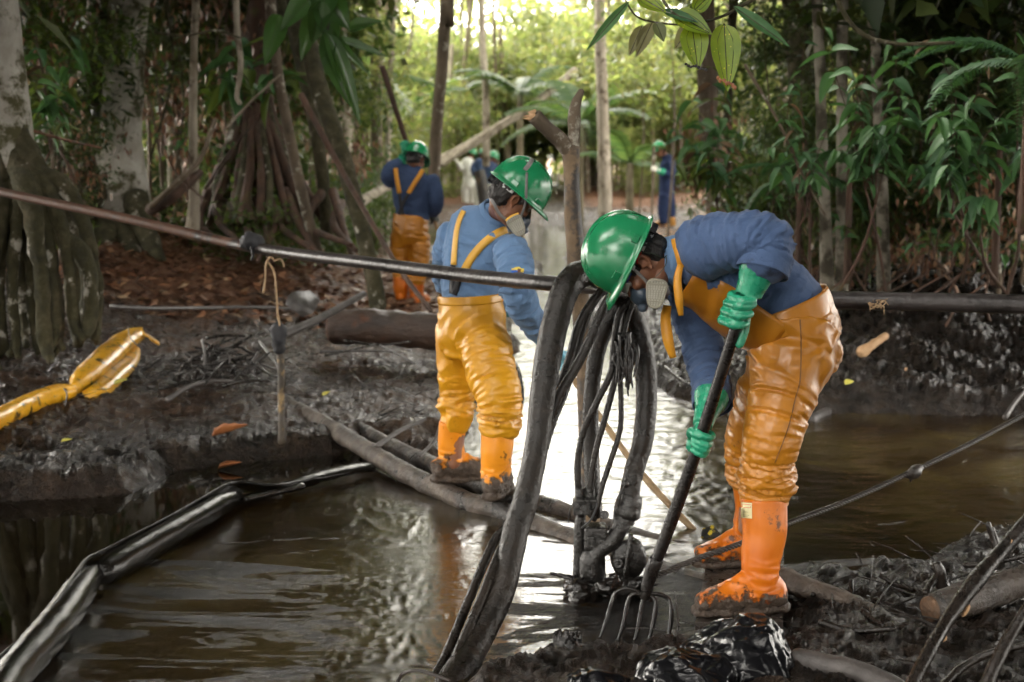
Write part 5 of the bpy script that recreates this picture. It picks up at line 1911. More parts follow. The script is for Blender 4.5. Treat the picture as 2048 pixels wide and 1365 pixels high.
# oily weed caught on the hoses
mb = MB()
for k in range(24):
    x = 1250 + random.gauss(0, 9)
    y = 690 + random.uniform(-25, 30)
    L = [(x + random.uniform(-3, 3), y, 5.3), (x + random.gauss(0, 5), y + 25, 5.29), (x + random.gauss(0, 6), y + random.uniform(40, 85), 5.28)]
    mb.tube(pts3(L), [.010, .008, .003], n=6, res=4, rough=.4, rs=60, seed=k)
w = one("oily_weed", mb, M['oil'], "black strings of oil-soaked weed dangling from the hoses", "weed")
w["kind"] = "stuff"

# pump at the foot of the hoses
PY = 5.30
pump = empty("pump", P(1210, 1170, PY), "oil-drenched pump with hose couplings, bolted manifold and round housing in the creek", "pump")
pc = M['pump']


def pbox(name, x0, x1, y0, y1, Y, dep, par=pump, rot=0.0, bev=.004):
    c = P((x0 + x1) / 2, (y0 + y1) / 2, Y)
    b_ = MB().box(c, (wpx(x1 - x0, Y) / 2, dep / 2, wpx(y1 - y0, Y) / 2), Matrix.Rotation(rot, 3, 'Y'))
    o_ = b_.build(name, pc, par, smooth=False)
    m_ = o_.modifiers.new("b", 'BEVEL')
    m_.width = bev
    m_.segments = 3
    return o_


mf = pbox("manifold", 1146, 1179, 999, 1028, PY - .01, .07)
for x, y in ((1152.5, 1011), (1166, 1016.5)):
    b_ = MB().tube([P(x, y, PY - .045), P(x, y, PY - .064)], [.0125, .0125], n=6, res=1, blunt=True)
    b_.build("bolt", pc, mf, smooth=False)
pbox("flange_plate", 1150, 1202, 994, 1001, PY - .015, .085)
o_ = pbox("housing", 1166, 1214, 1048, 1098, PY + .01, .10, bev=.012)
pbox("housing_window", 1174, 1190, 1072, 1088, PY - .045, .02, o_)
b_ = MB().tube([P(1163, 1030, PY), P(1160, 1050, PY), P(1158, 1150, PY + .02), P(1158, 1185, PY + .02)], [.018, .022, .024, .022], n=14, rough=.1, rs=30)
b_.build("side_post", pc, pump)
b_ = MB().tube([P(1209, 1030, PY - .01), P(1209, 1030, PY - .06)], [.017, .017], n=16, blunt=True)
b_.build("cap", pc, pump, sharp=40)
b_ = MB().tube([P(1246, 1040, PY), P(1238, 1060, PY - .01), P(1222, 1084, PY - .02), P(1196, 1104, PY - .02), P(1186, 1130, PY - .01)], [.036, .033, .032, .034, .040], n=22, res=7, rough=.07, rs=26)
b_.build("elbow", pc, pump)
b_ = MB().tube([P(1184, 1100, PY + .01), P(1184, 1116, PY), P(1185, 1160, PY), P(1186, 1190, PY)], [.036, .050, .052, .046], n=26, rough=.07, rs=20)
b_.build("volute", pc, pump)
b_ = MB().tube([P(1262, 990, PY), P(1258, 1005, PY), P(1254, 1026, PY), P(1252, 1034, PY)], [.044, .050, .052, .046], n=26, rough=.05, rs=30, blunt=True)
ck = b_.build("clamp", pc, pump, sharp=50)
b_ = MB().tube([P(1236, 1012, PY - .05), P(1240, 990, PY - .055), P(1250, 968, PY - .05)], [(.009, .006)] * 3, n=10)
b_.build("lever", pc, ck)
b_ = MB().ell(P(1250, 969, PY - .05), (.016, .008, .016), None, 14)
b_.build("lever_eye", pc, ck)
b_ = MB().tube([P(1250, 1027, PY), P(1247, 1048, PY - .005)], [.045, .041], n=26, blunt=True, rough=.04, rs=30)
b_.build("coupling_ring", pc, pump, sharp=50)
# round housing with fins, hub and strap
dc_ = P(1257, 1116, PY + .01)
disc = MB()
disc.tube([dc_ + Vector((0, .035, 0)), dc_ + Vector((0, -.02, 0)), dc_ + Vector((0, -.036, 0))], [(.068, .078), (.068, .078), (.054, .064)], n=40, res=3, side=(1, 0, 0), blunt=True, rough=.04, rs=30)
do = disc.build("round_housing", pc, pump, sharp=40)
for k in range(9):
    t = math.radians(-75 + 20 * k)
    dr = Vector((math.cos(t), 0, math.sin(t)))
    b_ = MB().tube([dc_ + dr * .026 + Vector((0, -.038, 0)), dc_ + Vector((dr.x * .066, -.024, dr.z * .076))], [.0038, .0038], n=8, res=2)
    b_.build("fin", pc, do)
b_ = MB().tube([P(1236, 1127, PY - .03), P(1236, 1127, PY - .05)], [.022, .018], n=16, blunt=True)
hb_ = b_.build("hub", pc, do, sharp=40)
b_ = MB().tube([P(1236, 1127, PY - .048), P(1236, 1127, PY - .058)], [.008, .008], n=10, blunt=True)
b_.build("bolt", pc, hb_)
b_ = MB().ribbon([P(1262, 1068, PY - .045), P(1256, 1112, PY - .055), P(1248, 1162, PY - .05)], .017, (0, -1, 0), .01)
b_.build("strap_bar", pc, do)
b_ = MB().tube(pts3([(1196, 1000, PY - .05), (1191, 1020, PY - .06), (1180, 1042, PY - .06), (1164, 1056, PY - .05)]), [.005, .004, .004, .004], n=8)
b_.build("cable", M['black_plastic'], pump)
b_ = MB().tube(pts3([(1148, 1003, PY - .05), (1140, 1020, PY - .06), (1136, 1045, PY - .05)]), [.0022] * 3, n=6)
b_.build("wire", M['black_plastic'], pump)
# sludge heaped round its foot
mb = MB()
for k in range(46):
    x, y = random.uniform(1135, 1300), random.uniform(1165, 1205)
    c = P(x, y, PY - .05 + random.uniform(-.1, .06))
    mb.ell(c, (random.uniform(.02, .05), random.uniform(.02, .05), random.uniform(.012, .035)), Matrix.Rotation(random.uniform(-.6, .6), 3, 'Y'), 10)
for k in range(16):
    x, y = random.uniform(1130, 1300), random.uniform(1150, 1200)
    a = P(x, y, PY - .08)
    mb.tube([a, a + Vector((random.uniform(-.1, .1), random.uniform(-.06, .06), random.uniform(-.05, .04)))], [.012, .007], n=6, res=3)
me = remesh(mb, .007, 2, .5, "sludge")
v_ = get_v(me)
set_v(me, v_ + get_n(me) * (.008 * fbm(v_ * 40, 3, 3))[:, None])
me.materials.append(M['oil'])
w = link("sludge", me)
tag(w, "heap of glossy black sludge and debris round the foot of the pump", "sludge", kind="stuff")

# garden fork
fk = empty("garden_fork", P(1266, 1290, 4.8), "long-handled garden fork with five curved tines, tips in the oily water", "garden fork")
mb = MB()
mb.tube([P(1488, 606, 4.572), P(1480, 628, 4.58), P(1396, 892, 4.70), P(1340, 1050, 4.76), P(1306, 1140, 4.79)], [.0185, .019, .021, .022, .020], n=18, res=4, rough=.03, rs=20)
mb.build("handle", M['steel_dark'], fk)
mb = MB()
mb.tube([P(1312, 1120, 4.785), P(1298, 1160, 4.80), P(1290, 1196, 4.80)], [.026, .024, .018], n=16, res=4)
mb.build("socket", M['steel_dark'], fk)
for L in ([(1290, 1192), (1262, 1178), (1236, 1182), (1224, 1204), (1212, 1245), (1200, 1276)],
          [(1289, 1192), (1268, 1188), (1256, 1204), (1248, 1245), (1235, 1284)],
          [(1290, 1190), (1283, 1215), (1276, 1260), (1264, 1300)],
          [(1291, 1192), (1304, 1194), (1312, 1210), (1306, 1250), (1297, 1284)],
          [(1291, 1190), (1314, 1188), (1336, 1198), (1343, 1218), (1340, 1255), (1334, 1292)]):
    q = [P(x, y, 4.80 - .10 * max(0, (y - 1200) / 100)) for x, y in L]
    mb = MB()
    mb.tube(q, [.0085] * (len(q) - 1) + [.004], n=10, res=6, rough=.15, rs=60)
    mb.build("tine", M['oil'], fk)

# rake pole of the second worker, hoe head at its end
rk = empty("hoe", P(1405, 1078, 6.16), "peeled wooden pole with a black and yellow blade at its foot", "hoe")
mb = MB()
mb.tube([P(1052, 630, 7.04), P(1128, 727, 6.84), P(1155, 770, 6.74), P(1250, 905, 6.46), P(1320, 990, 6.30), P(1405, 1078, 6.16)], [.014, .015, .016, .015, .016, .014], n=12, res=5, rough=.12, rs=16)
mb.build("handle", M['pale_stick'], rk)
hm = surf("black_blade_yellow_paint", [(.01, .01, .01), (.025, .025, .022)], 12, (.3, .5), .4, 50, .004, blotch=((.6, .45, .02), 26, .52, .56, .45))
mb = MB()
A_, B_, C_, D_ = P(1404, 1058, 6.10), P(1424, 1050, 6.13), P(1452, 1082, 6.05), P(1398, 1092, 6.02)
n_ = Vector((0, -.02, .006))
mb.add([A_, B_, C_, D_, A_ + n_, B_ + n_, C_ + n_, D_ + n_], np.array([[0, 1, 2, 3], [7, 6, 5, 4], [0, 4, 5, 1], [1, 5, 6, 2], [2, 6, 7, 3], [3, 7, 4, 0]]))
mb.build("blade", hm, rk, smooth=False)

# two muddy pipes the men stand on
mp1 = [(540, 782, 9.2), (580, 812, 8.7), (650, 850, 8.1), (720, 892, 7.6), (800, 940, 7.12), (870, 975, 6.82), (940, 1006, 6.55), (1000, 1024, 6.42), (1080, 1056, 6.2), (1150, 1084, 6.02), (1240, 1116, 5.80), (1330, 1148, 5.60), (1425, 1180, 5.42)]
mp2 = [(568, 768, 9.5), (620, 800, 8.95), (690, 842, 8.35), (760, 882, 7.85), (830, 915, 7.45), (900, 946, 7.12), (980, 978, 6.82), (1060, 1004, 6.62), (1130, 1026, 6.45), (1230, 1062, 6.22), (1330, 1094, 6.02), (1420, 1122, 5.86)]
tubeobj("muddy_pipe", mp1, [.050] * 13, M['mud_pipe'], "mud-caked pipe on the near side of the pair the man in yellow waders stands on", "pipe", "pair of mud-caked pipes", n=22, res=8, rough=.16, rs=12, seed=2)
tubeobj("muddy_pipe", mp2, [.046] * 12, M['mud_pipe'], "mud-caked pipe on the far side of the pair the man in yellow waders stands on", "pipe", "pair of mud-caked pipes", n=22, res=8, rough=.16, rs=12, seed=8)

# plank under the front worker's boots
q = [P(1390, 1250, 4.60), P(1566, 1246, 4.60), P(1568, 1070, 5.42), P(1420, 1072, 5.42)]
top = [Vector((v_.x, v_.y, z_)) for v_, z_ in zip(q, (.099, .099, .139, .139))]
n1_, n2_ = 16, 44
grid = [[top[0].lerp(top[1], i / n1_).lerp(top[3].lerp(top[2], i / n1_), j / n2_) for i in range(n1_ + 1)] for j in range(n2_ + 1)]
V = np.array([tuple(v_) for r_ in grid for v_ in r_])
V[:, 2] += .006 * ridged(V * 16, 3, 5) - .004
Bv = V.copy()
Bv[:, 2] = -.02
nq = (n1_ + 1)
f = np.arange(n2_)[:, None] * nq + np.arange(n1_)[None, :]
fq = np.stack([f, f + 1, f + nq + 1, f + nq], -1).reshape(-1, 4)
mb = MB()
mb.add(np.vstack([V, Bv]), fq)
N0 = len(V)
ring = [i for i in range(nq)] + [j * nq + n1_ for j in range(1, n2_ + 1)] + [n2_ * nq + i for i in range(n1_ - 1, -1, -1)] + [j * nq for j in range(n2_ - 1, 0, -1)]
mb.add(np.vstack([V[ring], Bv[ring] ]), np.array([[k, len(ring) + k, len(ring) + (k + 1) % len(ring), (k + 1) % len(ring)] for k in range(len(ring))]))
mb.f = [mb.f[0], mb.f[1]]
one("plank", mb, M['wood_dirty'], "thick muddy plank under the boots of the bent worker", "plank", sharp=50)

# black containment boom
bo = empty("black_boom", G(300, 1100, 0), "oil-black floating boom snaking across the near pool", "boom")


def gp(L):
    return [G(x, y, z) for x, y, z in L]


for L, r in (([(-20, 1420, .05), (20, 1358, .055), (70, 1300, .06), (120, 1240, .06), (160, 1180, .06), (188, 1142, .05)], [.058, .060, .064, .064, .060, .040]),
             ([(196, 1152, .04), (222, 1136, .055), (300, 1090, .06), (380, 1045, .06), (440, 1010, .055), (474, 996, .04)], [.040, .056, .058, .056, .052, .035]),
             ([(482, 1000, .035), (540, 985, .04), (600, 972, .045)], [(.05, .022), (.055, .022), (.05, .02)]),
             ([(572, 972, .04), (630, 955, .045), (690, 941, .045), (742, 934, .04)], [(.055, .024), (.06, .026), (.06, .024), (.045, .02)])):
    mb = MB()
    mb.tube(gp(L), r, n=26, res=10, rough=.06, rs=16, seed=5, side=(.5, .85, 0))
    mb.build("float", M['boom_black'], bo)
lo_ = [(-30, 1385, .03), (30, 1318, .03), (90, 1245, .03), (150, 1172, .03), (178, 1140, .03), (215, 1118, .03), (300, 1070, .03), (390, 1022, .03), (450, 990, .03), (500, 982, .02), (570, 982, .02), (650, 962, .02), (742, 938, .02)]
hi_ = [(-30, 1345, .09), (20, 1296, .10), (66, 1262, .11), (118, 1196, .12), (150, 1148, .13), (172, 1118, .13), (200, 1104, .12), (262, 1072, .12), (352, 1026, .12), (436, 978, .12), (480, 964, .11), (560, 970, .08), (640, 952, .06), (742, 926, .05)]
A1 = crom([tuple(G(*q_)) for q_ in lo_], 12)
A2 = crom([tuple(G(*q_)) for q_ in hi_], 12)
t1 = np.linspace(0, 1, 150)
A1 = np.column_stack([np.interp(t1, np.linspace(0, 1, len(A1)), A1[:, k]) for k in range(3)])
A2 = np.column_stack([np.interp(t1, np.linspace(0, 1, len(A2)), A2[:, k]) for k in range(3)])
V = np.stack([A1 * (1 - s_) + A2 * s_ for s_ in np.linspace(0, 1, 7)], 1)
V = V.reshape(-1, 3)
V[:, 1] += .010 * vnoise(V * 14, 3)
V[:, 2] += .006 * vnoise(V * 18, 4)
f = np.arange(149)[:, None] * 7 + np.arange(6)[None, :]
mb = MB().add(V, np.stack([f, f + 1, f + 8, f + 7], -1).reshape(-1, 4))
sk = mb.build("skirt", M['boom_black'], bo)
m_ = sk.modifiers.new("s", 'SOLIDIFY')
m_.thickness = .007
mb = MB().tube([tuple(q_) for q_ in A2[::6]], [.006] * len(A2[::6]), n=8, res=4)
mb.build("edge_rope", M['boom_black'], bo)
mb = MB().tube(pts3([(12, 1330, 4.55), (30, 1345, 4.50), (50, 1366, 4.45), (70, 1395, 4.4)]), [.006] * 4, n=8)
mb.build("tie_rope", M['rope'], bo)

# yellow boom on the bank
zb = lambda x, y: ground_z(*tuple(G(x, y, .2))[:2])
yb = empty("yellow_boom", G(160, 780, .2), "deflated yellow oil boom lying on the muddy bank beside the roots", "boom")
mb = MB().tube(gp([(-60, 870, .20), (0, 838, .21), (60, 808, .22), (110, 790, .23), (146, 782, .24)]), [.062, .060, .060, .060, .040], n=24, res=10, rough=.08, rs=12, seed=3)
mb.build("float", M['boom_yellow'], yb)
mb = MB().tube(gp([(150, 778, .24), (170, 755, .27), (205, 722, .31), (240, 690, .35), (266, 672, .37)]), [(.035, .04), (.085, .055), (.105, .065), (.098, .062), (.085, .055)], n=24, res=10, rough=.10, rs=10, seed=6, side=(.7, -.3, 0))
mb.build("float", M['boom_yellow'], yb)
mb = MB().ribbon(gp([(255, 668, .38), (282, 664, .40), (300, 676, .35), (318, 688, .30)]), [.15, .11, .07, .035], [(0, -.5, 1), (0, -.4, 1), (.3, -.4, 1), (.5, -.3, .8)], .01)
mb.build("tail", M['boom_yellow'], yb)
mb = MB().ribbon(gp([(168, 790, .21), (200, 780, .22), (232, 752, .25), (262, 722, .29), (274, 694, .32)]), [.05, .11, .12, .10, .05], [(.3, -.8, .5)] * 5, .006)
fo = mb.build("flap", M['boom_yellow'], yb)
for i_, L in enumerate(([(128, 778), (134, 790), (130, 812)], [(256, 655), (262, 678), (285, 700)])):
    mb = MB().tube(gp([(x, y, .33 if i_ == 0 else .44) for x, y in L]), [.004] * 3, n=6)
    mb.build("tie", M['black_elastic'], yb)

# stake and twine
stk = empty("stake", P(562, 880, 7.62), "wooden stake with a black rag tied over its top, driven in the mud", "stake")
MB().tube(pts3([(564, 885, 7.62), (562, 800, 7.62), (563, 740, 7.62), (558, 690, 7.62), (556, 655, 7.62)]), [.022, .018, .022, .019, .022], n=12, res=8, rough=.18, rs=16).build("post", surf("stained_stake", [(.02, .015, .01), (.05, .035, .02)], 9, (.4, .7), .8, 50, .006, blotch=((.22, .15, .07), 5, .52, .58, .7)), stk)
MB().tube(pts3([(557, 702, 7.60), (558, 680, 7.60), (557, 655, 7.60), (557, 646, 7.61)]), [.030, .042, .040, .020], n=14, res=6, rough=.35, rs=26, seed=4).build("rag", M['black_elastic'], stk)
tw = MB()
tw.tube(pts3([(534, 522, 7.42), (548, 545, 7.44), (553, 590, 7.5), (555, 625, 7.55), (559, 650, 7.57), (558, 668, 7.57)]), [.006] * 6, n=8, res=8, rough=.35, rs=60)
tw.tube(pts3([(548, 520, 7.40), (540, 515, 7.38), (532, 530, 7.40), (530, 560, 7.42), (527, 585, 7.43)]), [.006, .006, .006, .005, .007], n=8, res=6, rough=.35, rs=60)
tw.tube(pts3([(548, 522, 7.40), (560, 518, 7.40), (566, 526, 7.42), (568, 534, 7.42)]), [.006, .006, .005, .004], n=8, res=5, rough=.35, rs=60)
one("twine", tw, M['twine'], "frayed pale twine hanging from the rusty pipe down to the stake", "twine")

# rope on the right
RP = [(2200, 752, 6.3), (2048, 830, 6.0), (1940, 888, 5.8), (1832, 940, 5.62), (1700, 1000, 5.42), (1580, 1046, 5.26), (1480, 1088, 5.02), (1400, 1116, 4.95), (1312, 1152, 4.88)]
cr = crom([tuple(q_) for q_ in pts3(RP)], 60)
T = np.gradient(cr, axis=0)
T /= np.linalg.norm(T, axis=1, keepdims=True)
Bn = np.cross(T, (0, 0, 1))
Bn /= np.linalg.norm(Bn, axis=1, keepdims=True)
Cn = np.cross(T, Bn)
ss = np.cumsum(np.linalg.norm(np.gradient(cr, axis=0), axis=1))
mb = MB()
for k in range(3):
    ph_ = ss * 2 * math.pi / .045 + 2 * math.pi * k / 3
    rr_ = .0058
    mb.tube(cr + rr_ * (np.cos(ph_)[:, None] * Bn + np.sin(ph_)[:, None] * Cn), [.0058] * len(cr), n=6, res=1)
mb.tube(pts3([(1812, 953, 5.60), (1828, 945, 5.60), (1842, 934, 5.63)]), [.012, .026, .012], n=10, rough=.5, rs=50, seed=1)
mb.tube(pts3([(1826, 945, 5.60), (1822, 955, 5.60), (1821, 964, 5.60)]), [.012, .008, .004], n=6, rough=.5, rs=50)
one("rope", mb, M['rope'], "knotted black rope stretched from the plank over the creek", "rope")


# black plastic sacks in front
def sack(c, r, lab, seed, rot=0):
    mb = MB().ell(c, r, Matrix.Rotation(rot, 3, 'Z'), 30)
    me = remesh(mb, .005, 0, .5, "plastic_sack")
    v, n = get_v(me), get_n(me)
    q = (v - np.array(tuple(c)))
    w_ = np.column_stack([vnoise(q * 7 + 3, seed), vnoise(q * 7 + 9, seed + 1), vnoise(q * 7 + 19, seed + 2)]) * .05
    rr = np.random.default_rng(seed)
    d = .05 * vnoise(q * 5, seed)
    for fq, am, nk in ((6, .030, 4), (13, .016, 5), (26, .008, 5)):
        acc = 0
        for _ in range(nk):
            a_ = unit(rr.normal(size=3))
            u_ = (q + w_ * (6 / fq) * 1.5) @ a_ * fq + rr.uniform(0, 6)
            tr_ = np.abs((u_ % 2) - 1) * 2 - 1
            acc = np.maximum(acc, tr_) if _ else tr_
        d = d + am * acc
    d = d - .03
    v = v + n * d[:, None] * .9
    set_v(me, v)
    me.materials.append(M['bag'])
    o = link("plastic_sack", me)
    return tag(o, lab, "sack", "black plastic sacks")


sack(P(1480, 1345, 4.20), (.19, .18, .17), "crumpled black plastic sack in front of the muddy plank", 3)
sack(P(1375, 1375, 4.02), (.15, .13, .11), "low part-filled black sack slumped beside the taller sack", 9, .4)
sack(P(1190, 1395, 4.0), (.12, .10, .075), "black sack barely rising at the foot of the blackened stump", 14, .2)
tubeobj("bent_pipe", [(1592, 1316, 4.15), (1640, 1330, 4.10), (1710, 1345, 4.02), (1780, 1375, 3.92), (1840, 1420, 3.82)], [.030, .036, .036, .036, .036], M['stick_grey'],
        "grey muddy pipe curving away from the black sack", "pipe", n=20, rough=.08)


# ---------------------------------------------------------------- wood and debris
def stick(L, r, m, lab=None, group=None, name="stick", rough=.12, seed=0, n=9, cat="stick", res=5):
    mb = MB()
    rr = [r * (1 - .35 * i / max(1, len(L) - 1)) for i in range(len(L))]
    mb.tube(L, rr, n=n, res=res, rough=rough, rs=20, seed=seed)
    o = mb.build(name, m)
    return tag(o, lab, cat, group)


def log_with_end(L, r, m, lab, cap=M['cut_wood'], name="log", group=None, rough=.14):
    root = empty(name, L[0], lab, "log", group)
    mb = MB()
    mb.tube(L, r if hasattr(r, '__len__') else [r] * len(L), n=20, res=10, rough=rough, rs=9, seed=3, blunt=True)
    mb.build("trunk", m, root)
    d = (Vector(L[0]) - Vector(L[1])).normalized()
    r0 = r[0] if hasattr(r, '__len__') else r
    e = MB().tube([Vector(L[0]) - d * .01, Vector(L[0]) + d * .012], [r0 * .90, r0 * .84], n=18, res=1, blunt=True, rough=.08, rs=14)
    e.build("cut_end", cap, root)
    return root


log_with_end(pts3([(664, 654, 10.4), (740, 655, 10.35), (820, 660, 10.3), (905, 666, 10.25), (960, 672, 10.2)]), [.13, .135, .13, .125, .12], M['log'], "thick dark log with a reddish sawn end lying across the bank", cap=surf("reddish_end_grain", [(.09, .03, .014), (.16, .055, .025)], 12, (.6, .8), .5))
stick(pts3([(512, 694, 9.3), (580, 664, 9.6), (650, 632, 9.9), (728, 588, 10.3)]), .036, M['stick_grey'], "grey pole with a pale knot propped above the twig pile", name="pole", cat="pole", seed=4, n=14, rough=.05)
stick(pts3([(222, 613, 10.9), (300, 617, 10.8), (420, 616, 10.6), (520, 615, 10.5), (588, 618, 10.4)]), .018, M['stick_grey'], "long straight grey stick lying level above the yellow boom", seed=5)
mb = MB()
c = P(612, 604, 10.3)
mb.ribbon([P(588, 622, 10.3), P(604, 606, 10.35), P(630, 592, 10.5)], [.16, .22, .10], (.3, -.7, .6), .012)
one("scrap_sheet", mb, M['stick_grey'], "curled dark scrap of sheeting at the end of the long straight stick", "scrap")
# brush pile
for k in range(74):
    cx, cy = 440 + random.gauss(0, 42), 722 + random.gauss(0, 17)
    Yc = 9.05 - (cy - 722) * .02 + random.uniform(-.15, .15)
    an = random.gauss(.35, .55)
    ln = random.uniform(.10, .34)
    c = P(cx, cy, Yc)
    d = Vector((math.cos(an), random.uniform(-.5, .5), math.sin(an) * .8)) * ln
    bnd = Vector((random.gauss(0, .02), random.gauss(0, .02), random.gauss(0, .02)))
    gz = .14
    L = [c - d * .5, c + bnd, c + d * .5]
    for q_ in L:
        q_.z = max(q_.z, gz)
    stick(L, random.uniform(.007, .014), M['stick_oily' if random.random() < .7 else 'stick_grey'], "oil-blackened stick in the tangled twig pile behind the stake", "sticks of the twig pile", seed=k, n=7, res=4)
for L, lab in (([(300, 764, 8.7), (370, 728, 8.95), (440, 688, 9.1), (475, 676, 9.15)], "long black stick sloping up across the twig pile"),
               ([(405, 752, 8.7), (410, 715, 8.75), (404, 680, 8.9)], "upright pale grey stick sticking out of the twig pile"),
               ([(520, 684, 9.1), (548, 722, 8.7), (560, 742, 8.6)], "black stick leaning from the grey pole towards the stake"),
               ([(320, 778, 8.4), (400, 760, 8.5), (480, 748, 8.6), (540, 705, 8.8)], "long thin black stick along the front of the twig pile"),
               ([(335, 800, 8.2), (380, 772, 8.35), (430, 762, 8.5), (500, 764, 8.5)], "crooked mud-coated branch at the foot of the twig pile"),
               ([(755, 892, 7.4), (800, 862, 7.6), (850, 838, 7.8)], "short grey mud-coated branch beside the left boot of the man in yellow"),
               ([(690, 682, 10.0), (760, 690, 9.9), (820, 684, 9.9)], "black stick lying before the sawn log"),
               ([(640, 704, 9.6), (720, 702, 9.6), (790, 704, 9.6)], "long black stick lying flat nearest the muddy mound"),
               ([(650, 712, 9.5), (700, 700, 9.6), (750, 690, 9.7)], "black stick slanting over the flat sticks before the sawn log"),
               ([(760, 692, 9.8), (800, 712, 9.5), (832, 728, 9.3)], "pale brown stick slanting down before the sawn log"),
               ([(840, 912, 7.0), (870, 880, 7.2), (880, 850, 7.3)], "thin curved grey stem arching up beside the muddy pipes"),
               ([(1010, 700, 8.2), (1035, 740, 7.9), (1044, 800, 7.6), (1030, 850, 7.5)], "dark curved root behind the right leg of the man in yellow")):
    stick(pts3(L), .016 if 'branch' in lab or 'root' in lab else .010, M['stick_grey' if 'grey' in lab or 'pale' in lab or 'mud' in lab else 'stick_oily'], lab, seed=len(lab))
# leaning dark poles by the third worker
stick(pts3([(602, 190, 12.4), (680, 335, 12.2), (740, 440, 11.8), (800, 540, 11.3), (862, 622, 10.8)]), .028, M['bark_root'], "long dark pole leaning past the worker with the raised arm", name="pole", cat="pole", seed=3, rough=.05)
stick(pts3([(765, 135, 14.4), (790, 215, 14.4), (812, 282, 14.42), (818, 300, 14.42)]), .032, M['bark_root'], "brown pole held overhead by the worker with the raised arm", name="pole", cat="pole", seed=3, rough=.05)
stick(pts3([(866, 428, 14.5), (878, 470, 14.5), (884, 500, 14.5)]), .020, M['pale_stick'], "short wooden shovel handle in the lowered hand of the third worker", name="shovel_handle", cat="shovel", seed=3, rough=.05)
stick(pts3([(1308, 296, 28.7), (1306, 350, 28.7), (1303, 455, 28.7)]), .035, M['bark_brown'], "tall thin stick held upright by the man in navy", seed=9, rough=.1)
stick(pts3([(66, 262, 10.6), (130, 280, 10.8), (202, 296, 11.0)]), .012, M['pole_rust'], "thin red-brown rod jutting between the two white trunks", name="rod", cat="rod", seed=9, rough=.05)
# far fallen trunks
stick(pts3([(868, 330, 34), (940, 290, 34.5), (1020, 240, 35), (1085, 195, 35.5), (1150, 140, 36)]), .13, M['bark_pale'], "pale fallen trunk leaning up behind the distant group", name="fallen_tree", cat="fallen tree", seed=2, rough=.06, n=12)
stick(pts3([(885, 330, 33), (960, 275, 33.5), (1040, 222, 34)]), .07, M['bark_pale'], "thinner pale trunk leaning beside the fallen trunk", name="fallen_tree", cat="fallen tree", seed=4, rough=.06, n=10)
stick(pts3([(655, 455, 19), (720, 405, 20), (778, 372, 21)]), .09, M['bark_pale'], "pale bent trunk behind the worker with the raised arm", name="fallen_tree", cat="fallen tree", seed=6, rough=.08, n=12)
bs_ = empty("stump", P(965, 412, 30), "blackened flat-topped stump before the distant group", "stump")
MB().tube(pts3([(972, 420, 30), (966, 380, 30), (958, 341, 30)]), [(.19, .14), (.18, .13), (.17, .12)], n=18, res=5, rough=.08, rs=5, blunt=True).build("trunk", surf("tarred_wood", [(.006, .006, .006), (.02, .016, .012)], 3, (.4, .6), .5, 20, .02, blotch=((.09, .06, .03), 2.5, .56, .66, .7)), bs_, sharp=50)
# bamboo rail far left
br = empty("bamboo_rail", P(410, 310, 22), "pale bamboo handrail far back between the trunks", "rail")
for L in ([(368, 270, 22), (452, 271, 22)], [(368, 282, 22), (452, 283, 22)]):
    MB().tube(pts3(L), [.030, .030], n=10, res=2, rough=.03).build("rail", M['pale_stick'], br)
for x in (372, 404, 446):
    MB().tube(pts3([(x, 266, 22.03), (x + 1, 330, 22.03)]), [.022, .022], n=10, res=2).build("post", M['bark_brown'], br)
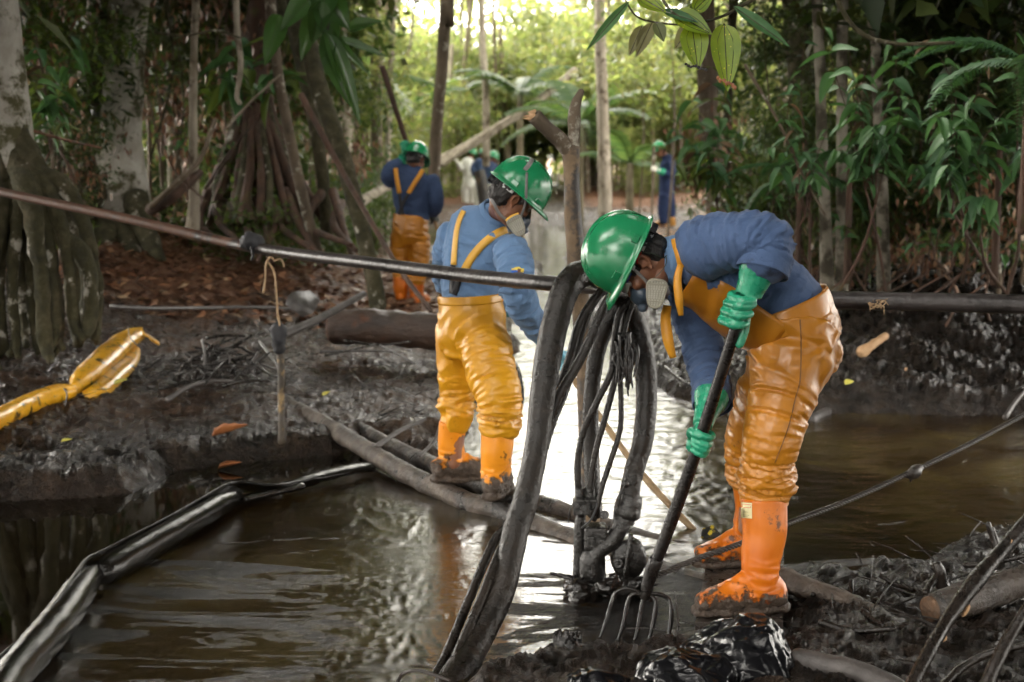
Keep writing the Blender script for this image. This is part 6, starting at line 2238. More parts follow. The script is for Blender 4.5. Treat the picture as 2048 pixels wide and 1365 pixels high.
# right bank and near corner
NC = [
    ([(1566, 1158, 5.0), (1620, 1180, 4.9), (1700, 1205, 4.8), (1770, 1240, 4.65)], .045, 'mud_pipe', "mud-coated log lying from the plank into the near bank"),
    ([(1572, 1150, 5.1), (1625, 1168, 5.0), (1680, 1180, 4.95)], .016, 'stick_oily', "crooked black branch at the water's edge beside the plank"),
    ([(1625, 1190, 4.85), (1665, 1180, 4.9), (1690, 1186, 4.9), (1730, 1200, 4.85)], .010, 'stick_oily', "thin wavy black twig on top of the mud-coated log"),
    ([(1702, 1162, 4.95), (1704, 1185, 4.9), (1712, 1205, 4.85)], .009, 'stick_oily', "short upright black twig at the water's edge"),
    ([(1760, 1152, 5.0), (1800, 1172, 4.95), (1865, 1190, 4.85)], .008, 'stick_oily', "thin black twig slanting to the forked stub"),
    ([(1735, 1195, 4.85), (1800, 1212, 4.75), (1860, 1222, 4.7)], .008, 'stick_oily', "straight thin black twig low in the near mud"),
    ([(1725, 1222, 4.6), (1745, 1238, 4.55), (1768, 1252, 4.5)], .012, 'stick_oily', "short thick black stick flat in the near mud"),
    ([(1590, 1290, 4.4), (1640, 1282, 4.4), (1690, 1276, 4.4)], .014, 'mud_pipe', "short muddy stick near the black sack"),
    ([(1762, 1295, 4.3), (1810, 1297, 4.3), (1860, 1300, 4.25)], .010, 'stick_oily', "straight black stick beneath the leaning branch"),
    ([(1350, 1262, 4.5), (1352, 1300, 4.4), (1353, 1365, 4.3)], .006, 'stick_grey', "thin upright grey twig between stump and sack"),
    ([(1195, 1328, 4.45), (1250, 1326, 4.42), (1310, 1336, 4.38)], .008, 'stick_grey', "pale grey twig lying beside the blackened stump"),
    ([(1020, 1365, 4.45), (1060, 1325, 4.5), (1105, 1290, 4.55)], .014, 'stick_oily', "black root running up to the blackened stump"),
    ([(1085, 1365, 4.35), (1112, 1330, 4.42), (1125, 1300, 4.5)], .010, 'stick_oily', "black root beside the blackened stump"),
    ([(795, 1365, 4.25), (806, 1348, 4.28), (840, 1342, 4.25), (900, 1362, 4.2)], .007, 'rope', "thin looped black cord under the hose end"),
    ([(1620, 840, 8.8), (1700, 812, 9.3), (1860, 790, 9.4), (1960, 770, 9.6)], .038, 'stick_grey', "long grey log lying along the foot of the dark bank"),
    ([(2010, 835, 8.6), (2030, 805, 8.8), (2060, 770, 9.0)], .018, 'stick_grey', "grey root on the dark bank beside the rope"),
    ([(1560, 760, 9.6), (1640, 790, 9.2), (1700, 770, 9.4)], .016, 'stick_oily', "black root arching over the dark bank"),
    ([(1330, 735, 9.4), (1380, 770, 9.0), (1420, 745, 9.2)], .014, 'stick_oily', "black root on the dark bank behind the fork handle"),
    ([(1340, 700, 9.9), (1400, 690, 9.9), (1440, 720, 9.5)], .014, 'stick_grey', "grey root low on the dark bank behind the bent worker"),
]
NC += [
    ([(1960, 1400, 3.75), (1990, 1330, 3.8), (2022, 1270, 3.85), (2070, 1190, 3.9)], .022, 'stick_oily', "thick black root filling the extreme corner below the leaning branch"),
    ([(1880, 1380, 3.9), (1925, 1335, 3.95), (1985, 1305, 3.95), (2060, 1290, 3.9)], .014, 'stick_oily', "black root curling out from under the leaning branch"),
    ([(1930, 1130, 4.9), (1975, 1128, 4.85), (2060, 1110, 4.8)], .012, 'stick_oily', "black stick flat at the water's edge near the split stub"),
    ([(1640, 1245, 4.5), (1700, 1262, 4.45), (1790, 1258, 4.4)], .013, 'stick_oily', "black stick crossing the near mud below the mud-coated log"),
    ([(1830, 1330, 4.1), (1770, 1322, 4.15), (1700, 1330, 4.15)], .010, 'stick_oily', "short black stick beside the bent grey pipe"),
]
for k, (L, r, m_, lab) in enumerate(NC):
    nm = "twig" if "twig" in lab else ("cord" if "cord" in lab else ("log" if "log" in lab else ("root" if "root" in lab else "stick")))
    stick(pts3(L), r, M[m_], lab, name=nm, cat=nm, seed=k, rough=.2 if r > .012 else .1, n=12)
# leaning near branch with pale scars
lb = empty("leaning_branch", P(1825, 1370, 3.9), "thick oil-black branch with pale scars leaning up in the near corner", "branch")
MB().tube(pts3([(1815, 1385, 3.85), (1860, 1300, 3.95), (1905, 1225, 4.05), (1950, 1165, 4.12), (2000, 1105, 4.2), (2050, 1050, 4.25), (2100, 990, 4.3)]), [.020, .019, .022, .026, .022, .024, .024], n=16, res=8, rough=.18, rs=12).build("limb", M['stick_oily'], lb)
for x, y, a in ((1932, 1222, 62), (2017, 1090, 60), (1888, 1278, 50), (2020, 1083, 30)):
    c = P(x, y, 4.0 + (x - 1888) * .0016)
    MB().ell(c, (.007, .010, .022 if a > 55 else .011), Matrix.Rotation(math.radians(90 - a), 3, 'Y'), 10).build("scar", M['cut_wood'], lb)
fsx = empty("forked_stub", P(1880, 1180, 4.75), "forked black stub standing in the near mud beneath the rope", "stub")
MB().tube(pts3([(1895, 1195, 4.75), (1884, 1165, 4.75), (1878, 1142, 4.75), (1874, 1128, 4.75)]), [.028, .022, .020, .014], n=12, rough=.25, rs=20).build("limb", M['stick_oily'], fsx)
MB().tube(pts3([(1852, 1188, 4.7), (1862, 1168, 4.73), (1876, 1150, 4.75)]), [.014, .014, .012], n=10, rough=.2, rs=20).build("limb", M['stick_oily'], fsx)
fsx = empty("forked_stub", P(1995, 1100, 4.9), "narrow black split stub sticking up beside the leaning branch", "stub")
MB().tube(pts3([(1996, 1120, 4.8), (1988, 1085, 4.8), (1976, 1046, 4.8)]), [.016, .012, .008], n=10, rough=.25, rs=20).build("limb", M['stick_oily'], fsx)
MB().tube(pts3([(1997, 1118, 4.8), (1994, 1085, 4.8), (1984, 1056, 4.8)]), [.014, .010, .006], n=10, rough=.25, rs=20).build("limb", M['stick_oily'], fsx)
log_with_end(pts3([(1862, 1218, 4.55), (1920, 1205, 4.6), (1990, 1180, 4.65), (2080, 1150, 4.7)]), [.050, .058, .055, .05], M['wood_dirty'], "muddy log with a brown broken end behind the leaning branch", rough=.2, cap=surf("muddy_broken_end", [(.05,.03,.018),(.16,.085,.04)], 30, (.4,.7), 1.0, 60, .01))
bst = empty("stump", P(1140, 1340, 4.45), "blackened splintered stump in the near water", "stump")
mb = MB()
mb.tube(pts3([(1150, 1390, 4.38), (1145, 1345, 4.42), (1138, 1305, 4.45), (1134, 1278, 4.47)]), [.062, .050, .043, .040], n=20, res=8, rough=.30, rs=22, seed=6, blunt=True)
for k in range(16):
    t = 2 * math.pi * k / 16
    a = P(1135 + 20 * math.cos(t), 1280, 4.47 + .03 * math.sin(t))
    mb.tube([a, a + Vector((random.gauss(0, .006), 0, random.uniform(.01, .035)))], [.012, .003], n=6, res=2)
me = remesh(mb, .006, 1, .5, "trunk")
v_ = get_v(me)
set_v(me, v_ + get_n(me) * (.006 * ridged(v_ * np.array([70, 70, 18]), 2, 3))[:, None])
me.materials.append(M['oil'])
link("trunk", me, bst)
for k in range(7):
    x = 1112 + 12 * k
    MB().tube(pts3([(1138 + (k - 3) * 5, 1325, 4.42), (x, 1350, 4.36), (x + (k - 3) * 14, 1378, 4.3)]), [.018, .014, .008], n=8, rough=.3, rs=30).build("root", M['oil'], bst)
# orange wood chunk and bits on the right bank
stick(pts3([(1722, 706, 9.75), (1745, 690, 9.8), (1772, 672, 9.9)]), .040, M['cut_wood'], "split orange wood chunk bright on the dark bank", name="wood_chunk", cat="wood", seed=3, rough=.3)
stick(pts3([(1788, 757, 9.4), (1800, 748, 9.45), (1812, 738, 9.5)]), .014, M['cut_wood'], "small orange wood splinter below the split chunk", name="wood_chunk", cat="wood", seed=4, rough=.3)


# single leaves lying about
def leaf_grid(L, Wd, fold=.15, droop=.1, nx=7, wave=.0, pinch=.6):
    """pointed leaf along +x, its blade folded a little on the midrib"""
    t = np.linspace(0, 1, nx)
    w_ = np.sin(math.pi * t ** pinch) ** .85 * Wd / 2
    w_[0] = Wd * .02
    w_[-1] = Wd * .01
    V = []
    for j in (-1, -.5, 0, .5, 1):
        V.append(np.column_stack([t * L, w_ * j, np.abs(j) * w_ * fold * 2 - droop * L * t ** 2 + wave * L * np.sin(t * 22) * abs(j)]))
    V = np.stack(V, 1).reshape(-1, 3)
    f = np.arange(nx - 1)[:, None] * 5 + np.arange(4)[None, :]
    return V, np.stack([f, f + 1, f + 6, f + 5], -1).reshape(-1, 4)


def lying_leaf(x, y, z, L, Wd, ang, m, lab, tilt=.1, wave=.02, group="large fallen leaves"):
    V, f = leaf_grid(L, Wd, .35, -.1, 12, wave)
    c = G(x, y, z)
    me = mesh_np("fallen_leaf", V, f, m)
    o = link("fallen_leaf", me)
    o.location = (c.x, c.y, ground_z(c.x, c.y) * 0 + z)
    o.rotation_euler = (tilt, -.15, ang)
    s_ = o.modifiers.new("s", 'SOLIDIFY')
    s_.thickness = .0025
    return tag(o, lab, "leaf", group)


lying_leaf(424, 873, .16, .20, .10, .35, M['leaf_dead'], "large curled rust-brown leaf on the mud beside the stake", -.5, .02)
lying_leaf(436, 938, .008, .13, .07, .1, M['leaf_dead'], "flat brown leaf half sunk at the water's edge", 0, .01)
lying_leaf(645, 792, .18, .07, .03, 1.0, M['leaf_yellow'], "small yellow leaf on the mud beside the muddy pipes", .3, .01)
lying_leaf(228, 770, .22, .10, .05, .8, M['leaf_yellow'], "small yellow leaf next to the yellow boom", .3, .01)
lying_leaf(122, 885, .14, .06, .03, .2, M['leaf_yellow'], "small pale leaf low on the bank near the waterline", .3, .01)
lying_leaf(250, 560, .45, .30, .13, 1.2, M['leaf_dead'], "large brown leaf hanging among the roots below the pipe", -.9, .02)
lying_leaf(1690, 770, .25, .07, .05, .5, M['leaf_yellow'], "small pale leaf on the dark bank", .4, .01)

# twig litter over the mud
mb = MB()
rng = np.random.default_rng(5)
nt_ = 0
while nt_ < 1500:
    x, y = rng.uniform(-4.5, 5), rng.uniform(4.3, 13)
    if abs(x) > .46 * y + .3:
        continue
    z_, dn_, _ = base_height(np.array([[x, y]]))
    if dn_[0] < .02:
        continue
    l0 = 1
    z0 = ground_z(x, y)
    a = rng.uniform(0, math.pi)
    l_ = rng.uniform(.03, .16) * (1.6 if x > .5 else 1)
    c = Vector((x, y, z0 + .008))
    d = Vector((math.cos(a), math.sin(a), rng.uniform(-.15, .45))) * l_
    mb.tube([c, c + d * .5 + Vector((0, 0, .006)), c + d], [.0035, .003, .0015], n=5, res=1)
    nt_ += 1
w = mb.build("twig_litter", M['stick_oily'])
tag(w, "scattered small black twigs in the mud of both banks", "twigs", kind="stuff")
# ---------------------------------------------------------------- leaves, crowns, trees
def cloud(name, n, rad, leaf, m, clumps=40, seed=0, droop=.6, aspect=.38, spread=.22, ico=False):
    """a crown or bush as many pointed leaves in uneven clumps; radius vector rad, leaf length"""
    r = np.random.default_rng(seed)
    cc = r.normal(size=(clumps, 3))
    cc /= np.linalg.norm(cc, axis=1, keepdims=True)
    cc *= (r.uniform(.25, 1.0, (clumps, 1)) ** .6)
    sp = r.uniform(.5, 1.4, clumps) * spread
    k = r.integers(0, clumps, n)
    p = (cc[k] + r.normal(size=(n, 3)) * sp[k][:, None] * np.array([1, 1, .7])) * np.array(rad)
    az = r.uniform(0, 2 * math.pi, n)
    el = -droop + r.normal(size=n) * .45
    d = np.column_stack([np.cos(az) * np.cos(el), np.sin(az) * np.cos(el), np.sin(el)])
    s = np.cross(d, np.array([0, 0, 1.0])) + r.normal(size=(n, 3)) * .35
    s -= d * np.sum(s * d, 1, keepdims=True)
    s /= np.linalg.norm(s, axis=1, keepdims=True)
    u = np.cross(s, d)
    L = leaf * r.uniform(.55, 1.25, n)[:, None]
    w = L * aspect * .5
    V = np.stack([p, p + d * L * .42 + s * w + u * w * .25, p + d * L, p + d * L * .42 - s * w + u * w * .25], 1).reshape(-1, 3)
    i = np.arange(n)[:, None] * 4
    Fc = np.concatenate([i + np.array([[0, 1, 2]]), i + np.array([[0, 2, 3]])], 0)
    return mesh_np(name, V, Fc, m, True)


CL = {}
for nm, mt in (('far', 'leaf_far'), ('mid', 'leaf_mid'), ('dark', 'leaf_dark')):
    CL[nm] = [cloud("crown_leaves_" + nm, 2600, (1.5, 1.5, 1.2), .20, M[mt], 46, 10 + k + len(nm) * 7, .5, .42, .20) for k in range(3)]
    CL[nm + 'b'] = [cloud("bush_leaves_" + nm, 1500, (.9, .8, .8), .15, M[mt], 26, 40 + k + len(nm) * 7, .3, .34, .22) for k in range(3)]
CL['narrow'] = [cloud("narrow_leaves", 900, (.9, .8, .8), .30, M['leaf_mid'], 20, 90, .5, .13, .3)]


CL['dead'] = [cloud('dead_leaves', 420, (.9, .8, .9), .17, M['leaf_litter'], 18, 95, 1.1, .36, .3)]


def frond_mesh(name, L=1.6, n=34, wl=.35, m=None, droop=.35, seed=0):
    r = np.random.default_rng(seed)
    t = np.linspace(.08, 1, n)
    V, Fc = [], []
    def pos(q):
        return np.array([L * q * (1 - .12 * q), 0, L * (.35 * q - droop * q * q * 1.6)])
    for i, q in enumerate(t):
        b = pos(q)
        for s in (-1, 1):
            ll = wl * math.sin(math.pi * (q * .86 + .08)) ** .6 * r.uniform(.85, 1.1)
            d = unit((.55, s, -.35 + r.normal() * .08))
            e = unit((1, -s * .5, 0)) * .016 * L
            k = len(V)
            V += [b - e, b + e, b + d * ll * .55 + e * .8 + np.array([0, 0, .01]), b + d * ll - np.array([0, 0, ll * .15]), b + d * ll * .55 - e * .8]
            Fc += [[k, k + 1, k + 2, k + 4], [k + 4, k + 2, k + 3, k + 3]]
    quads = [f for f in Fc if f[2] != f[3]]
    tris = [f[:3] for f in Fc if f[2] == f[3]]
    mb = MB()
    mb.add(np.array(V), [np.array(quads), np.array(tris)])
    mb.tube([pos(q) for q in (0, .25, .5, .75, 1)], [.014 * L, .011 * L, .008 * L, .005 * L, .002 * L], n=5, res=3)
    return mb.mesh(name, m)


FR = [frond_mesh("frond", 1.7, 34, .42, M['frond'], .35, 1), frond_mesh("frond", 1.3, 30, .30, M['leaf_mid'], .45, 2)]
FERN = frond_mesh("fern_frond", .75, 30, .13, M['leaf_shrub'], .4, 3)


def put(name, me, parent, loc, rot=(0, 0, 0), sc=1.0):
    o = bpy.data.objects.new(name, me)
    COL.objects.link(o)
    if parent is not None:
        o.parent = parent
        loc = Vector(loc) - parent.location
    o.location = loc
    o.rotation_euler = rot
    o.scale = (sc,) * 3 if np.isscalar(sc) else sc
    return o


NT = [0]


def tree(L, w, m, lab, crown='mid', cs=1.0, group=None, rough=.10, rs=5, roots=0, cz=None, n=18, root_m=None, res=6, seed=0, cat="tree", ncr=1):
    """L pixel/depth points from base to top, w widths in pixels; crown leaves above the last point"""
    pts = pts3(L)
    NT[0] += 1
    rnd = random.Random(seed * 31 + NT[0])
    root = empty("tree", pts[0], lab, cat, group)
    rr = [wpx(a, q[2]) / 2 for a, q in zip(w, L)]
    top = pts[-1]
    if cz is None:
        cz = max(top.z + 1.2, 4.2)
    end = Vector((top.x + (top.x - pts[-2].x) * .4, top.y + rnd.uniform(-.2, .2), cz))
    mb = MB()
    mb.tube([tuple(q) for q in pts] + [tuple(end)], rr + [rr[-1] * .6], n=n, res=res, rough=rough, rs=rs, seed=seed)
    tr = mb.build("trunk", m, root)
    for k in range(2):
        a = rnd.uniform(0, 6.28)
        mb = MB()
        mb.tube([end - Vector((0, 0, .9)), end + Vector((math.cos(a) * .5, math.sin(a) * .4, -.2)), end + Vector((math.cos(a) * 1.1, math.sin(a), .5))], [rr[-1] * .5, rr[-1] * .3, rr[-1] * .12], n=6, res=3)
        mb.build("limb", m, root)
    if crown:
        for k in range(ncr):
            me = CL[crown][rnd.randrange(len(CL[crown]))]
            off = Vector((rnd.uniform(-.8, .8), rnd.uniform(-.8, .8), rnd.uniform(-.2, .6))) * (0.4 if k == 0 else 1.5)
            put("crown", me, root, end + off, (rnd.uniform(-.3, .3), rnd.uniform(-.3, .3), rnd.uniform(0, 6.28)), cs * rnd.uniform(.85, 1.15))
    return root


# --- left bank, near
# white trunk at the very edge, its base splitting into mossy stilt roots
t1 = tree([(28, 335, 9.6), (22, 250, 9.6), (8, 120, 9.6), (-4, 0, 9.6), (-14, -90, 9.6)], [88, 84, 78, 74, 70], M['bark_white'], "smooth pale trunk at the edge of the clearing on mossy stilt roots", 'dark', 1.2, rough=.07, n=26, cz=4.8, ncr=2)
rg_ = random.Random(14)
for k in range(17):
    t_ = k / 16
    x0, y0 = 0 + 50 * rg_.random(), 215 + rg_.uniform(0, 90)
    x1 = -30 + 225 * t_ + rg_.uniform(-12, 12)
    y1 = 700 - 60 * t_ + rg_.uniform(-25, 15)
    Yb = 9.05 + (.35 + .5 * t_) * rg_.random()
    bow = rg_.uniform(.15, .55)
    L = [(x0, y0, 9.55), (x0 + (x1 - x0) * bow * .6, y0 + 90, 9.48), (x0 + (x1 - x0) * (bow + .25), y0 + 150, 9.5 + (Yb - 9.5) * .4), (x1 - 8, y1 - 110, Yb + .08), (x1, y1, Yb), (x1 + rg_.uniform(-14, 20), y1 + 40, Yb - .1)]
    r = rg_.uniform(.030, .062)
    mb = MB()
    mb.tube(pts3(L), [(r * .5, r * .7), (r * .8, r * 1.3), (r, r * 1.4), (r * .9, r), (r * 1.0, r), (r * .6, r * .6)], n=16, res=8, rough=.45, rs=9, seed=k)
    mb.build("stilt_root", M['bark_moss'], t1)
# mossy pale trunk behind
t2 = tree([(232, 520, 14.2), (236, 400, 14.2), (228, 300, 14.2), (236, 180, 14.2), (246, 60, 14.2), (254, -60, 14.2)], [150, 128, 112, 98, 92, 88], M['bark_white'], "thick trunk half white lichen, half moss, second from the edge", 'dark', 1.4, rough=.06, n=30, cz=6.0, ncr=2)
ms = MB()
ms.tube([v_ + Vector((-.10, -.02, 0)) for v_ in pts3([(218, 500, 14.15), (212, 400, 14.15), (204, 300, 14.15), (214, 180, 14.15), (226, 60, 14.15), (236, -60, 14.15)])], [.29, .26, .235, .19, .165, .15], n=26, res=8, rough=.16, rs=5, seed=3)
ms.build("moss", M['bark_moss'], t2)
for k, L in enumerate(([(200, 380, 14.0), (150, 450, 13.6), (120, 540, 13.0)], [(270, 400, 14.0), (290, 460, 13.7), (320, 530, 13.3)], [(180, 330, 14.1), (130, 350, 13.8), (95, 400, 13.5), (60, 470, 13.0)],
                      [(215, 440, 13.9), (205, 500, 13.5), (190, 560, 13.0)], [(250, 450, 13.9), (262, 510, 13.5), (275, 580, 12.8)], [(190, 290, 14.2), (140, 220, 14.4), (100, 300, 14.3), (50, 360, 14.0)])):
    mb = MB()
    mb.tube(pts3(L), [.14, .11, .08, .06][:len(L)], n=14, res=8, rough=.2, rs=6, seed=k + 20)
    mb.build("buttress_root", M['bark_moss'], t2)
# stilt-rooted tree in the middle left
t3 = tree([(512, 200, 15.4), (508, 140, 15.4), (512, 60, 15.4), (520, -40, 15.4)], [70, 52, 46, 42], M['bark_root'], "dark tree standing on a tall cone of reddish stilt roots", 'dark', 1.4, rough=.12, cz=6.0, ncr=2)
rg_ = random.Random(4)
for k in range(26):
    a = 2 * math.pi * k / 26 + rg_.uniform(-.1, .1)
    bx, by = 520 + 118 * math.cos(a) + rg_.uniform(-14, 14), 432 - 22 * math.sin(a) + rg_.uniform(-8, 12)
    Yb = 15.2 - 1.4 * math.sin(-a)
    q = [(510 + 14 * math.cos(a), 175 + rg_.uniform(-25, 30), 15.4), (512 + 42 * math.cos(a), 260, 15.35 + .25 * math.sin(a)), (516 + 80 * math.cos(a), 350, 15.3 + .6 * math.sin(a)), (bx, by, 15.3 + 1.0 * math.sin(a))]
    mb = MB()
    r0 = rg_.uniform(.035, .075)
    mb.tube(pts3(q), [r0 * 1.3, r0, r0, r0 * 1.1], n=10, res=5, rough=.22, rs=8, seed=k)
    mb.build("stilt_root", M['bark_root'] if k % 3 else M['bark_moss'], t3)
for k in range(12):
    x0 = 420 + 24 * k + rg_.uniform(-8, 8)
    q = [(x0, 400 + rg_.uniform(-20, 10), 14.8), (x0 + rg_.uniform(-30, 30), 450, 14.2), (x0 + rg_.uniform(-60, 70), 500 + rg_.uniform(-10, 25), 13.4)]
    mb = MB()
    mb.tube(pts3(q), [.05, .04, .025], n=9, res=5, rough=.25, rs=9, seed=k)
    mb.build("surface_root", M['bark_root'], t3)
# leaning mossy trunks
tree([(756, 616, 12.4), (744, 540, 12.45), (715, 425, 12.55), (680, 300, 12.7), (642, 190, 12.85), (618, 90, 13.0), (590, -20, 13.2)], [34, 34, 34, 36, 36, 36, 36], M['bark_moss'], "slender mossy trunk leaning across beside the worker with the raised arm", 'mid', 1.2, rough=.16, rs=8, cz=8.0)
tree([(655, 470, 15.0), (648, 380, 15.0), (632, 260, 15.0), (600, 120, 15.1), (575, 20, 15.2), (560, -40, 15.2)], [26, 26, 26, 24, 24, 22], M['bark_moss'], "mossy trunk just behind the leaning one", 'mid', 1.2, rough=.16, rs=8, cz=9.0)
tree([(640, 520, 14.0), (612, 420, 14.0), (585, 300, 14.0), (556, 150, 14.0), (540, 0, 14.0), (536, -40, 14)], [20, 22, 22, 22, 22, 20], M['bark_brown'], "thin brown trunk leaning left over the stilt roots", 'mid', 1.0, rough=.12, cz=5.4)
tree([(384, 470, 13.4), (388, 400, 13.4), (386, 250, 13.4), (388, 100, 13.4), (392, 0, 13.4), (394, -60, 13.4)], [34, 22, 17, 15, 15, 14], M['bark_pale'], "thin straight mottled grey trunk left of the stilt roots", 'dark', 1.0, rough=.10, rs=9, cz=5.4)
tree([(344, 300, 19), (342, 180, 19), (340, 60, 19), (340, -40, 19)], [42, 40, 40, 38], M['bark_root'], "shaded brown trunk behind the thin mottled one", 'dark', 1.5, cz=6.5)
tree([(300, 420, 16), (298, 250, 16), (292, 120, 16), (286, -40, 16)], [8, 8, 8, 7], M['bark_brown'], "spindly dark sapling just right of the mossy white trunk", 'dark', .9, cz=5.5, n=8)
tree([(866, 380, 20), (874, 250, 20), (884, 130, 20), (893, 0, 20), (896, -40, 20)], [26, 24, 24, 26, 24], M['bark_brown'], "mottled brown trunk right behind the green hat of the third worker", 'far', 1.5, cz=12, n=14, rough=.08)
tree([(972, 330, 36), (972, 200, 36), (966, 100, 36), (962, -30, 36)], [16, 15, 14, 13], M['bark_pale'], "slim pale trunk behind the distant group", 'far', 2.0, cz=8, n=10)
tree([(1212, 445, 26), (1210, 380, 26), (1206, 240, 26), (1200, 60, 26), (1200, -30, 26)], [30, 27, 24, 22, 20], M['bark_pale'], "pale trunk with an oil-blackened foot right of the forked post", 'far', 1.7, cz=13, n=14)
tree([(1440, 520, 17), (1432, 400, 17), (1422, 280, 17), (1414, 150, 17), (1410, 0, 17), (1410, -40, 17)], [46, 42, 42, 40, 38, 36], M['bark_brown'], "reddish trunk wrapped in climbers above the bent man's back", 'mid', 1.5, cz=5.8, rough=.12)
tree([(1470, 500, 17.5), (1462, 400, 17.5), (1455, 250, 17.5), (1460, 100, 17.5), (1470, -40, 17.5)], [22, 20, 18, 18, 18], M['bark_moss'], "thin mossy trunk close against the climber-wrapped trunk", 'mid', 1.2, cz=6)
tree([(1618, 330, 14.5), (1608, 230, 14.5), (1600, 120, 14.5), (1590, 0, 14.5), (1586, -50, 14.5)], [54, 52, 52, 54, 50], M['bark_moss'], "broad dark trunk with grey lichen behind the leafy shrubs", 'dark', 1.5, cz=6)
tree([(1656, 612, 11.3), (1650, 420, 11.3), (1644, 280, 11.3), (1640, 130, 11.3), (1634, 0, 11.3), (1632, -60, 11.3)], [30, 24, 22, 21, 21, 20], M['bark_slim'], "left one of two slim pale trunks rising from the black bank", 'dark', 1.2, cz=5.5, rough=.07)
tree([(1683, 612, 11.4), (1684, 420, 11.4), (1684, 280, 11.4), (1684, 130, 11.4), (1686, 0, 11.4), (1688, -60, 11.4)], [28, 24, 22, 22, 21, 20], M['bark_slim'], "right one of two slim pale trunks rising from the black bank", 'dark', 1.2, cz=5.8, rough=.07)
tree([(1768, 608, 11.6), (1764, 380, 11.6), (1756, 250, 11.6), (1752, 100, 11.6), (1748, -60, 11.6)], [30, 24, 20, 20, 20], M['bark_slim'], "pale patchy trunk rising through the middle of the shrubs", 'dark', 1.4, cz=6, rough=.08)
tree([(1790, 480, 15), (1786, 300, 15), (1792, 120, 15), (1795, -40, 15)], [52, 48, 44, 42], M['bark_root'], "thick dark trunk in deep shade behind the shrubs", 'dark', 1.6, cz=6.5)
tree([(1856, 420, 17), (1855, 250, 17), (1858, 100, 17), (1860, -40, 17)], [20, 18, 18, 18], M['bark_root'], "thin reddish trunk in the shade towards the edge", 'dark', 1.4, cz=6.5)
tree([(1985, 520, 15), (1990, 330, 15), (1998, 120, 15), (2004, -40, 15)], [22, 20, 20, 20], M['bark_brown'], "thin brown trunk behind the ferns at the edge", 'dark', 1.4, cz=6.5)
tree([(1900, 450, 20), (1902, 250, 20), (1908, -40, 20)], [26, 24, 22], M['bark_far'], "grey trunk farthest back among the shaded trees at the edge", 'dark', 1.6, cz=7)
# crowns leaning over the banks from outside the frame
for k, (x, y, z, c, s_) in enumerate(((-4.6, 8.5, 4.2, 'dark', 1.6), (-5.6, 11.5, 5.0, 'dark', 1.9), (-5.0, 14.0, 5.4, 'dark', 1.9), (-6.4, 17, 6.0, 'mid', 1.9), (-6.6, 6.0, 4.6, 'dark', 2.0), (-7.5, 17, 6, 'dark', 2.2), (-7.2, 21, 7.0, 'mid', 2.0),
                                      (4.6, 9.2, 4.4, 'dark', 1.7), (5.6, 12, 5.2, 'dark', 2.0), (4.4, 15, 5.8, 'dark', 1.9), (6.8, 8.0, 4.8, 'dark', 2.1), (7.5, 16, 6, 'dark', 2.2), (5.2, 20, 6.8, 'mid', 2.2), (-9, 11, 5, 'dark', 2.3), (9, 12, 5, 'dark', 2.3))):
    root = empty("tree", (x * 1.12, y, 0.3), "unseen forest tree added to darken the glade with its crown", "tree", "trees overhanging the clearing")
    MB().tube([(x * 1.12, y, .1), (x * 1.08, y, 2.2), (x, y, z)], [.12, .10, .06], n=12, rough=.1, rs=5).build("trunk", M['bark_moss'], root)
    for q_ in range(2):
        put("crown", CL[c][(k + q_) % 3], root, (x + random.uniform(-.6, .6), y + random.uniform(-.6, .6), z + .5 * q_), (0, 0, k), s_)

# unseen canopy added round the glade to darken it, open over the creek ahead
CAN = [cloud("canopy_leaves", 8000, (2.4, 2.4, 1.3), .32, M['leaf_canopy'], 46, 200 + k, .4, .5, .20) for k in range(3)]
cr_ = random.Random(21)
for ring_, (el, n_) in enumerate(((9, 13), (24, 13), (38, 14), (52, 11), (66, 8), (82, 3))):
    for k in range(n_):
        az = 2 * math.pi * (k + .5 * (ring_ % 2)) / n_ + cr_.uniform(-.12, .12)
        fwd = math.cos(az)
        lat = abs(math.atan2(math.sin(az), math.cos(az)))
        if (fwd < -.1 and el in (38, 52) and math.sin(az) < .6 and k % 4) or (el == 24 and fwd < -.3 and math.sin(az) < .2 and k % 2):
            continue
        if el == 66 and k % 2:
            continue
        if (lat < .36 and el < 60) or (lat < .62 and el in (38,)):
            continue
        R_ = 8.2
        e_ = math.radians(el)
        x, y, z = .4 + R_ * math.cos(e_) * math.sin(az), 5.0 + R_ * math.cos(e_) * math.cos(az), 1.0 + R_ * .92 * math.sin(e_)
        if (el == 24 and fwd > .55) or (el == 9 and fwd > .1):
            continue
        gx, gy = .4 + 9.0 * math.sin(az), 5.0 + 9.0 * math.cos(az)
        if gy > 0 and abs(gx) < .42 * gy + 1.5:
            gx = math.copysign(.42 * gy + 2.0, gx)
        root = empty("tree", (gx, gy, 0.2), "unseen forest tree added to darken the glade with its crown", "tree", "trees overhanging the clearing")
        MB().tube([(gx, gy, -.3), (gx * .98, gy, z * .5), (x, y, z)], [.14, .11, .05], n=10, rough=.1, rs=5).build("trunk", M['bark_moss'], root)
        put("crown", CAN[k % 3], root, (x, y, z), (0, 0, k), cr_.uniform(.8, 1.0))

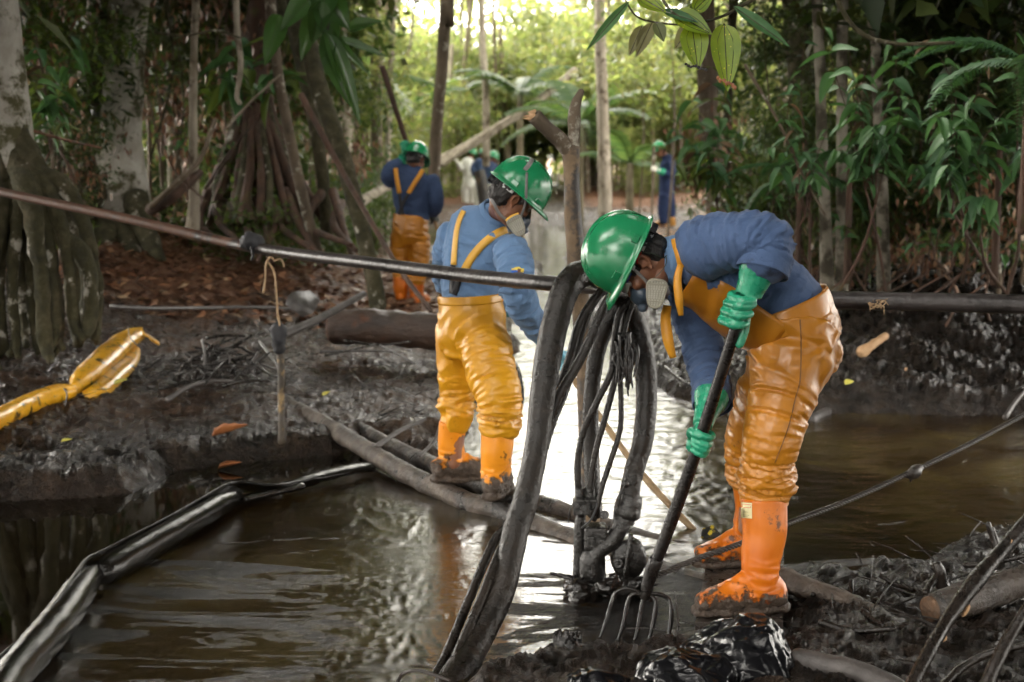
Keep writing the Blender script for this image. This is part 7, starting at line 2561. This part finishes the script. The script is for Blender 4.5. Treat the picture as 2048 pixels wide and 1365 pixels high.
for k, (x, y, z) in enumerate(((-4.6, 19, 6.2), (-5.2, 12.5, 4.8), (-5.4, 22, 7.6), (3.9, 14, 5.0), (4.4, 19, 6.6), (5.0, 11, 4.6), (-5.5, 18, 6.0), (6.2, 15, 6.0))):
    gx = math.copysign(abs(x) + .12 * y, x)
    root = empty("tree", (gx, y, 0.3), "unseen forest tree added to darken the glade with its crown", "tree", "trees overhanging the clearing")
    MB().tube([(gx, y, 0), (gx * .98, y, z * .5), (x, y, z)], [.14, .11, .05], n=10, rough=.1, rs=5).build("trunk", M['bark_moss'], root)
    put("crown", CAN[k % 3], root, (x, y, z), (0, 0, k), .85)
for k in range(34):  # crowns added above the view to hold back light from the far clearing
    Yc = cr_.uniform(18, 58)
    xc = cr_.uniform(-.30, .30) * Yc
    zc = (max(10.5, Yc * .40 + 2.0) if abs(xc / Yc) > .19 else Yc * .66 + 3.0) + cr_.uniform(0, 2.5)
    gx = math.copysign(abs(xc) + .16 * Yc, xc)
    root = empty("tree", (gx, Yc, 0.3), "tall forest tree with its unseen crown added to shade the far clearing", "tree", "tall trees added to shade the far clearing")
    MB().tube([(gx, Yc, 0), (gx * .98, Yc, zc * .5), (xc, Yc, zc)], [.16, .12, .06], n=9, rough=.1, rs=4).build("trunk", M['bark_far'], root)
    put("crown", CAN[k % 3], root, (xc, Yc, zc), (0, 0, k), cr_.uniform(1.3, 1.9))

# --- forest behind
fr = random.Random(9)
made = 0
while made < 165:
    Y = fr.uniform(17, 62) if made < 105 else fr.uniform(44, 62)
    u = fr.uniform(-.46, .46) if made < 115 else fr.uniform(-.17, .2)
    x = u * Y
    lane = (x - .02 * Y)
    if Y < 43 and -0.12 * Y - .4 < lane < 0.165 * Y:
        continue
    if Y < 24 and abs(lane) < 2.4:
        continue
    px = 1024 + x / Y * F * .99
    near = Y < 30
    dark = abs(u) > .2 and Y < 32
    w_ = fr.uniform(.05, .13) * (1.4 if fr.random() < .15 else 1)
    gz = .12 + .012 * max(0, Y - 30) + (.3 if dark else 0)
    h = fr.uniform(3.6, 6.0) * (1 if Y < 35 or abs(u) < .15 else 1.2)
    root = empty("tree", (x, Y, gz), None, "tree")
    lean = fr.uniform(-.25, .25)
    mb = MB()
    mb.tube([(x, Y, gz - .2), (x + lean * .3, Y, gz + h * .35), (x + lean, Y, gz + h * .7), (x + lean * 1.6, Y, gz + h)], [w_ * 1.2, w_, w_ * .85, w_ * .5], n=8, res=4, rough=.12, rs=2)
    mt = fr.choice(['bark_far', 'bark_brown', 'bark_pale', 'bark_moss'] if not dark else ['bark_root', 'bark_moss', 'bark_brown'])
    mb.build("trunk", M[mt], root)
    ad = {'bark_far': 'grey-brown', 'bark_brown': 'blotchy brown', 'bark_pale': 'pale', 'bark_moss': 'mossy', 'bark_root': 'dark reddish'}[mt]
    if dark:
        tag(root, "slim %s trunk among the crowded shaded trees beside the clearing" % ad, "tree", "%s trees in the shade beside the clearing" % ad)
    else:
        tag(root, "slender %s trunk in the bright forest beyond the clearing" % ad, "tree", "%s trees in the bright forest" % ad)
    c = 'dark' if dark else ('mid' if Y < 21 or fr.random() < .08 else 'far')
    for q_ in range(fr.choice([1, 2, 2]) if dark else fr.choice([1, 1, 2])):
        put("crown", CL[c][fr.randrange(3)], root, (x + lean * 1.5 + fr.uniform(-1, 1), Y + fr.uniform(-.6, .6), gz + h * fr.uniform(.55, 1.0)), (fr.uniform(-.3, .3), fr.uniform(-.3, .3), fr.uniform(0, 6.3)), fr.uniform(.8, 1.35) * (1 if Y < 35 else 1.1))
    made += 1

# understorey
made = 0
while made < 190:
    Y = fr.uniform(14, 60)
    u = fr.uniform(-.46, .46)
    x = u * Y
    lane = x - .02 * Y
    if Y < 42 and -0.11 * Y - .2 < lane < 0.17 * Y:
        continue
    dark = abs(u) > .17 and Y < 30
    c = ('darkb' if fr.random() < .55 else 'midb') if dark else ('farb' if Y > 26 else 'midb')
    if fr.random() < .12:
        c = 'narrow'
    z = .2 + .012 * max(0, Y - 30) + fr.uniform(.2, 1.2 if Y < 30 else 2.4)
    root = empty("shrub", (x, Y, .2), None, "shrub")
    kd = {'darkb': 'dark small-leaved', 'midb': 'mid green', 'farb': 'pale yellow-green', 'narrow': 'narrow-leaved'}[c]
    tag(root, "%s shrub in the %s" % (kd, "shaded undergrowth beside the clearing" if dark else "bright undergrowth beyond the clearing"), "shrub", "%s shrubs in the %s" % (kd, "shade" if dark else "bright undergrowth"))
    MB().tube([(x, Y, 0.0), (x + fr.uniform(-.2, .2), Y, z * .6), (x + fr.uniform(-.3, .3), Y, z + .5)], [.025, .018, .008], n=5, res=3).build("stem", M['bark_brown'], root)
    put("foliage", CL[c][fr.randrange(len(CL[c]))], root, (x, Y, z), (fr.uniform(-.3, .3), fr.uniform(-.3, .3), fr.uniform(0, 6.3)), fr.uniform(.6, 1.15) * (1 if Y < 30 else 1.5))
    made += 1
# left understorey among the near trunks, right bank behind the shrubs
for k, (px, py, Y, c, s_) in enumerate(((120, 130, 13.5, 'darkb', .9), (90, 40, 12.5, 'midb', .8), (150, 220, 15, 'midb', .7), (100, 240, 12.5, 'darkb', .55), (330, 120, 18, 'midb', .9), (430, 60, 17, 'darkb', .9), (450, 180, 18, 'midb', .7),
                                      (350, 230, 20, 'midb', .8), (600, 60, 17, 'midb', .8), (140, 330, 13, 'darkb', .45), (110, 420, 11.5, 'narrow', .35), (300, 60, 16, 'darkb', .8), (620, 180, 19, 'midb', .9), (700, 120, 24, 'farb', 1.1), (700, 250, 24, 'midb', .9),
                                      (1560, 380, 14, 'midb', .6), (1700, 360, 15.5, 'darkb', .9), (1830, 300, 13, 'darkb', .9), (1960, 250, 12, 'darkb', .9), (1740, 60, 13, 'darkb', .8), (1900, 60, 12, 'midb', .8), (2030, 80, 11.5, 'darkb', .8), (2030, 380, 11.5, 'darkb', .7),
                                      (1560, 460, 13, 'darkb', .5), (1880, 430, 12.5, 'midb', .6), (1980, 470, 11.5, 'darkb', .5), (1700, 470, 13.5, 'narrow', .5), (1540, 200, 18, 'midb', 1.0), (1500, 60, 19, 'midb', 1.1), (1340, 60, 24, 'farb', 1.1), (1470, 380, 20, 'midb', .8), (1280, 130, 30, 'farb', 1.4),
                                      (70, 60, 12, 'dead', .5), (150, 330, 13, 'dead', .5), (420, 330, 16, 'dead', .7), (450, 90, 15.5, 'dead', .7), (300, 200, 15, 'dead', .6), (1600, 440, 13.5, 'dead', .6), (1860, 470, 12, 'dead', .6), (1720, 430, 13, 'dead', .6), (1980, 450, 11, 'dead', .5), (620, 300, 18, 'dead', .8), (1440, 330, 17, 'dead', .7))):
    c0 = P(px, py, Y)
    dk = c.startswith('dark')
    root = empty("shrub", (c0.x, c0.y, .3), "leafy shrub in the shaded undergrowth beside the clearing" if dk or Y < 16 else "leafy shrub in the bright undergrowth beyond the clearing", "shrub", "shaded undergrowth" if dk or Y < 16 else "bright undergrowth")
    MB().tube([(c0.x, c0.y, 0.0), (c0.x + .1, c0.y, c0.z * .6), tuple(c0)], [.022, .018, .008], n=5, res=3).build("stem", M['bark_brown'], root)
    put("foliage", CL[c][k % len(CL[c])], root, c0, (0, 0, k), s_)
for k in range(64):
    Y = fr.uniform(22, 52)
    sgn = 1 if k % 2 else -1
    x = .02 * Y + (sgn * fr.uniform(.02 if Y > 42 else .105, .19) + (.04 if sgn > 0 and Y < 42 else 0)) * Y
    gz = .12 + .012 * max(0, Y - 30)
    h = fr.uniform(7.5, 9.5)
    w_ = fr.uniform(.045, .11)
    mt = fr.choice(['bark_pale', 'bark_far', 'bark_brown'])
    ad = {'bark_far': 'grey-brown', 'bark_brown': 'blotchy brown', 'bark_pale': 'pale'}[mt]
    root = empty("tree", (x, Y, gz), "tall bare %s trunk standing at the edge of the far clearing" % ad, "tree", "tall bare %s trunks" % ad)
    ln = fr.uniform(-.5, .5)
    MB().tube([(x, Y, gz - .2), (x + ln * .3, Y, gz + h * .35), (x + ln, Y, gz + h * .7), (x + ln * 1.6, Y, gz + h)], [w_ * 1.2, w_, w_ * .85, w_ * .5], n=8, res=4, rough=.12, rs=2).build("trunk", M[mt], root)
    put("crown", CL['far'][k % 3], root, (x + ln * 1.5, Y, gz + h * .9), (0, 0, k), .9)
# palms in the middle distance
for k, (px, py, Y, nf, s_, lab) in enumerate(((1160, 250, 32, 9, 1.15, "feathery palm with drooping fronds just right of the forked post"), (1040, 190, 36, 8, 1.1, "palm with broad arching fronds above the distant group"), (1260, 330, 30, 6, .9, "low palm beside the man in navy"),
                                            (820, 230, 40, 8, 1.2, "hazy palm behind the raised pole"), (700, 170, 30, 7, 1.3, "palm behind the leaning mossy trunk"))):
    c = P(px, py, Y)
    root = empty("palm", (c.x, c.y, .3), lab, "palm")
    MB().tube([(c.x, c.y, 0), (c.x, c.y, c.z * .5), tuple(c)], [.10, .085, .07], n=10, res=3, rough=.08).build("trunk", M['bark_far'], root)
    for q_ in range(nf):
        put("frond", FR[0], root, c, (0, fr.uniform(-.9, .1), 6.283 * q_ / nf + fr.uniform(-.2, .2)), s_)
# far mass of woods
r = np.random.default_rng(3)
n = 130000
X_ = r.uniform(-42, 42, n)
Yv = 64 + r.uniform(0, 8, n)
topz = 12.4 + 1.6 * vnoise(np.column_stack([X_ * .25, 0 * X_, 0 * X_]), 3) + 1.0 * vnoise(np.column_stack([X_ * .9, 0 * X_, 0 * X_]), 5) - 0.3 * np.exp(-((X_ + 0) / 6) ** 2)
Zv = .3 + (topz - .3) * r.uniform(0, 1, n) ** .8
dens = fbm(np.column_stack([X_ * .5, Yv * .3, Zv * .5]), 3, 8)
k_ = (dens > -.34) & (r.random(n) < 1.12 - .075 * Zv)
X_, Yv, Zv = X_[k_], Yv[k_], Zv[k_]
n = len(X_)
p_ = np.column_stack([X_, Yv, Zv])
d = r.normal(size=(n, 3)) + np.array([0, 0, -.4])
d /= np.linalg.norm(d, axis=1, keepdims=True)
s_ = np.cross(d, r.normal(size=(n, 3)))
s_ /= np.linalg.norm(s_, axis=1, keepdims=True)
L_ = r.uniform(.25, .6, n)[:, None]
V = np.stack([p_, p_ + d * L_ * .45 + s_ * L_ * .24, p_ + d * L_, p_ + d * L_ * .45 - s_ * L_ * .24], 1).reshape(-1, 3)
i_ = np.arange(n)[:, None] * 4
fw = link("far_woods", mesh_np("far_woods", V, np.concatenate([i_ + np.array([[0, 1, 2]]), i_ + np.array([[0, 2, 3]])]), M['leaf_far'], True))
tag(fw, "distant pale green woods closing off the clearing", "woods", kind="stuff")

# hanging vines and saplings in the clearing
for k in range(34):
    Y = fr.uniform(13, 34)
    px = fr.choice([fr.uniform(280, 720), fr.uniform(1230, 2040), fr.uniform(280, 720)])
    w_ = fr.uniform(.006, .016)
    a = P(px, -60, Y)
    b = P(px + fr.uniform(-30, 30), fr.uniform(200, 470), Y)
    mid_ = (a + b) / 2 + Vector((fr.uniform(-.25, .25), 0, 0))
    o = MB().tube([a + Vector((0, 0, 1.0)), a, mid_, b], [w_] * 4, n=6, res=5, rough=.2, rs=10).build("vine", M['bark_brown'] if k % 3 else M['bark_moss'])
    tag(o, "thin hanging vine among the trunks", "vine", "vines hanging among the trunks")
for L, w_, m_, lab in (([(472, -60, 12.8), (474, 60, 12.8), (482, 130, 12.8), (474, 190, 12.8), (480, 208, 12.8)], .030, 'bark_pale', "short pale hanging root with a ragged tip above the stilt roots"),
                       ([(310, 66, 12.5), (370, 72, 12.5), (430, 62, 12.6), (480, 76, 12.7)], .012, 'bark_moss', "thin level twig crossing the mottled grey trunk"),
                       ([(455, 254, 13), (500, 205, 13), (560, 150, 13)], .014, 'bark_pale', "thin pale twig slanting over the stilt-root cone"),
                       ([(300, 415, 13), (360, 360, 12.8), (400, 320, 12.9), (430, 240, 13)], .030, 'bark_brown', "bent brown root rising beside the mottled grey trunk"),
                       ([(300, 420, 13.2), (345, 395, 13.0), (400, 345, 13.4)], .055, 'bark_root', "thick low root reaching out of the stilt-root cone"),
                       ([(1660, -40, 7.6), (1690, 30, 7.6), (1730, 72, 7.6), (1790, 88, 7.6), (1850, 88, 7.6), (1908, 86, 7.6)], .014, 'bark_moss', "mossy curved twig hanging in front of the shrubs"),
                       ([(1490, 130, 10), (1560, 250, 10), (1600, 340, 10), (1650, 430, 10)], .012, 'bark_brown', "thin dark stem slanting down towards the pale trunks")):
    stick(pts3(L), w_, M[m_], lab, name="hanging_root" if "hanging root" in lab else "branch", cat="branch", rough=.25, seed=len(lab), n=9)

for k in range(26):
    px, py = fr.uniform(1520, 2060), fr.uniform(40, 450)
    Y = fr.uniform(11.7, 13.2)
    c0 = P(px, py, Y)
    root = empty("shrub", (c0.x, c0.y, .3), "leafy shrub in the shaded undergrowth beside the clearing", "shrub", "shaded undergrowth")
    MB().tube([(c0.x, c0.y, 0.0), (c0.x + .1, c0.y, c0.z * .6), tuple(c0)], [.012, .010, .005], n=5, res=3).build("stem", M['bark_root'], root)
    put("foliage", CL[fr.choice(['darkb', 'midb', 'darkb', 'narrow'])][0], root, c0, (0, 0, k), fr.uniform(.28, .55))
# --- leafy shrubs on the right bank, each leaf its own piece
LV, LF = leaf_grid(1.0, .46, .22, .22, 8)
LEAFM = [mesh_np("leaf", LV, LF, M['leaf_shrub'], True)]
LV, LF = leaf_grid(1.0, .38, .35, .35, 8)
LEAFM.append(mesh_np("leaf", LV, LF, M['leaf_shrub'], True))
LV, LF = leaf_grid(1.0, .30, .25, .25, 8)
LEAFM.append(mesh_np("leaf", LV, LF, M['leaf_mid'], True))
LEAFM.append(mesh_np("leaf", LV * np.array([1, 1.2, 1.5]), LF, M['leaf_litter'], True))


def leafy(name, base, tips, lab, leafL=.17, per=11, seed=0, mi=(0, 1), cat="shrub", stemr=.007, group=None, start=.2):
    rr = random.Random(seed)
    root = empty(name, base, lab, cat, group)
    cnt = 0
    tips = [Vector(t_) for t_ in tips]
    hubs = []
    for g_ in range(2):
        cen = sum((t_ for i_, t_ in enumerate(tips) if i_ % 2 == g_), Vector()) / max(1, len([0 for i_ in range(len(tips)) if i_ % 2 == g_]))
        hub = base.lerp(cen, .45) + Vector((rr.uniform(-.15, .15), 0, 0))
        b0 = base + Vector((rr.uniform(-.4, .4), rr.uniform(-.2, .2), -.1))
        MB().tube([b0, b0.lerp(hub, .5) + Vector((rr.uniform(-.06, .06), 0, 0)), hub], [stemr * 1.8, stemr * 1.5, stemr * 1.1], n=7, res=4, rough=.15, rs=9).build("stem", M['bark_root'], root)
        hubs.append(hub)
    for ti, tp in enumerate(tips):
        b = hubs[ti % 2]
        mid_ = b.lerp(tp, .55) + Vector((rr.uniform(-.1, .1), rr.uniform(-.1, .1), .12))
        c = crom([tuple(b), tuple(b.lerp(mid_, .5) + Vector((0, 0, .05))), tuple(mid_), tuple(tp)], 10)
        MB().tube(c[::3], [stemr, stemr * .9, stemr * .8, stemr * .7, stemr * .6, stemr * .5, stemr * .45, stemr * .4, stemr * .35, stemr * .3, stemr * .3][:len(c[::3])], n=6, res=2).build("stem", M['bark_root'], root)
        for k in range(per):
            t = start + (1 - start) * (k + .5) / per
            i = min(len(c) - 2, int(t * (len(c) - 1)))
            p0 = Vector(c[i])
            tg = Vector(c[i + 1]) - p0
            tg.normalize()
            sd = tg.cross(Vector((0, 0, 1)))
            if sd.length < .1:
                sd = Vector((1, 0, 0))
            sd.normalize()
            for s_ in (-1, 1):
                if rr.random() < .12:
                    continue
                d = (sd * s_ * rr.uniform(.5, 1.0) + tg * rr.uniform(.1, .7) + Vector((0, 0, rr.uniform(-1.1, -.15)))).normalized()
                o = bpy.data.objects.new("leaf", LEAFM[3 if rr.random() < .05 else rr.choice(mi)])
                COL.objects.link(o)
                o.parent = root
                o.location = p0 - root.location
                q = d.to_track_quat('X', 'Z')
                from mathutils import Quaternion
                o.rotation_euler = (q @ Quaternion((1, 0, 0), rr.uniform(-.7, .7))).to_euler()
                L_ = leafL * rr.uniform(.35, 1.15) * (1 if t < .85 else .8)
                o.scale = (L_,) * 3
                cnt += 1
    return root, cnt


def tip(px, py, Y):
    return P(px, py, Y)


leafy("broadleaf_shrub", P(1760, 560, 9.9), [tip(1640, 30, 8.7), tip(1700, 120, 8.6), tip(1745, 95, 8.8), tip(1785, 140, 8.4), tip(1820, 190, 8.7), tip(1700, 210, 9.0), tip(1745, 250, 8.6), tip(1670, 300, 9.2), tip(1790, 60, 9.0)], "tall leafy shrub in the middle of the dark bank, grey-green pointed leaves", .19, 7, 3)
leafy("broadleaf_shrub", P(1880, 540, 9.6), [tip(1850, 60, 8.6), tip(1900, 130, 8.4), tip(1870, 230, 8.2), tip(1930, 260, 8.6), tip(1980, 60, 8.8), tip(1830, 330, 8.8), tip(1960, 180, 8.4), tip(1900, 330, 8.3), tip(1990, 320, 8.6)], "leafy shrub spreading beside the ferns, largest grey-green leaves", .21, 6, 5)
leafy("broadleaf_shrub", P(1640, 560, 10.6), [tip(1590, 150, 9.6), tip(1560, 230, 9.7), tip(1600, 300, 9.5), tip(1630, 360, 9.6), tip(1570, 330, 9.8), tip(1530, 290, 10.0), tip(1660, 250, 9.8), tip(1610, 60, 9.8)], "leafy shrub in front of the two slim pale trunks", .16, 6, 7)
leafy("broadleaf_shrub", P(2030, 560, 9.2), [tip(2030, 40, 8.4), tip(1990, 400, 8.5), tip(2050, 300, 8.4), tip(1940, 440, 8.8), tip(2060, 160, 8.6), tip(2010, 220, 8.3)], "leafy shrub half out of view at the edge of the dark bank", .18, 7, 9)
leafy("broadleaf_shrub", P(1440, 520, 13.0), [tip(1340, 250, 12.4), tip(1380, 190, 12.6), tip(1420, 300, 12.3), tip(1500, 260, 12.5), tip(1460, 160, 12.6), tip(1345, 330, 12.4), tip(1520, 350, 12.4), tip(1420, 60, 12.8)], "shaded shrub with drooping leaves hiding the climber-wrapped trunk", .26, 7, 11, (1, 2))
leafy("broadleaf_shrub", P(120, 400, 11.8), [tip(60, 60, 11.2), tip(100, 120, 11.0), tip(140, 60, 11.4), tip(160, 150, 11.2), tip(90, 210, 11.2), tip(130, 250, 11.0), tip(180, 40, 11.6)], "shaded shrub between the two white trunks", .22, 7, 13, (1, 2))
leafy("broadleaf_shrub", P(480, 360, 14.8), [tip(420, 20, 14.2), tip(470, 80, 14.0), tip(540, 60, 14.2), tip(430, 130, 14.2), tip(560, 150, 14.4)], "broad-leaved plant perched above the stilt-root cone", .42, 5, 15, (1, 2))
# low green sprigs
for k, (px, py, Y) in enumerate(((350, 300, 13), (1700, 470, 11), (1880, 500, 10.5), (1560, 420, 12), (1990, 520, 10), (1470, 440, 14), (430, 330, 15), (1650, 480, 11.5), (1800, 505, 10.8), (1930, 480, 10.6))):
    c = P(px, py, Y)
    leafy("sprig", c + Vector((0, 0, -.35)), [c + Vector((fr.uniform(-.25, .25), fr.uniform(-.1, .1), fr.uniform(0, .25))) for _ in range(3)], "small green sprig low among the stems and roots", .12, 4, 40 + k, (0, 2), "plant", .006, "low green sprigs")
# ferns
for k, (px, py, Y, nf, s_, lab) in enumerate(((2060, 130, 7.8, 9, 1.0, "big dark fern arching in from the edge above the shrubs"), (1600, 350, 11.5, 8, .9, "pale fern beside the two slim pale trunks"), (1700, 330, 11.0, 6, .8, "fern behind the tall leafy shrub"), (2000, 300, 9.6, 7, .9, "fern under the big dark fern"), (1500, 300, 14.0, 6, 1.0, "fern on the shaded trunk"))):
    c = P(px, py, Y)
    root = empty("fern", (c.x, c.y, c.z - .3), lab, "fern")
    MB().tube([(c.x, c.y, c.z - .9), (c.x, c.y, c.z - .4), tuple(c)], [.03, .025, .02], n=8).build("stem", M['bark_root'], root)
    for q_ in range(nf):
        put("frond", FERN, root, c, (0, fr.uniform(-.5, .3), 6.283 * q_ / nf + fr.uniform(-.2, .2)), s_)


# --- leaves placed one by one
def placed_leaf(parent, b, tp, wd, m, Yb, Yt, fold=.25, twist=0.0, name="leaf", wave=0.0, pinch=.7, droop=.06):
    A, B = P(*b, Yb), P(*tp, Yt)
    L = (B - A).length
    Wd = wpx(wd, Yb)
    V, f = leaf_grid(1.0, Wd / L, fold, droop, 14, wave, pinch)
    V = V * L
    d = (B - A).normalized()
    nrm = Vector((0, -1, .25))
    nrm = (nrm - d * nrm.dot(d)).normalized()
    R3 = Matrix((d, nrm.cross(d), nrm)).transposed() @ Matrix.Rotation(twist, 3, 'X')
    me = mesh_np(name, V @ np.array(R3).T + np.array(tuple(A)), f, m, True)
    o = link(name, me, parent)
    mv = MB()
    mid_ = (V @ np.array(R3).T + np.array(tuple(A))).reshape(-1, 5, 3)[:, 2] + np.array(tuple(nrm)) * .0006
    mv.tube(mid_[::3], [.0016] * len(mid_[::3]), n=5, res=2)
    mv.build("midrib", M['bark_moss'], o)
    if pinch < .75 and m == M['leaf_lime']:
        for j_, sg in ((0, -.5), (1, .5)):
            ar = (V @ np.array(R3).T + np.array(tuple(A))).reshape(-1, 5, 3)[:, 1 + 2 * j_] + np.array(tuple(nrm)) * .0004
            MB().tube(ar[::3], [.0009] * len(ar[::3]), n=4, res=2).build("side_vein", M['bark_moss'], o)
    return o


vb = empty("vine_branch", P(1440, 44, 5.1), "overhanging vine branch with big lime-green spotted leaves", "branch")
MB().tube(pts3([(1290, -60, 5.2), (1316, -20, 5.15), (1335, 14, 5.1), (1362, 34, 5.08), (1400, 43, 5.08), (1440, 35, 5.1), (1480, 14, 5.15), (1520, -12, 5.2), (1550, -60, 5.3)]), [.006, .006, .005, .0045, .0045, .005, .007, .009, .010], n=8, res=6, rough=.1, rs=40).build("stem", M['bark_moss'], vb)
for b, t_, w_, m_, nm, fold, pin in (((1384, 52), (1396, 140), 56, 'leaf_lime', 'leaf', .12, .62), ((1448, 48), (1456, 182), 60, 'leaf_lime', 'leaf', .12, .62), ((1348, 26), (1424, 68), 44, 'leaf_lime', 'leaf', .2, .7), ((1276, -8), (1332, 24), 36, 'leaf_lime', 'leaf', .2, .7),
                                ((1388, 22), (1430, -20), 34, 'leaf_lime', 'leaf', .2, .7), ((1258, 4), (1173, 100), 20, 'leaf_shrub', 'leaf', .3, .8), ((1466, 13), (1580, 92), 24, 'leaf_shrub', 'leaf', .3, .8), ((1325, 22), (1396, 44), 20, 'leaf_shrub', 'leaf', .3, .8),
                                ((1284, 52), (1258, 112), 26, 'leaf_far', 'leaf', .3, .8), ((1304, 46), (1272, 114), 28, 'leaf_far', 'leaf', .3, .8), ((1382, 52), (1350, 98), 32, 'leaf_far', 'leaf', .3, .8), ((1312, 46), (1328, 84), 26, 'leaf_far', 'leaf', .3, .8)):
    placed_leaf(vb, b, t_, w_, M[m_], 5.1 if m_ != 'leaf_far' else 5.9, 5.05 if m_ != 'leaf_far' else 5.85, fold, 0, nm, 0.006, pin, .04)
MB().tube(pts3([(1240, -20, 5.9), (1270, 30, 5.9), (1310, 45, 5.9), (1382, 52, 5.85)]), [.004] * 4, n=6).build("stem", M['bark_moss'], vb)
for (x0, y0, x1, y1) in ((1372, 132, 1412, 138), (1436, 158, 1470, 176)):
    mb = MB()
    for q_ in range(9):
        a = P(x0 + (x1 - x0) * q_ / 8, y0 + (y1 - y0) * q_ / 8 + random.uniform(-4, 2), 5.045)
        mb.ell(a, (.006, .001, random.uniform(.004, .009)), None, 8)
    bt = mb.build("withered_tip", M['stick_oily'] if x0 < 1400 else M['leaf_dead'], vb)
    bt["kind"] = "stuff"

bl = empty("broadleaf_plant", P(650, 60, 11.8), "plant with huge dark drooping leaves hanging beside the leaning mossy trunk", "plant")
MB().tube(pts3([(640, -80, 11.9), (645, -10, 11.85), (655, 60, 11.8), (664, 110, 11.8)]), [.03, .028, .022, .012], n=8).build("stem", M['bark_moss'], bl)
for b, t_, w_ in (((652, 66), (726, 248), 38), ((646, 80), (694, 212), 30), ((664, 60), (650, 150), 34), ((640, 20), (600, 120), 44), ((648, -10), (700, 60), 54), ((676, 78), (778, 112), 18), ((664, 70), (740, 150), 16), ((636, -20), (560, 60), 50), ((640, 0), (625, 90), 46), ((655, -40), (640, 60), 60), ((700, 60), (760, 40), 30), ((560, 30), (530, 130), 44), ((650, 30), (668, 120), 40)):
    placed_leaf(bl, b, t_, w_, M['leaf_big'], 11.8 + random.uniform(-.15, .15), 11.7 + random.uniform(-.3, .1), .35, random.uniform(-.5, .5), "leaf", .004, .6, .08)

# --- leaf litter on the forest floor
r = np.random.default_rng(12)
Pn = []
while sum(len(a) for a in Pn) < 26000:
    Yq = r.uniform(10.5, 40, 20000) ** 1.0
    Xq = r.uniform(-.42, .42, 20000) * Yq
    q = np.column_stack([Xq, Yq])
    dn_ = np.minimum(np.minimum(sdist(q, NEAR), sdist(q, FAR)), sdist(q, LINKS))
    ok_ = (dn_ > .7) & (((Xq < 0.4) & (Yq > 11.6)) | ((Xq > 1.8) & (Yq > 12.5))) & (r.random(20000) < np.clip(14 / Yq, 0, 1))
    Pn.append(q[ok_])
q = np.vstack(Pn)[:26000]
z_, dn_, df_ = base_height(q)
z_ = z_ + fine_relief(q[:, 0], q[:, 1]) * sstep(-0.08, 0.07, dn_) * (1 + 1.6 * sstep(8.6, 10, q[:, 1]) * sstep(0.5, 2, q[:, 0])) + .012
n = len(q)
p_ = np.column_stack([q, z_])
az = r.uniform(0, 6.283, n)
d = np.column_stack([np.cos(az), np.sin(az), r.normal(size=n) * .25])
s_ = np.column_stack([-np.sin(az), np.cos(az), r.normal(size=n) * .35])
L_ = r.uniform(.04, .15, n)[:, None]
V = np.stack([p_ - d * L_ * .5, p_ + s_ * L_ * .22 + np.array([0, 0, .008]), p_ + d * L_ * .5 + np.array([0, 0, .01]), p_ - s_ * L_ * .22 + np.array([0, 0, .008])], 1).reshape(-1, 3)
i_ = np.arange(n)[:, None] * 4
ll = link("leaf_litter", mesh_np("leaf_litter", V, np.concatenate([i_ + np.array([[0, 1, 2]]), i_ + np.array([[0, 2, 3]])]), M['leaf_litter'], True))
tag(ll, "carpet of fallen reddish brown leaves on the forest floor", "fallen leaves", kind="stuff")
